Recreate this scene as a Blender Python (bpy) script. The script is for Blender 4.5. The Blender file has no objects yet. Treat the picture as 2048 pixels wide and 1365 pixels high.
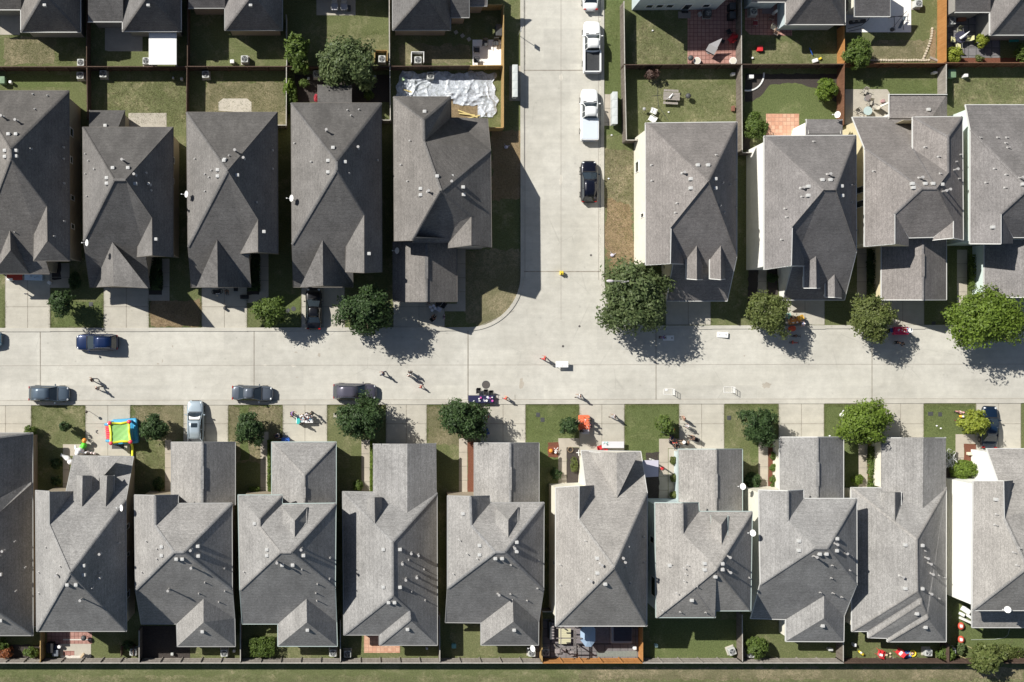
import bpy, math, random
from mathutils import Vector, Matrix
from mathutils.bvhtree import BVHTree
import numpy as np
C=bpy.context; D=bpy.data; SC=C.scene; COL=SC.collection
R=math.radians; PI=math.pi
random.seed(7)
# ---- camera: hangs 126 m up, pointing straight down; X0,Y0 is the pixel under it
H=126.0; F=2167.0; X0=714.0; Y0=700.0; KZ=1.2
cd=D.cameras.new('camera'); cam=D.objects.new('camera',cd); COL.objects.link(cam)
cam.location=(0,0,H); cd.sensor_width=36; cd.lens=36*F/2048
cd.shift_x=(1024-X0)/2048; cd.shift_y=(Y0-682.5)/2048; cd.clip_end=500
SC.camera=cam
# ---- light
SUN=Vector((-0.975,0.635,1.0)).normalized()
w=D.worlds.new('World'); SC.world=w; w.use_nodes=True
nt=w.node_tree; bg=nt.nodes['Background']; sky=nt.nodes.new('ShaderNodeTexSky')
sky.sky_type='NISHITA'; sky.sun_disc=False
el=math.asin(SUN.z); az=math.atan2(SUN.x,SUN.y)
sky.sun_elevation=el; sky.sun_rotation=az; sky.altitude=50
nt.links.new(sky.outputs[0],bg.inputs[0]); bg.inputs[1].default_value=0.050
sl=D.lights.new('sun','SUN'); sl.energy=5.0; sl.angle=R(0.53); sl.color=(1.0,0.962,0.89)
so=D.objects.new('sun',sl); COL.objects.link(so)
so.rotation_euler=(-SUN).to_track_quat('-Z','Y').to_euler(); so.location=(0,0,60)
vs=SC.view_settings; vs.view_transform='Standard'; vs.look='None'; vs.exposure=0.38; vs.gamma=1
vs.use_curve_mapping=False
SC.render.engine='CYCLES'
# ---- helpers
def P(px,py,z=0.0):
    s=(H-z)/F
    return Vector(((px-X0)*s, -(py-Y0)*s, z))
def tag(o,label=None,cat=None,group=None,kind=None):
    if label: o['label']=label
    if cat: o['category']=cat
    if group: o['group']=group
    if kind: o['kind']=kind
    return o
def thing(name,label,cat,loc=(0,0,0),rz=0,group=None):
    o=D.objects.new(name,None); COL.objects.link(o); o.location=loc; o.rotation_euler=(0,0,rz)
    o.empty_display_size=.3
    return tag(o,label,cat,group)
def kids(o): return [c for c in D.objects if c.parent is o]
def copy_tree(o,loc=None,rz=None,label=None,parent=None,group=None,mats=None,scale=None):
    c=o.copy(); COL.objects.link(c); c.parent=parent
    if loc is not None: c.location=loc
    if rz is not None: c.rotation_euler=(0,0,rz)
    if scale: c.scale=(scale,)*3 if not hasattr(scale,'__len__') else scale
    if label: c['label']=label
    if group: c['group']=group
    if mats and c.type=='MESH':
        k=c.name.split('.')[0]
        if k in mats:
            c.material_slots[0].link='OBJECT'; c.material_slots[0].material=mats[k]
    for ch in CH.get(o.name,[]):
        cc=copy_tree(ch,parent=c,mats=mats)
        CH.setdefault(c.name,[]).append(cc)
    return c
CH={}
class MB:
    def __init__(s): s.v=[]; s.f=[]
    def poly(s,pts):
        n=len(s.v); s.v+= [tuple(p) for p in pts]; s.f.append(tuple(range(n,n+len(pts)))); return s
    def box(s,cx,cy,cz,sx,sy,sz,rz=0,tilt=0):
        n=len(s.v); c,si=math.cos(rz),math.sin(rz)
        for dz in (-.5,.5):
            for dx,dy in ((-.5,-.5),(.5,-.5),(.5,.5),(-.5,.5)):
                x=dx*sx; y=dy*sy; z=dz*sz+ (y*tilt)
                s.v.append((cx+x*c-y*si, cy+x*si+y*c, cz+z))
        s.f+=[(n+3,n+2,n+1,n),(n+4,n+5,n+6,n+7),(n,n+1,n+5,n+4),(n+1,n+2,n+6,n+5),(n+2,n+3,n+7,n+6),(n+3,n,n+4,n+7)]
        return s
    def rbox(s,cx,cy,z0,z1,sx,sy,r=.1,rz=0,taper=1.0,crown=0.0,seg=4):
        pts=[]
        for qx,qy,a0 in ((1,1,0),(-1,1,90),(-1,-1,180),(1,-1,270)):
            for k in range(seg+1):
                a=R(a0+90*k/seg); pts.append((qx*(sx/2-r)+r*math.cos(a), qy*(sy/2-r)+r*math.sin(a)))
        c,si=math.cos(rz),math.sin(rz); n=len(s.v); m=len(pts)
        def ring(sc,z):
            for x,y in pts: s.v.append((cx+(x*c-y*si)*sc, cy+(x*si+y*c)*sc, z))
        ring(1,z0); ring(taper,z1-(z1-z0)*.12); ring(taper*.94,z1)
        for j in range(2):
            for i in range(m):
                a=n+j*m+i; b=n+j*m+(i+1)%m
                s.f.append((a,b,b+m,a+m))
        s.v.append((cx,cy,z1+crown)); t=len(s.v)-1
        for i in range(m): s.f.append((n+2*m+i,n+2*m+(i+1)%m,t))
        s.f.append(tuple(reversed(range(n,n+m))))
        return s
    def cyl(s,x,y,z0,z1,r0,r1=None,n=12,cap=True):
        if r1 is None: r1=r0
        k=len(s.v)
        for z,r in ((z0,r0),(z1,r1)):
            for i in range(n):
                a=2*PI*i/n; s.v.append((x+r*math.cos(a),y+r*math.sin(a),z))
        for i in range(n): s.f.append((k+i,k+(i+1)%n,k+n+(i+1)%n,k+n+i))
        if cap: s.f.append(tuple(range(k+n,k+2*n))); s.f.append(tuple(reversed(range(k,k+n))))
        return s
    def tube(s,pts,r,n=6):
        k0=len(s.v); pts=[Vector(p) for p in pts]
        for i,p in enumerate(pts):
            d=(pts[min(i+1,len(pts)-1)]-pts[max(i-1,0)]).normalized()
            u=d.orthogonal().normalized() if abs(d.z)<.9 else Vector((1,0,0))
            if abs(d.z)<.9: u=d.cross(Vector((0,0,1))).normalized()
            v=d.cross(u).normalized(); rr=r[i] if hasattr(r,'__len__') else r
            for j in range(n):
                a=2*PI*j/n; s.v.append(tuple(p+u*rr*math.cos(a)+v*rr*math.sin(a)))
        for i in range(len(pts)-1):
            for j in range(n):
                a=k0+i*n+j; b=k0+i*n+(j+1)%n
                s.f.append((a,b,b+n,a+n))
        s.f.append(tuple(range(k0,k0+n))); e=k0+(len(pts)-1)*n; s.f.append(tuple(range(e,e+n)))
        return s
    def ball(s,x,y,z,rx,ry=None,rz=None,nu=10,nv=6,half=False):
        ry=ry or rx; rz=rz or rx; k=len(s.v)
        for j in range(nv+1):
            t=(PI/2 if half else PI)*j/nv
            for i in range(nu):
                a=2*PI*i/nu; s.v.append((x+rx*math.sin(t)*math.cos(a),y+ry*math.sin(t)*math.sin(a),z+rz*math.cos(t)))
        for j in range(nv):
            for i in range(nu):
                a=k+j*nu+i; b=k+j*nu+(i+1)%nu; s.f.append((a,a+nu,b+nu,b))
        return s
    def torus(s,x,y,z,Rr,r,n=16,m=6):
        k=len(s.v)
        for i in range(n):
            a=2*PI*i/n
            for j in range(m):
                b=2*PI*j/m; q=Rr+r*math.cos(b); s.v.append((x+q*math.cos(a),y+q*math.sin(a),z+r*math.sin(b)))
        for i in range(n):
            for j in range(m):
                s.f.append((k+i*m+j,k+((i+1)%n)*m+j,k+((i+1)%n)*m+(j+1)%m,k+i*m+(j+1)%m))
        return s
    def prism(s,pts,z0,z1):
        k=len(s.v); n=len(pts)
        for z in (z0,z1): s.v+=[(p[0],p[1],z) for p in pts]
        s.f.append(tuple(range(k+n,k+2*n))); s.f.append(tuple(reversed(range(k,k+n))))
        for i in range(n): s.f.append((k+i,k+(i+1)%n,k+n+(i+1)%n,k+n+i))
        return s
    def build(s,name,mat,parent=None,smooth=False,off=None):
        if off is None: off=(0,0,0)
        v=[(a[0]-off[0],a[1]-off[1],a[2]-off[2]) for a in s.v]
        me=D.meshes.new(name); me.from_pydata(v,[],s.f); me.validate(); me.materials.append(mat)
        if smooth:
            me.polygons.foreach_set('use_smooth',[True]*len(me.polygons))
        o=D.objects.new(name,me); COL.objects.link(o)
        if parent is not None: o.parent=parent; CH.setdefault(parent.name,[]).append(o)
        return o
def part(mb,name,mat,parent,smooth=False):   # mb in world coordinates, parent unrotated
    return mb.build(name,mat,parent,smooth,off=parent.location)
def struct(mb,name,mat):
    return tag(mb.build(name,mat),kind='structure')
# ---- materials
def lin(c): return tuple(((x/255)/12.92 if x/255<=.04045 else ((x/255+.055)/1.055)**2.4) for x in c)
MC={}
def mat(name,col,rough=.7,metal=0,var=0,vscale=8,bump=0,bscale=40,spec=.5,clear=0,trans=0,emis=None,alpha=1):
    if name in MC: return MC[name]
    m=D.materials.new(name); m.use_nodes=True; t=m.node_tree; b=t.nodes['Principled BSDF']
    b.inputs['Base Color'].default_value=(*col,1); b.inputs['Roughness'].default_value=rough
    b.inputs['Metallic'].default_value=metal; b.inputs['Specular IOR Level'].default_value=spec
    b.inputs['Coat Weight'].default_value=clear; b.inputs['Coat Roughness'].default_value=.05
    if trans: b.inputs['Transmission Weight'].default_value=trans
    if alpha<1: b.inputs['Alpha'].default_value=alpha
    if var:
        g=t.nodes.new('ShaderNodeNewGeometry'); n=t.nodes.new('ShaderNodeTexNoise')
        n.inputs['Scale'].default_value=vscale; n.inputs['Detail'].default_value=5; n.inputs['Roughness'].default_value=.65
        t.links.new(g.outputs['Position'],n.inputs['Vector'])
        mr=t.nodes.new('ShaderNodeMapRange'); mr.inputs[1].default_value=.3; mr.inputs[2].default_value=.7
        mr.inputs[3].default_value=1-var; mr.inputs[4].default_value=1+var
        t.links.new(n.outputs[0],mr.inputs[0])
        mx=t.nodes.new('ShaderNodeVectorMath'); mx.operation='SCALE'; mx.inputs[0].default_value=col
        t.links.new(mr.outputs[0],mx.inputs['Scale']); t.links.new(mx.outputs[0],b.inputs['Base Color'])
    if bump:
        g=t.nodes.new('ShaderNodeNewGeometry'); n=t.nodes.new('ShaderNodeTexNoise'); n.inputs['Scale'].default_value=bscale
        n.inputs['Detail'].default_value=4
        t.links.new(g.outputs['Position'],n.inputs['Vector'])
        bp=t.nodes.new('ShaderNodeBump'); bp.inputs['Strength'].default_value=bump; bp.inputs['Distance'].default_value=.05
        t.links.new(n.outputs[0],bp.inputs['Height']); t.links.new(bp.outputs[0],b.inputs['Normal'])
    MC[name]=m; return m
def N(t,kind,**kw):
    n=t.nodes.new(kind)
    for k,v in kw.items():
        if k.startswith('i_'): n.inputs[int(k[2:])].default_value=v
        else: setattr(n,k,v)
    return n
def noise(t,src,scale,detail=5,rough=.6,dist=0):
    n=t.nodes.new('ShaderNodeTexNoise'); n.inputs['Scale'].default_value=scale; n.inputs['Detail'].default_value=detail
    n.inputs['Roughness'].default_value=rough; n.inputs['Distortion'].default_value=dist
    t.links.new(src,n.inputs['Vector']); return n.outputs[0]
def ramp(t,src,stops):
    r=t.nodes.new('ShaderNodeValToRGB'); e=r.color_ramp.elements
    while len(e)<len(stops): e.new(.5)
    for i,(p,c) in enumerate(stops): e[i].position=p; e[i].color=(*c,1) if hasattr(c,'__len__') else (c,c,c,1)
    t.links.new(src,r.inputs[0]); return r.outputs[0]
def mix(t,fac,a,b,mode='MIX'):
    m=t.nodes.new('ShaderNodeMix'); m.data_type='RGBA'; m.blend_type=mode
    def setin(i,v):
        if hasattr(v,'is_linked') or isinstance(v,bpy.types.NodeSocket): t.links.new(v,m.inputs[i])
        elif hasattr(v,'__len__'): m.inputs[i].default_value=(*v,1)
        else: m.inputs[i].default_value=v
    setin(0,fac); setin(6,a); setin(7,b); return m.outputs[2]
def base(name,rough=.8,spec=.3):
    m=D.materials.new(name); m.use_nodes=True; t=m.node_tree; b=t.nodes['Principled BSDF']
    b.inputs['Roughness'].default_value=rough; b.inputs['Specular IOR Level'].default_value=spec
    g=t.nodes.new('ShaderNodeNewGeometry'); return m,t,b,g.outputs['Position']
def bumpto(t,b,src,st=.5,dist=.05):
    bp=t.nodes.new('ShaderNodeBump'); bp.inputs['Strength'].default_value=st; bp.inputs['Distance'].default_value=dist
    t.links.new(src,bp.inputs['Height']); t.links.new(bp.outputs[0],b.inputs['Normal'])
def shingle(name,dark,light,alg=0.0):
    m,t,b,p=base(name,.92,.2)
    # long thin tabs: noise stretched along the slope plus fine granules
    mp=t.nodes.new('ShaderNodeMapping'); mp.inputs['Scale'].default_value=(3.2,3.2,9.0); t.links.new(p,mp.inputs[0])
    tabs=noise(t,mp.outputs[0],1.0,3,.7); fine=noise(t,p,9,4,.75); big=noise(t,p,.35,4,.6)
    sp=t.nodes.new('ShaderNodeSeparateXYZ'); t.links.new(p,sp.inputs[0])
    mm=t.nodes.new('ShaderNodeMath'); mm.operation='MULTIPLY'; mm.inputs[1].default_value=9.0; t.links.new(sp.outputs[2],mm.inputs[0])
    fr=t.nodes.new('ShaderNodeMath'); fr.operation='FRACT'; t.links.new(mm.outputs[0],fr.inputs[0])
    c=ramp(t,fine,[(.26,dark),(.74,light)])
    c=mix(t,.5,c,ramp(t,tabs,[(.36,.68),(.64,1.28)]),'MULTIPLY')
    c=mix(t,.8,c,ramp(t,big,[(.3,.80),(.7,1.16)]),'MULTIPLY')
    mp2=t.nodes.new('ShaderNodeMapping'); mp2.inputs['Scale'].default_value=(.9,.25,.5); t.links.new(p,mp2.inputs[0])
    c=mix(t,.5,c,ramp(t,noise(t,mp2.outputs[0],1.0,4,.7),[(.35,.78),(.65,1.12)]),'MULTIPLY')
    c=mix(t,.35,c,ramp(t,fr.outputs[0],[(.0,.62),(.22,1.0)]),'MULTIPLY')
    m2=t.nodes.new('ShaderNodeMath'); m2.operation='MULTIPLY'; m2.inputs[1].default_value=3.1; t.links.new(sp.outputs[2],m2.inputs[0])
    f2=t.nodes.new('ShaderNodeMath'); f2.operation='FRACT'; t.links.new(m2.outputs[0],f2.inputs[0])
    c=mix(t,.30,c,ramp(t,f2.outputs[0],[(.0,.62),(.3,1.0),(1.0,1.08)]),'MULTIPLY')
    oi=t.nodes.new('ShaderNodeObjectInfo'); c=mix(t,1.0,c,ramp(t,oi.outputs['Random'],[(0,(.90,.91,.93)),(.5,(1.0,.99,.98)),(1,(1.08,1.05,1.02))]),'MULTIPLY')
    if alg:
        nn=t.nodes.new('ShaderNodeSeparateXYZ'); g=t.nodes.new('ShaderNodeNewGeometry'); t.links.new(g.outputs['True Normal'],nn.inputs[0])
        a1=t.nodes.new('ShaderNodeMapRange'); a1.inputs[1].default_value=.15; a1.inputs[2].default_value=.45; a1.inputs[4].default_value=alg; t.links.new(nn.outputs[1],a1.inputs[0])
        mp3=t.nodes.new('ShaderNodeMapping'); mp3.inputs['Scale'].default_value=(.55,.16,.3); t.links.new(p,mp3.inputs[0])
        st=mix(t,1.0,ramp(t,noise(t,mp3.outputs[0],1.0,5,.7),[(.25,.45),(.6,1.0)]),a1.outputs[0],'MULTIPLY')
        c=mix(t,st,c,tuple(x*.35 for x in dark))
    t.links.new(c,b.inputs['Base Color']); bumpto(t,b,fr.outputs[0],.15,.02); return m
SH=[shingle('grey_shingle',(0.170,0.168,0.167),(0.369,0.365,0.357)),
    shingle('brown_grey_shingle',(0.110,0.106,0.104),(0.242,0.233,0.224),.62),
    shingle('pale_shingle',(.185,.181,.176),(.385,.376,.362)),
    shingle('warm_pale_shingle',(0.140,0.133,0.130),(0.288,0.272,0.266),.3)]
def concrete(name,c0,c1,c2=(.3,.27,.22),stain=.5):
    m,t,b,p=base(name,.85,.3)
    big=noise(t,p,.12,6,.62,.6); mid=noise(t,p,.9,6,.7); fine=noise(t,p,11,4,.8)
    c=ramp(t,big,[(.3,c0),(.7,c1)])
    c=mix(t,.8,c,ramp(t,mid,[(.3,.86),(.7,1.10)]),'MULTIPLY')
    c=mix(t,.8,c,ramp(t,fine,[(.25,.88),(.75,1.10)]),'MULTIPLY')
    st=ramp(t,noise(t,p,.45,7,.75,1.2),[(.62,0.0),(.80,1.0)])
    f=t.nodes.new('ShaderNodeMath'); f.operation='MULTIPLY'; f.inputs[1].default_value=stain; t.links.new(st,f.inputs[0])
    c=mix(t,f.outputs[0],c,c2)
    mp=t.nodes.new('ShaderNodeMapping'); mp.inputs['Scale'].default_value=(.08,1.3,1); t.links.new(p,mp.inputs[0])
    c=mix(t,.55,c,ramp(t,noise(t,mp.outputs[0],1.0,5,.7),[(.35,.90),(.65,1.06)]),'MULTIPLY')
    if name=='road_concrete':
        bk=t.nodes.new('ShaderNodeTexBrick'); bk.inputs['Scale'].default_value=1.0; bk.inputs['Brick Width'].default_value=6.2; bk.inputs['Row Height'].default_value=4.15; bk.inputs['Mortar Size'].default_value=0; bk.inputs['Color1'].default_value=(.93,.93,.93,1); bk.inputs['Color2'].default_value=(1.05,1.05,1.04,1)
        t.links.new(p,bk.inputs['Vector']); c=mix(t,.8,c,bk.outputs[0],'MULTIPLY')
        ve=t.nodes.new('ShaderNodeTexVoronoi'); ve.feature='DISTANCE_TO_EDGE'; ve.inputs['Scale'].default_value=.16
        dm=mix(t,.06,p,t.nodes.new('ShaderNodeTexNoise').outputs[1],'ADD'); t.links.new(dm,ve.inputs['Vector'])
        ck=ramp(t,ve.outputs[0],[(.0,.80),(.008,1.0)]); c=mix(t,ramp(t,noise(t,p,.2,3,.5),[(.5,0.0),(.6,.8)]),c,mix(t,1.0,c,ck,'MULTIPLY'))
    # scattered oil and tyre spots
    v=t.nodes.new('ShaderNodeTexVoronoi'); v.inputs['Scale'].default_value=.55; t.links.new(p,v.inputs['Vector'])
    c=mix(t,1.0,c,ramp(t,v.outputs['Distance'],[(.0,.72),(.07,.97),(.12,1.0)]),'MULTIPLY')
    t.links.new(c,b.inputs['Base Color']); bumpto(t,b,fine,.15,.02); return m
M={}
M['road']=concrete('road_concrete',(.455,.438,.388),(.56,.543,.49),(.34,.32,.275),.40)
M['drive']=concrete('driveway_concrete',(.41,.385,.325),(.51,.485,.42),(.33,.30,.25),.35)
M['walk']=concrete('path_concrete',(.38,.34,.28),(.49,.44,.37),(.27,.24,.2),.3)
M['patio']=concrete('patio_concrete',(.40,.37,.31),(.52,.48,.41),(.27,.25,.2),.4)
M['white_slab']=mat('white_painted_slab',(.86,.84,.80),.6,var=.05,vscale=3)
M['kerb']=concrete('kerb_concrete',(.43,.41,.36),(.54,.52,.46),(.32,.3,.25),.3)
def grass(name,g0,g1,br,amt,seed=0.0):
    m,t,b,p=base(name,.95,.1)
    mp=t.nodes.new('ShaderNodeMapping'); mp.inputs['Location'].default_value=(seed,seed*.7,0); t.links.new(p,mp.inputs[0]); q=mp.outputs[0]
    fine=noise(t,q,16,5,.8); mid=noise(t,q,2.6,5,.75,.8); big=noise(t,q,.33,5,.6,.5)
    c=mix(t,ramp(t,fine,[(.3,0.0),(.7,1.0)]),g0,g1)
    tuft=ramp(t,mid,[(.38,0.0),(.66,1.0)])
    dry=ramp(t,big,[(amt,0.0),(amt+.2,1.0)])
    f=mix(t,1.0,dry,tuft,'MULTIPLY')
    c=mix(t,f,c,br)
    stk=t.nodes.new('ShaderNodeMapping'); stk.inputs['Scale'].default_value=(5,9,1); stk.inputs['Rotation'].default_value=(0,0,.6); t.links.new(q,stk.inputs[0])
    c=mix(t,ramp(t,noise(t,stk.outputs[0],1.0,6,.85,2.0),[(.57,0.0),(.66,.65)]),c,tuple(x*1.25 for x in br))
    c=mix(t,.9,c,ramp(t,noise(t,q,6,5,.75),[(.28,.55),(.72,1.35)]),'MULTIPLY')
    t.links.new(c,b.inputs['Base Color']); bumpto(t,b,fine,.9,.12); return m
M['grass']=grass('lawn_grass',(.095,.118,.042),(.205,.222,.105),(.36,.325,.20),.50)
M['greengrass']=grass('green_lawn',(.085,.12,.040),(.19,.218,.09),(.30,.30,.155),.55,30)
M['drygrass']=grass('dry_grass',(.105,.125,.052),(.225,.235,.115),(.37,.33,.20),.44,60)
M['brown']=grass('bare_soil_grass',(.20,.15,.085),(.30,.225,.13),(.36,.27,.17),.35,90)
M['deadgrass']=grass('matted_grass',(.12,.12,.062),(.25,.23,.135),(.40,.335,.22),.42,120)
M['mulch']=mat('dark_mulch',(.055,.045,.04),.95,var=.5,vscale=14,bump=.8)
M['redmulch']=mat('red_brown_mulch',(.17,.065,.038),.95,var=.45,vscale=14,bump=.8)
def pavers(name,c1,c2,mort,sc=1.0,rot=0):
    m,t,b,p=base(name,.85,.2)
    mp=t.nodes.new('ShaderNodeMapping'); mp.inputs['Rotation'].default_value=(0,0,rot); t.links.new(p,mp.inputs[0])
    br=t.nodes.new('ShaderNodeTexBrick'); br.inputs['Scale'].default_value=sc; br.inputs['Color1'].default_value=(*c1,1)
    br.inputs['Color2'].default_value=(*c2,1); br.inputs['Mortar'].default_value=(*mort,1); br.inputs['Mortar Size'].default_value=.03
    br.inputs['Brick Width'].default_value=.45; br.inputs['Row Height'].default_value=.45; br.offset=.0
    t.links.new(mp.outputs[0],br.inputs['Vector'])
    c=mix(t,.8,br.outputs[0],ramp(t,noise(t,p,3,5,.7),[(.3,.8),(.7,1.15)]),'MULTIPLY')
    t.links.new(c,b.inputs['Base Color']); return m
M['redpaver']=pavers('red_pavers',(.36,.19,.16),(.43,.25,.21),(.19,.10,.08))
M['orangepaver']=pavers('orange_pavers',(.52,.27,.18),(.62,.40,.28),(.42,.24,.17))
M['darktile']=pavers('grey_tiles',(.17,.16,.165),(.22,.21,.215),(.12,.12,.12),.5)
def wood(name,a,bb):
    m,t,b,p=base(name,.85,.2)
    mp=t.nodes.new('ShaderNodeMapping'); mp.inputs['Scale'].default_value=(7,7,.6); t.links.new(p,mp.inputs[0])
    c=ramp(t,noise(t,mp.outputs[0],1.0,4,.7),[(.3,a),(.7,bb)])
    c=mix(t,.7,c,ramp(t,noise(t,p,.6,4,.6),[(.3,.8),(.7,1.15)]),'MULTIPLY')
    t.links.new(c,b.inputs['Base Color']); return m
M['fgrey']=wood('weathered_wood',(.12,.10,.085),(.24,.21,.18))
M['fpale']=wood('pale_grey_wood',(.22,.20,.175),(.36,.33,.30))
M['fgold']=wood('golden_stained_wood',(.33,.22,.09),(.46,.32,.145))
M['forange']=wood('orange_stained_wood',(.36,.16,.05),(.48,.25,.095))
M['fbrown']=wood('red_brown_wood',(.13,.06,.035),(.22,.115,.07))
M['fdark']=wood('dark_brown_wood',(.07,.045,.035),(.13,.09,.07))
def wallm(name,c): return mat(name,c,.75,var=.06,vscale=1.5,bump=.1,bscale=12)
WALL={'beige':wallm('beige_siding',(.36,.31,.235)),'cream':wallm('cream_siding',(.74,.71,.61)),'white':wallm('white_siding',(.82,.82,.78)),
 'yellow':wallm('pale_yellow_siding',(.66,.58,.38)),'mint':wallm('pale_mint_siding',(.62,.72,.69)),'grey':wallm('grey_siding',(.30,.29,.27)),
 'tan':wallm('tan_brick',(.33,.26,.20)),'blue':wallm('grey_blue_siding',(.50,.58,.60))}
M['cap']=mat('pale_cap_board',(.42,.40,.36),.8,var=.2,vscale=3)
M['white']=mat('white_trim',(.80,.80,.78),.5); M['whitep']=mat('white_plastic',(.80,.80,.79),.4)
M['gutw']=mat('white_gutter',(.60,.60,.58),.5); M['trimgrey']=mat('grey_trim',(.34,.34,.33),.6); M['trimdark']=mat('brown_grey_trim',(.16,.145,.13),.7)
M['mintrim']=mat('pale_mint_trim',(.40,.47,.45),.5)
M['ventw']=mat('pale_metal_vent',(.50,.50,.49),.55); M['pipe']=mat('pale_pipe',(.40,.39,.38),.5)
M['joint']=mat('joint_sealant',(.27,.245,.205),.9,var=.3,vscale=2)
M['jointfaint']=mat('pale_joint',(.34,.31,.27),.9,var=.2,vscale=2)
M['glass']=mat('window_glass',(.03,.04,.045),.08,spec=.8); M['carglass']=mat('car_glass',(.025,.035,.045),.06,spec=.9)
M['rubber']=mat('black_rubber',(.02,.02,.02),.8); M['metal']=mat('grey_metal',(.45,.46,.46),.4,.6)
M['acm']=mat('pale_grey_casing',(.50,.51,.49),.5); M['acd']=mat('dark_fan',(.05,.055,.06),.6)
M['black']=mat('black_fabric',(.018,.018,.02),.8); M['darkgrey']=mat('dark_grey_plastic',(.06,.062,.065),.6)
M['chrome']=mat('chrome',(.7,.7,.7),.15,1); M['red']=mat('red_plastic',(.62,.035,.04),.5); M['blue']=mat('blue_plastic',(.03,.12,.50),.5)
M['yellow']=mat('yellow_plastic',(.80,.62,.05),.5); M['orange']=mat('orange_plastic',(.80,.22,.03),.5)
M['green']=mat('green_plastic',(.12,.45,.06),.5); M['teal']=mat('teal_fabric',(.03,.28,.22),.7)
def leafm(name,a,b2,tr=.42):
    m=D.materials.new(name); m.use_nodes=True; t=m.node_tree; b=t.nodes['Principled BSDF']; out=t.nodes['Material Output']
    b.inputs['Roughness'].default_value=.55; b.inputs['Specular IOR Level'].default_value=.35
    g=t.nodes.new('ShaderNodeNewGeometry'); c=ramp(t,g.outputs['Random Per Island'],[(0,a),(1,b2)])
    n=noise(t,g.outputs['Position'],1.4,3,.6); c=mix(t,.8,c,ramp(t,n,[(.3,.7),(.7,1.35)]),'MULTIPLY')
    t.links.new(c,b.inputs['Base Color'])
    tl=t.nodes.new('ShaderNodeBsdfTranslucent'); t.links.new(c,tl.inputs[0]); ms=t.nodes.new('ShaderNodeMixShader'); ms.inputs[0].default_value=tr
    t.links.new(b.outputs[0],ms.inputs[1]); t.links.new(tl.outputs[0],ms.inputs[2]); t.links.new(ms.outputs[0],out.inputs[0]); return m
LF={'dark':leafm('dark_leaves',(.030,.062,.020),(.080,.132,.045)),'mid':leafm('mid_leaves',(.07,.115,.022),(.16,.225,.05)),
 'olive':leafm('olive_leaves',(.092,.125,.03),(.195,.225,.075)),'bright':leafm('bright_leaves',(.10,.16,.02),(.20,.28,.045)),
 'lime':leafm('lime_leaves',(.20,.25,.03),(.34,.38,.06)),'grey':leafm('grey_green_leaves',(.075,.112,.042),(.165,.21,.085)),
 'rust':leafm('rust_leaves',(.28,.09,.035),(.42,.17,.07)),'redbush':leafm('bare_reddish_twigs',(.10,.06,.05),(.17,.11,.09)),'flower':leafm('pink_red_petals',(.5,.03,.08),(.7,.1,.12)),
 'white':leafm('white_petals',(.7,.7,.65),(.85,.85,.8))}
M['bark']=mat('bark',(.12,.085,.06),.9,var=.3,vscale=12)
# ================= ground, roads, drives =================
def poly(pts,z,name,m,kind='structure'):
    mb=MB(); mb.poly([P(x,y,z) for x,y in pts]); o=mb.build(name,m); return tag(o,kind=kind)
def rect(x0,y0,x1,y1): return [(x0,y1),(x1,y1),(x1,y0),(x0,y0)]
mb=MB(); mb.poly([(-90,-90,0),(130,-90,0),(130,90,0),(-90,90,0)]); struct(mb,'ground',M['grass'])
def wobble(pts,amp=3,step=8,seed=1):
    rnd=random.Random(seed); out=[]
    for i,(x,y) in enumerate(pts):
        x2,y2=pts[(i+1)%len(pts)]; d=math.hypot(x2-x,y2-y); n=max(1,int(d/step))
        for k in range(n):
            t=k/n; out.append((x+(x2-x)*t+rnd.uniform(-amp,amp),y+(y2-y)*t+rnd.uniform(-amp,amp)))
    return out
def patch(pts,m,name='lawn_patch',z=.004,amp=4,seed=1): return poly(wobble(pts,amp,7,seed),z,name,M[m])
# soil and lawn patches with shapes of their own
PT=[(rect(1207,300,1270,420),'deadgrass'),([(1215,395),(1262,415),(1275,540),(1222,548),(1206,480)],'brown'),(rect(299,600,402,655),'brown'),
 (rect(264,905,330,985),'drygrass'),(rect(268,812,368,880),'deadgrass'),(rect(458,812,563,925),'deadgrass'),(rect(655,812,700,935),'drygrass'),
 (rect(856,812,959,890),'deadgrass'),(rect(64,812,170,900),'drygrass'),(rect(1450,812,1500,875),'drygrass'),(rect(1268,40,1376,128),'drygrass'),
 (rect(1278,168,1475,246),'drygrass'),(rect(640,70,776,110),'drygrass'),(rect(208,165,372,300),'drygrass'),(rect(411,165,572,250),'deadgrass'),
 (rect(930,500,1042,650),'deadgrass'),(rect(1490,85,1686,126),'drygrass'),(rect(1745,80,1860,124),'deadgrass'),(rect(1905,160,2048,215),'drygrass'),(rect(984,262,1042,400),'brown'),
 (rect(800,90,942,128),'deadgrass'),(rect(10,75,110,130),'deadgrass'),(rect(900,1252,1005,1312),'drygrass'),(rect(560,1296,640,1320),'drygrass'),
 ([(0,1352),(2048,1350),(2048,1400),(0,1400)],'drygrass'),(rect(1160,1336,2048,1360),'deadgrass')]
for i,(p,m) in enumerate(PT): patch(p,m,z=.002+.0002*i,seed=i)
PG=[(rect(1053,812,1155,935),'greengrass'),(rect(1251,812,1356,925),'greengrass'),(rect(1650,812,1753,1000),'greengrass'),(rect(1848,812,1950,985),'greengrass'),
 (rect(1500,810,1555,925),'greengrass'),(rect(1902,1215,2048,1300),'greengrass'),(rect(1300,1240,1480,1318),'greengrass'),(rect(1045,0,1046,2),'greengrass'),
 (rect(1204,0,1246,270),'greengrass'),(rect(10,150,140,175),'greengrass'),(rect(480,812,498,920),'greengrass'),(rect(1490,150,1690,270),'greengrass'),
 (rect(103,605,206,653),'greengrass'),(rect(540,590,600,655),'greengrass'),(rect(1706,160,1890,190),'greengrass')]
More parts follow.
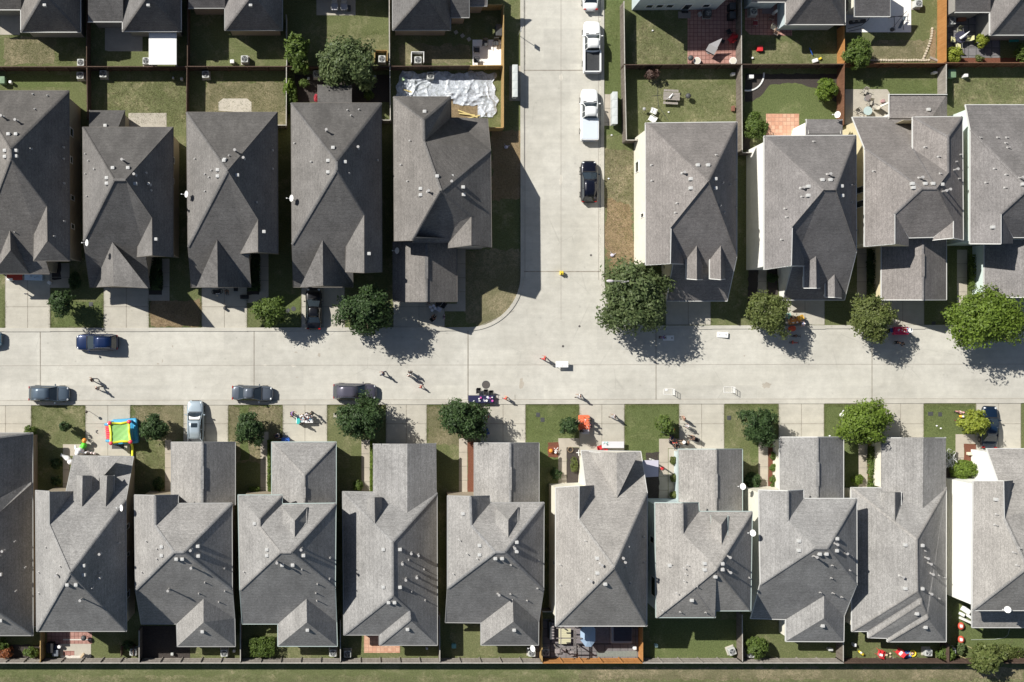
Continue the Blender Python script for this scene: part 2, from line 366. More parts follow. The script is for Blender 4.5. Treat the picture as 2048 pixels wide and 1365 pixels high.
for i,(p,m) in enumerate(PG): patch(p,m,z=.0075+.0002*i,seed=50+i,amp=2)
# concrete street and side street with a rounded corner
def arc(cx,cy,r,a0,a1,n=14): return [(cx+r*math.cos(R(a0+(a1-a0)*k/n)),cy-r*math.sin(R(a0+(a1-a0)*k/n))) for k in range(n+1)]
cornW=arc(936,550,110,0,-90)          # from (1046,550) to (936,660)
cornE=arc(1296,560,94,180,270)        # from (1202,560) to (1296,654)
road=[(-400,663)]+list(reversed([(x,y) for x,y in cornW]))+[(1046,-500),(1201,-500)]+cornE+[(2500,650),(2500,801),(-400,807)]
poly(road,.012,'road',M['road'])
def ribbon(pts,w,z0,z1,name,m,closed=False):
    mb=MB(); L=[Vector((x,-y)) for x,y in pts]; n=len(L)
    for i in range(n-1):
        a,b=L[i],L[i+1]; d=(b-a).normalized(); nn=Vector((-d.y,d.x))*w/2
        q=[a+nn,b+nn,b-nn,a-nn]
        mb.prism([P(v.x,-v.y)[:2] for v in q],z0,z1)
    return struct(mb,name,m)
ribbon([(-400,660.5),(936,658.5)]+list(reversed(arc(936,550,108.5,0,-90)))[1:]+[(1043.5,-500)],7,0,.10,'kerb',M['kerb'])
ribbon([(1204.5,-500),(1204.5,560)]+arc(1296,560,91,180,270)[1:]+[(1300,655.2),(2500,652.4)],7,0,.10,'kerb',M['kerb'])
ribbon([(-400,807.8),(2500,801.4)],8,0,.10,'kerb',M['kerb'])
# driveways, front paths, patios
DR=[(10.5,540,100,657),(207.7,565,297.4,657),(403.7,565,493.7,657),(603,565,689,657),(787,590,889,657),(1332,590,1421,650),(1571,590,1649,650),(1763,590,1848,650),(1967,585,2062,650),
 (-40,806,62,925),(171,806,260,925),(367,806,456,930),(565.7,806,654,930),(772,806,853,930),(961.5,806,1050.7,930),(1158.8,806,1248.5,930),(1358.5,806,1448,930),(1557.7,805,1647.8,930),
 (1755,805,1847,930),(1952.5,805,2041.5,930)]
mb=MB(); jt=MB()
def line(x0,y0,x1,y1,w=1.6,z=.024,mb=None):
    a=Vector((x0,y0)); b=Vector((x1,y1)); d=(b-a).normalized(); n=Vector((-d.y,d.x))*w/2
    (mb or jt).poly([P(v.x,v.y,z) for v in (a+n,b+n,b-n,a-n)])
for i,(a,b,c,d) in enumerate(DR):
    o=MB().prism([P(x,y)[:2] for x,y in rect(a,b,c,d)],-.05,.018 if b<700 else .019); struct(o,'driveway',M['drive'])
    mx=(a+c)/2; up=b<700
    line(mx,b,mx,d,1.2); yj=(614 if i<5 else 0) if up else (848 if c>500 else 848)
    if yj: line(a,yj,c,yj,1.1)
    for xx in (a,c): line(xx,b,xx,d,1.0)
# driveway throats cut the kerb: low apron slabs over the kerb
for (a,b,c,d) in DR:
    m_=(a+c)/2
    if b<700: yc,hw=(660.2-.0018*m_,3.5) if a<1000 else (656-.0011*(m_-700),3.5)
    else: yc,hw=806.9-.0022*m_,4
    struct(MB().prism([P(x,y)[:2] for x,y in rect(a-1,yc-hw-.3,c+1,yc+hw+.3)],0,.104),'driveway_apron',M['kerb'])
WK=[(100,527,139,576),(297,590,339,602),(324,518,339,590),(493,588,537,606),(519,505,537,588),(889,608,931,623),(914,500,931,608),(1515,535,1533,640),(1714,480,1733,640),(1914,500,1934,640),
 (126,889,171,912),(126,912,139,985),(330,880,343,995),(521,864,537,990),(723,880,740,985),(918,877,934.6,992),(1116.6,877,1160,895),(1116.6,895,1133,975),(1318,878,1358,897),(1318,897,1336,1010),
 (1517,878,1536,990),(1717,880,1735,980),(1911,869,1958,888),(1911,888,1928,930),(1019,132,1046,202),(1202,189,1226,252)]
for a,b,c,d in WK:
    struct(MB().prism([P(x,y)[:2] for x,y in rect(a,b,c,d)],-.05,.013),'path',M['walk'])
    if d-b>40:
        for k in range(1,int((d-b)/28)+1): line(a,b+28*k,c,b+28*k,1.2,.02)
struct(MB().prism([P(x,y)[:2] for x,y in rect(1337,898,1358,1010)],-.05,.016),'path',M['patio'])
PA=[([(437,222),(437,205),(446,197.5),(494,197.5),(503,205),(503,226)],'patio'),(rect(257,226.5,333,262),'patio'),(rect(0,26,40,70),'patio'),
 ([(210,101),(210,52),(285,52),(285,103),(218,103)],'patio'),(rect(633,-30,711,31),'patio'),(rect(900,186,960,238),'brown'),([(1690,250),(1690,179),(1774,179),(1779,186),(1779,250)],'patio'),
 (rect(1375,-20,1478,128),'redpaver'),([(1490,0),(1490,60),(1500,70),(1584,72),(1584,40),(1570,0)],'redpaver'),(rect(1532,228,1598,272),'orangepaver'),
 (rect(1692,-10,1822,65),'white_slab'),(rect(1895,15,2000,116),'darktile'),(rect(94,1250,184,1288),'redpaver'),(rect(120,1288,182,1315),'patio'),(rect(126,1302,149,1313),'redpaver'),
 (rect(945,80,1002,131),'white_slab'),(rect(1066,1238,1284,1326),'darktile'),(rect(728,1262,800,1306),'orangepaver'),(rect(280,1252,380,1318),'mulch'),(rect(1848,925,1900,990),'mulch')]
for i,(p,m) in enumerate(PA):
    struct(MB().prism([P(x,y)[:2] for x,y in p],-.05,.02+.0003*i),'patio' if m not in('brown','mulch') else 'garden_bed',M[m])
# planting beds
BD=[([(1490,148),(1690,148),(1690,210),(1668,203),(1640,180),(1590,166),(1540,170),(1525,190),(1505,202),(1490,205)],'mulch'),(rect(1486,268,1500,300),'mulch'),
 (rect(113,975,127,1010),'redmulch'),(rect(935,884,949,990),'redmulch'),(rect(1133,896,1160,990),'mulch'),(rect(1536,880,1545,985),'redmulch'),(rect(1736,880,1742,980),'redmulch'),
 (rect(284,516,324,600),'mulch'),(rect(494,505,518,590),'mulch'),(rect(104,526,122,560),'mulch'),(rect(1096,885,1117,915),'redmulch'),(rect(1496,540,1516,640),'mulch'),(rect(1535,535,1556,590),'mulch'),
 (rect(1928,888,1960,925),'redmulch'),(rect(1905,1288,2048,1326),'greengrass'),(rect(0,1290,82,1322),'mulch'),(rect(1860,60,1872,124),'brown'),(rect(1895,116,2048,126),'redmulch'),(rect(100,1238,125,1300),'redmulch'),
 (rect(590,150,780,205),'mulch'),(rect(1936,490,1950,590),'greengrass'),(rect(1292,905,1318,1000),'mulch'),(rect(1690,880,1716,990),'greengrass')]
for i,(p,m) in enumerate(BD): poly(wobble(p,1.2,6,i),.0115+.0002*i,'garden_bed',M[m])
# joints and seams
for x in (80.5,508,1744): line(x,663 if x<1000 else 655,x,804,1.6)
line(936,660,936,805,2); line(1312,656,1312,803,1.6); line(1046,141,1166,141,1.8); line(1048,543.5,1202,543.5,1.8)
fj=MB(); line(-300,732.5,2400,728,.9,.0225,fj); line(1122,-300,1122,640,.9,.0225,fj); line(1197,-300,1197,560,1.0,.024,fj)
line(-300,664.5,936,662,1.0,.024,fj); line(1300,656,2300,653,1.2,.024,fj); line(-300,802,2300,797,1.0,.024,fj); line(1050,-300,1050,556,1.0,.024,fj)
line(936,662,1028,622,1.0); line(1030,790,1030,802,1)
struct(jt,'road_joint',M['joint']); struct(fj,'road_seam',M['jointfaint'])
# worn darker stains on the street: sheets with irregular edge
M['stain']=concrete('stained_concrete',(.38,.345,.29),(.44,.40,.34),(.3,.27,.22),.3)
M['palestain']=concrete('worn_pale_concrete',(.58,.55,.48),(.63,.60,.53),(.5,.47,.4),.1)
def blot(cx,cy,rx,ry,seed,m='stain',z=.0145):
    r=random.Random(seed); pts=[]
    for k in range(26):
        a=2*PI*k/26; q=r.uniform(.6,1.05); pts.append((cx+rx*q*math.cos(a),cy-ry*q*math.sin(a)))
    poly(pts,z,'road_stain',M[m])
blot(1533,771,11,7,1); blot(1043,768,5,14,2); blot(325,722,1.5,4,3); blot(592,705,4,1.5,4); blot(594,755,4,1.2,5); blot(345,693,1.5,3,6); blot(1489,712,2.5,2,7)
blot(587,732,6,3,8,'palestain'); blot(530,731,5,2,9,'palestain'); blot(1122,155,4,8,10,'palestain'); blot(1122,360,4,12,11,'palestain'); blot(316,728,3,2,12); blot(638,710,3,5,13)
for k,(x,y,r_,) in enumerate([(972,770,8.2),(1182,511,2.2),(1159,653,2.2),(1126,693,2.4)]):
    c=P(x,y); t=thing('manhole_cover',['round dark iron manhole cover in the street behind the party table','small round valve cover by the east kerb of the side street','small round valve cover at the mouth of the side street','small round valve cover north of the white street table'][k],'manhole cover',(c.x,c.y,.012),group='iron covers set in the street')
    rr=r_/17.2
    MB().cyl(0,0,0,.006,rr,n=24).build('frame',M['darkgrey'],t); MB().cyl(0,0,.006,.010,rr*.85,n=24).build('lid',mat('iron_lid',(.09,.08,.075),.8,var=.2,vscale=20),t)
# ================= houses =================
def W3(v): return P(v[0],v[1],v[2]*KZ)   # house heights are kept in units of 1.2 m
def ys(A,B):
    a=W3(A); b=W3(B); m=(b.z-a.z)/(b.y-a.y)
    def f(px,py):
        q=py-Y0; z=(a.z-m*a.y-m*q*H/F)/(1-m*q/F); return (px,py,z/KZ)
    return f
def xs(A,B):
    a=W3(A); b=W3(B); m=(b.z-a.z)/(b.x-a.x)
    def f(px,py):
        q=px-X0; z=(a.z-m*a.x+m*q*H/F)/(1+m*q/F); return (px,py,z/KZ)
    return f
E2=5.6; E1=2.7; ZR=9.35
ALLROOF=[]
def garage_door(h,W,E,y,z,sgn,inset=.45):
    a=W3((W,y,z)); b=W3((E,y,z)); cx=(a.x+b.x)/2; wd=min(4.9,abs(b.x-a.x)-1.6); yy=a.y+sgn*(inset-.03)
    d=part(MB().box(cx,yy,1.1,wd,.05,2.2),'garage_door',M['white'],h.th)
    g=MB()
    for k in range(1,4): g.box(cx,yy-sgn*.028,.55*k,wd,.012,.03)
    g.build('door_groove',M['trimgrey'],d,off=h.th.location)
class House:
    def __init__(s,label,wall,sh,trim='trimdark',base=None,cat='house'):
        s.label=label; s.wall=WALL[wall]; s.sh=SH[sh]; s.trim=M[trim]; s.bright=trim!='trimdark'
        s.main=[]; s.extra=[]; s.wq=[]; s.base=base; s.fas=[]; s.th=thing('house',label,cat)
    def m(s,*fs):
        for f in fs: s.main.append([W3(v) for v in f])
        return s
    def x(s,*fs):
        for f in fs: s.extra.append([W3(v) for v in f])
        return s
    def bvh(s):
        vs=[];fs=[]
        for f in s.main+s.extra:
            n=len(vs); vs+=f; fs.append(list(range(n,n+len(f))))
        return BVHTree.FromPolygons(vs,fs)
    def hit(s,px,py):
        b=s.bvh(); o=Vector((0,0,H)); d=(P(px,py,0)-o).normalized(); r=b.ray_cast(o,d)
        if r[0] is None: return None
        return r[0],r[1]
    def r(s,px,py):
        h=s.hit(px,py); return (px,py,h[0].z/KZ if h else 5.6)
    # dormer / cross gable with ridge T (back, on roof) -> Fp (front); eaves sit on the roof
    def gable(s,T,Fp,L,Rr,zl=None):
        t=s.r(*T); f=(Fp[0],Fp[1],min(t[2],5.8)); l=s.r(*L) if zl is None else (*L,zl); r=s.r(*Rr) if zl is None else (*Rr,zl)
        s.x([t,f,l],[t,r,f]); s.wall_poly([l,r,f]); s.fas.append((W3(l),W3(f))); s.fas.append((W3(f),W3(r)))
    def dormer(s,T,Fp,LB,LF,RB,RF,hip=None):
        t=s.r(*T); f=(Fp[0],Fp[1],t[2]); lb=s.r(*LB); lf=(LF[0],LF[1],lb[2]); rb=(RB[0],RB[1],lb[2]); rf=(RF[0],RF[1],lb[2])
        if hip:
            u=s.r(*LF); lf=(LF[0],LF[1],u[2]+.12); u=s.r(*RF); rf=(RF[0],RF[1],u[2]+.25); u=s.r(*RB); rb=(RB[0],RB[1],u[2]+.02)
        s.x([t,f,lf,lb],[t,rb,rf,f])
        if hip: s.x([lf,f,rf] if W3(lf).y<W3(f).y else [lf,rf,f])
        else: s.fas.append((W3(lf),W3(f))); s.fas.append((W3(f),W3(rf)))
        if not (hip and s.sh is SH[0]): s.fas.append((W3(lb),W3(lf))); s.fas.append((W3(rb),W3(rf)))
        a,b,c=W3(lf),W3(rf),W3(f)
        yin=(W3(t)-c).normalized()*.12
        pts=[a+yin+Vector((0,0,-1.2)),b+yin+Vector((0,0,-1.2)),b+yin,(c+yin if not hip else b+yin),a+yin] if not hip else [a+yin+Vector((0,0,-1.2)),b+yin+Vector((0,0,-1.2)),b+yin,a+yin]
        if hip: return
        pts=[p+Vector((.28 if p.x<c.x-.1 else (-.28 if p.x>c.x+.1 else 0),0,0)) for p in pts]
        s.wq.append(pts)
        tb=W3(t)
        for p,ix in ((a,.28),(b,-.28)):
            p=p+Vector((ix,0,0))
            back=Vector((p.x,tb.y,p.z)); q=p+yin; s.wq.append([q+Vector((0,0,-1.2)),back+Vector((0,0,-1.2)),back,q])
    def wall_poly(s,vs): s.wq.append([W3(v)+Vector((0,0,-.02)) for v in vs])
    def walls(s,loop,inset=.4,gables=()):
        pts=[W3(v) for v in loop]; n=len(pts); ar=sum(pts[i].x*pts[(i+1)%n].y-pts[(i+1)%n].x*pts[i].y for i in range(n)); sg=1 if ar>0 else -1
        out=[]
        for i in range(n):
            a,b,c=pts[i-1],pts[i],pts[(i+1)%n]
            d1=(b-a).to_2d(); d2=(c-b).to_2d()
            if d1.length<.02: d1=d2
            if d2.length<.02: d2=d1
            d1.normalize(); d2.normalize()
            n1=Vector((-d1.y,d1.x))*sg; n2=Vector((-d2.y,d2.x))*sg
            bs=n1+n2
            k=inset/max(.35,(bs.length/2)) if bs.length>.1 else inset
            bs=bs.normalized() if bs.length>.1 else n1
            out.append(Vector((b.x+bs.x*k,b.y+bs.y*k,b.z-.03)))
        s.loops=getattr(s,'loops',[])+[out]
        for i in range(n):
            a,b=out[i],out[(i+1)%n]
            s.wq.append([Vector((a.x,a.y,-.1)),Vector((b.x,b.y,-.1)),b,a])
        return out
    def done(s,vents=(),pipes=(),dishes=(),wins=(),fas_main=True,soff=.16):
        base=s.base or (s.main[0][0] if s.main else Vector((0,0,0)))
        c=Vector((0,0,0)); allp=[p for f in s.main for p in f]
        for p in allp: c+=p
        c/=len(allp); s.th.location=(c.x,c.y,0)
        # roof: top faces + underside + closed boundary
        mb=MB()
        def key(p): return (round(p.x,2),round(p.y,2),round(p.z,2))
        idx={}; 
        def vi(p):
            k=key(p)
            if k not in idx: idx[k]=len(mb.v); mb.v.append(tuple(p))
            return idx[k]
        edges={}; faces=[]
        for f in s.main:
            ids=[vi(p) for p in f]
            # upward orientation
            nrm=sum(((f[i]-f[0]).cross(f[i+1]-f[0]) for i in range(1,len(f)-1)),Vector())
            if nrm.z<0: ids.reverse()
            faces.append(ids)
            for i in range(len(ids)): edges[(ids[i],ids[(i+1)%len(ids)])]=1
        nv=len(mb.v); mb.v+=[(x,y,z-soff) for x,y,z in mb.v]
        for f in faces: mb.f.append(tuple(f)); mb.f.append(tuple(i+nv for i in reversed(f)))
        bnd=[(a,b) for (a,b) in edges if (b,a) not in edges]
        for a,b in bnd: mb.f.append((a,a+nv,b+nv,b))
        for f in s.extra:
            nrm=sum(((f[i]-f[0]).cross(f[i+1]-f[0]) for i in range(1,len(f)-1)),Vector())
            if nrm.z<0: f=list(reversed(f))
            n=len(mb.v); L=len(f); mb.v+=[tuple(p+Vector((0,0,.012))) for p in f]+[tuple(p+Vector((0,0,-.12))) for p in f]
            mb.f.append(tuple(range(n,n+L))); mb.f.append(tuple(reversed(range(n+L,n+2*L))))
            for i in range(L): mb.f.append((n+i,n+L+i,n+L+(i+1)%L,n+(i+1)%L))
        roof=part(mb,'roof',s.sh,s.th)
        # ridge caps: thin raised strips over ridges and hips
        cap=MB(); done=set()
        for (a,b) in edges:
            if (b,a) in edges and (b,a) not in done and a<nv:
                done.add((a,b)); pa,pb=Vector(mb.v[a]),Vector(mb.v[b])
                if (pa-pb).length<.5: continue
                fa=[f for f in faces if a in f and b in f]
                # convex only
                cen=[sum((Vector(mb.v[i]) for i in f),Vector())/len(f) for f in fa]
                mid=(pa+pb)/2
                if len(cen)==2 and (cen[0].z+cen[1].z)/2<mid.z+.1:
                    nn=sum((( Vector(mb.v[f[1]])-Vector(mb.v[f[0]])).cross(Vector(mb.v[f[2]])-Vector(mb.v[f[0]])).normalized() for f in fa),Vector()).normalized()
                    d=(pb-pa).normalized(); sd=d.cross(nn).normalized()*.13; up=nn*.03
                    cap.poly([pa+sd+up*.2,pb+sd+up*.2,pb+up,pa+up]); cap.poly([pa+up,pb+up,pb-sd+up*.2,pa-sd+up*.2])
        if cap.v: part(cap,'ridge_cap',s.sh,s.th)
        # gutters / fascia
        g=MB(); wd=.08 if s.bright else .05
        segs=[(Vector(mb.v[a]),Vector(mb.v[b])) for a,b in bnd]+s.fas
        for a,b in segs:
            d=(b-a).to_2d()
            if d.length<.1: continue
            d.normalize(); o=Vector((d.y,-d.x,0))*wd; o2=Vector((d.y,-d.x,0))*.004
            g.v_=len(g.v); z1=Vector((0,0,.012)); z0=Vector((0,0,-.17)); e=Vector((d.x,d.y,0))*.04
            q=[a+o2-e,b+o2+e,b+o+e,a+o-e]; n=len(g.v)
            g.v+=[tuple(p+z0) for p in q]+[tuple(p+z1) for p in q]
            g.f+=[(n+4,n+5,n+6,n+7),(n+3,n+2,n+1,n),(n,n+1,n+5,n+4),(n+1,n+2,n+6,n+5),(n+2,n+3,n+7,n+6),(n+3,n,n+4,n+7)]
        part(g,'gutter',M['gutw'] if s.trim is M['white'] else s.trim,s.th)
        wm=MB()
        for q in s.wq: wm.poly(q)
        wl=part(wm,'wall',s.wall,s.th)
        # windows: (loopindex, edge index, t0, t1, z0, z1)
        for (li,ei,t0,t1,z0,z1) in wins:
            lp=s.loops[li]; a=lp[ei]; b=lp[(ei+1)%len(lp)]; a=Vector((a.x,a.y,0)); b=Vector((b.x,b.y,0))
            p=a+(b-a)*t0; q=a+(b-a)*t1; d=(q-p).normalized(); nn=Vector((d.y,-d.x,0))
            cen=sum((Vector((v.x,v.y,0)) for v in lp),Vector())/len(lp)
            if nn.dot((p+q)/2-cen)<0: nn=-nn
            fr=MB()
            for (u0,u1,w0,w1) in ((p,q,z0-.07,z0),(p,q,z1,z1+.07)):
                fr.box(*((p+q)/2+nn*.03).to_2d(),(w0+w1)/2,(q-p).length+.14,.07,.07,math.atan2(d.y,d.x))
            for u in (p,q): fr.box(*(u+nn*.03).to_2d(),(z0+z1)/2,.07,.069,z1-z0,math.atan2(d.y,d.x))
            wo=part(fr,'window',M['white'],s.th)
            pn=MB(); pn.box(*((p+q)/2+nn*.012).to_2d(),(z0+z1)/2,(q-p).length,.03,z1-z0,math.atan2(d.y,d.x))
            po=pn.build('pane',M['glass'],wo,off=s.th.location)
        bv=s.bvh(); s.bv=bv; O=Vector((0,0,H))
        def ray(px,py):
            d=(P(px,py,0)-O).normalized(); return bv.ray_cast(O,d)
        for (px,py) in vents:
            r=ray(px,py)
            if r[0] is None: continue
            p,nn=r[0],r[1]; nn=nn if nn.z>0 else -nn
            v=MB(); v.rbox(p.x,p.y,p.z-.12,p.z+.26,.40,.36,.05,0,.96,.02,2); part(v,'roof_vent',M['ventw'],s.th)
        for q in pipes:
            px,py=q[:2]; hh=q[2] if len(q)>2 else .35
            # the pixel marks the pipe's top
            r=ray(px,py)
            if r[0] is None: continue
            p=r[0]; v=MB(); v.cyl(p.x,p.y,p.z-.1,p.z+hh,.055 if hh<.6 else .09,n=8); v.cyl(p.x,p.y,p.z-.08,p.z+.06,.16 if hh<.6 else .2,.08,n=8)
            if hh>=.6: v.cyl(p.x,p.y,p.z+hh-.1,p.z+hh+.06,.15,n=10)
            part(v,'vent_pipe',M['pipe'],s.th)
        if getattr(s,'gd',None): garage_door(s,*s.gd)
        ALLROOF.append(s); return s
def dish(px,py,z,label,sun=1):
    z*=KZ; c=P(px,py,z); t=thing('satellite_dish',label,'satellite dish',(c.x,c.y,z),0,'satellite dishes on roof edges')
    mb=MB(); n=18
    for j in range(4):
        for i in range(n):
            a0=2*PI*i/n; a1=2*PI*(i+1)/n; r0=.37*j/4; r1=.37*(j+1)/4
            f=lambda r,a:(r*math.cos(a)*.62, r*math.sin(a), .9*r*r+ r*math.cos(a)*.75)
            mb.poly([f(r0,a0),f(r1,a0),f(r1,a1),f(r0,a1)])
    mb.build('reflector',M['whitep'],t)
    MB().tube([(0,0,-.02),(.05,0,-.3),(.12,0,-.75)],.03).build('mast',M['metal'],t)
    MB().tube([(-.05,0,-.25),(-.5,0,.10)],.018).box(-.52,0,.12,.12,.09,.09).build('arm',M['whitep'],t)
    return t
HS={}
# ---- front row, upper side of the street (garages towards the street)
def typeA(key,label,wall,W,E,Nn,A,B,W2,SW,SE,R1,J,K,V,SEb,GT,GF,GL,GR,nsridge=False,hipK=None,sh=1,zr=10.3,bump=None,vents=(),pipes=(),wins=(),ghip=None,trim='trimdark'):
    h=House(label,wall,sh,trim); NW=(W,Nn,E2); NE=(E,Nn,E2); a=(*A,zr); b=(*B,zr); w2=(*W2,E2)
    S=ys(b,w2); Ep=xs(b,NE)
    sw,se,r1=S(*SW),S(*SE),S(*R1); j,k=Ep(*J),Ep(*K); v=S(*V); seb=(*SEb,E2)
    if nsridge: h.m([NW,NE,a],[NW,a,b,w2],[b,j,r1,se,sw,w2],[NE,seb,k,j,b,a])
    else: h.m([NW,NE,b,a] if A!=B else [NW,NE,a],[NW,a,w2],([a,b,j,r1,se,sw,w2] if A!=B else [a,j,r1,se,sw,w2]),[NE,seb,k,j,b])
    cc=(V[0]-1.3,SEb[1],v[2])
    if hipK: h.x([j,k,cc,v],[k,seb,cc])
    else: h.x([j,k,cc,v]); h.wall_poly([cc,(k[0],k[1],k[2]),seb])
    h.fas.append((W3(v),W3(cc))); h.fas.append((W3(cc),W3(k if not hipK else seb)))
    rz=(se[0]-3,SEb[1]-1)
    h.walls([NW,NE,seb,(SE[0]-1,SEb[1]-3,r1[2]),se,sw,w2])
    t=h.r(*GT)
    if ghip:
        f=(ghip[0],ghip[1],t[2]); l=(GL[0],GL[1],sw[2]); r=(GR[0],GR[1],sw[2]); h.x([t,f,l],[t,r,f],[f,r,l])
    else: h.gable(GT,GF,GL,GR)
    if bump:
        for f in bump: h.x(f)
        f=bump[0]; h.walls([f[0],f[1],(f[1][0],f[2][1],f[1][2]),(f[0][0],f[3][1],f[0][2])],.25)
        for a_,b_ in ((0,1),(3,0)): h.fas.append((W3(f[a_]),W3(f[b_])))
    h.done(vents,pipes,wins=wins); HS[key]=h; garage_door(h,SW[0],SE[0],SW[1],sw[2],1); return h
EW=[(0,1,.18,.23,3.6,4.8),(0,1,.36,.40,3.9,4.7),(0,1,.60,.63,3.2,4.5),(0,1,.78,.81,3.2,4.4)]
typeA('U1','grey roofed house with beige east wall cut by the left edge, above the street','beige',-52,137.5,182,(20,298),(21,316),(-40,480),(-32,548),(99,548),(91,522),(94,412),(95,482),(68.6,467.8),(139,522),
 (20,458.5),(20,548),(-15,548),(59,548),True,True,1,ghip=(21,501),vents=[(17.5,269),(32.5,269),(10.5,302),(10.5,314),(32.5,302),(32.5,313)],
 pipes=[(66,189),(95,192),(70,219),(7,235,.9),(35,243,.9),(62,298),(127,295),(127,318),(128,367),(129,443),(109,473),(30,465)],wins=EW)
typeA('U2','grey roofed house with a small back lean-to, second from left above the street','beige',165.5,346,255,(228,360),(251,360),(167,482),(180,575),(299,576),(291.6,515),(304,436),(304.7,510.5),(275.7,493),(345.6,514),
 (225,485),(227.4,572),(186,574.6),(295.5,576),bump=[[(178.5,221,3.0),(250,221,3.0),(236,256,4.5),(178,256,4.5)],[(250,221,3.0),(250,257,3.0),(236,256,4.5)]],
 vents=[(226,336.5),(256.5,336.5),(214,356.5),(214,367.5),(271,368),(312,479),(211,252)],pipes=[(247,322,.9),(271,351,.9),(300,370,.8),(171,308),(177,322),(188,338),(189,339),(171,348),(174,393),(292,346),(302,381)],wins=EW[:2])
typeA('U3','grey roofed house with an octagonal slab behind it, third from left above the street','beige',373,554.5,225,(455,342),(455,342),(376,494),(382.6,574.6),(501.6,574.6),(497,514),(516,440),(516,504),(483,502),(555.7,507),
 (434.3,480),(435.6,574),(393,574.6),(497.6,574.6),vents=[(449.5,320),(435.5,340.5),(435.5,353),(475,351),(448,322),(528,464)],
 pipes=[(471,303,.9),(458,312),(488,318,.8),(545,301),(545,338),(390,318),(410,349),(410,383),(418,355),(423,341),(513,405)],wins=EW[1:3])
typeA('U4','grey roofed house with a square back lean-to and a black car on its drive','beige',582.3,762.7,206.5,(673,322.6),(673,340),(584,489),(587,574.6),(706,574.6),(705.5,547),(728.5,429.5),(728.5,545.6),(692.4,493),(764,544),
 (645.4,479.6),(646,571),(600.5,574.6),(703.4,573.5),True,bump=[[(635,170,3.0),(703.5,170,3.0),(703.5,207,4.4),(635,207,4.4)]],
 vents=[(666,296),(656,322),(690,324.5),(656,345),(738,508)],pipes=[(653,263,1.0),(716,297,.9),(702,232,.5),(695,221),(718,220),(589,287),(623,324),(622,324),(755,321),(698,347)])
# U5 corner house
h=House('grey roofed corner house west of the side street with a white rimmed front garage','grey',1,'trimdark')
NWn=(787,194,E2-.9); NEn=(901.5,194,E2-.9); NWn=(787,194,E2); NEn=(901.5,194,E2)
ap=(882,382,9.6); Wq=xs(ap,(787,382,E2)); r0=Wq(847.5,240); r1=Wq(848,284)
Nm=ys(ap,(981,300,E2)); 
ne=Nm(975,238); n0=Nm(902,236); ee=(981,300,E2)
seE=(983,495,E2)
k=(943,490); j=(943,433); Ep=xs(ap,ee); j=Ep(*j); k=Ep(*k)
sw=(788.5,482,E2); sa=Wq(825,481); sc=(826,485,E2); sb=(897,485,E2)
h.m([NWn,NEn,r0],[NWn,r0,r1,ap,sa,sw],[NEn,n0,r1,r0],[r1,n0,ne,ee,ap],[ap,ee,seE,k,j],[ap,j,sb,sc],[ap,sc,sa])
S5=ys(ap,sc); v=(897.5,484.5,E2); cc=(897,496,E2); h.x([j,k,cc,v]); h.wall_poly([cc,k,seE])
h.fas+= [(W3(v),W3(cc)),(W3(cc),W3(k)),(W3(k),W3(seE))]
h.walls([NWn,NEn,n0,ne,ee,seE,cc,sb,sa,sw])
# front garage with white rim
ga=House.__new__(House)
def block(h,W,E,yN,yS,rx,front,z=E1,rise=None,hipE=False,hipW=False,back=None):
    """single-storey gabled block; front 'N' or 'S' is the gable end that shows"""
    zr=z+(rise or abs((E-W)/2*H/F)*.55)
    yf,yb=(yN,yS) if front=='N' else (yS,yN)
    a=(W,yf,z);b=(E,yf,z);c=(E,yb,z);d=(W,yb,z)
    f=(rx,yf,zr);g=(rx,yb,zr)
    if hipE: f=(rx,hipE,zr)
    h.m([a,f,g,d],[b,c,g,f])
    if hipE: h.m([a,b,f])
    h.walls([a,b,c,d],.45)
    if not hipE: h.wall_poly([(W+1,yf+(2 if front=='N' else -2),z),(E-1,yf+(2 if front=='N' else -2),z),(rx,yf+(2 if front=='N' else -2),zr)])
    m_=(W3(f)+W3(g))/2
    y0=W3(f).y+(W3(g).y-W3(f).y)*.38; y1=W3(f).y+(W3(g).y-W3(f).y)*.75
    h.gd=(W,E,yf,z,1 if front=='S' else -1)
    v=MB(); v.box(m_.x,(y0+y1)/2,m_.z+.03,.34,abs(y1-y0),.07); h.rv=v
    return zr
block(h,786,913.8,484,603.6,853,'S')
h.done([(874,353),(890,353),(903.5,353),(841,378),(841,390.5),(926,375),(927,390),(849,224)],[(902,365,.8),(856,384,.9),(802,330),(815,363),(820,282)])
part(h.rv,'ridge_vent',h.sh,h.th); HS['U5']=h
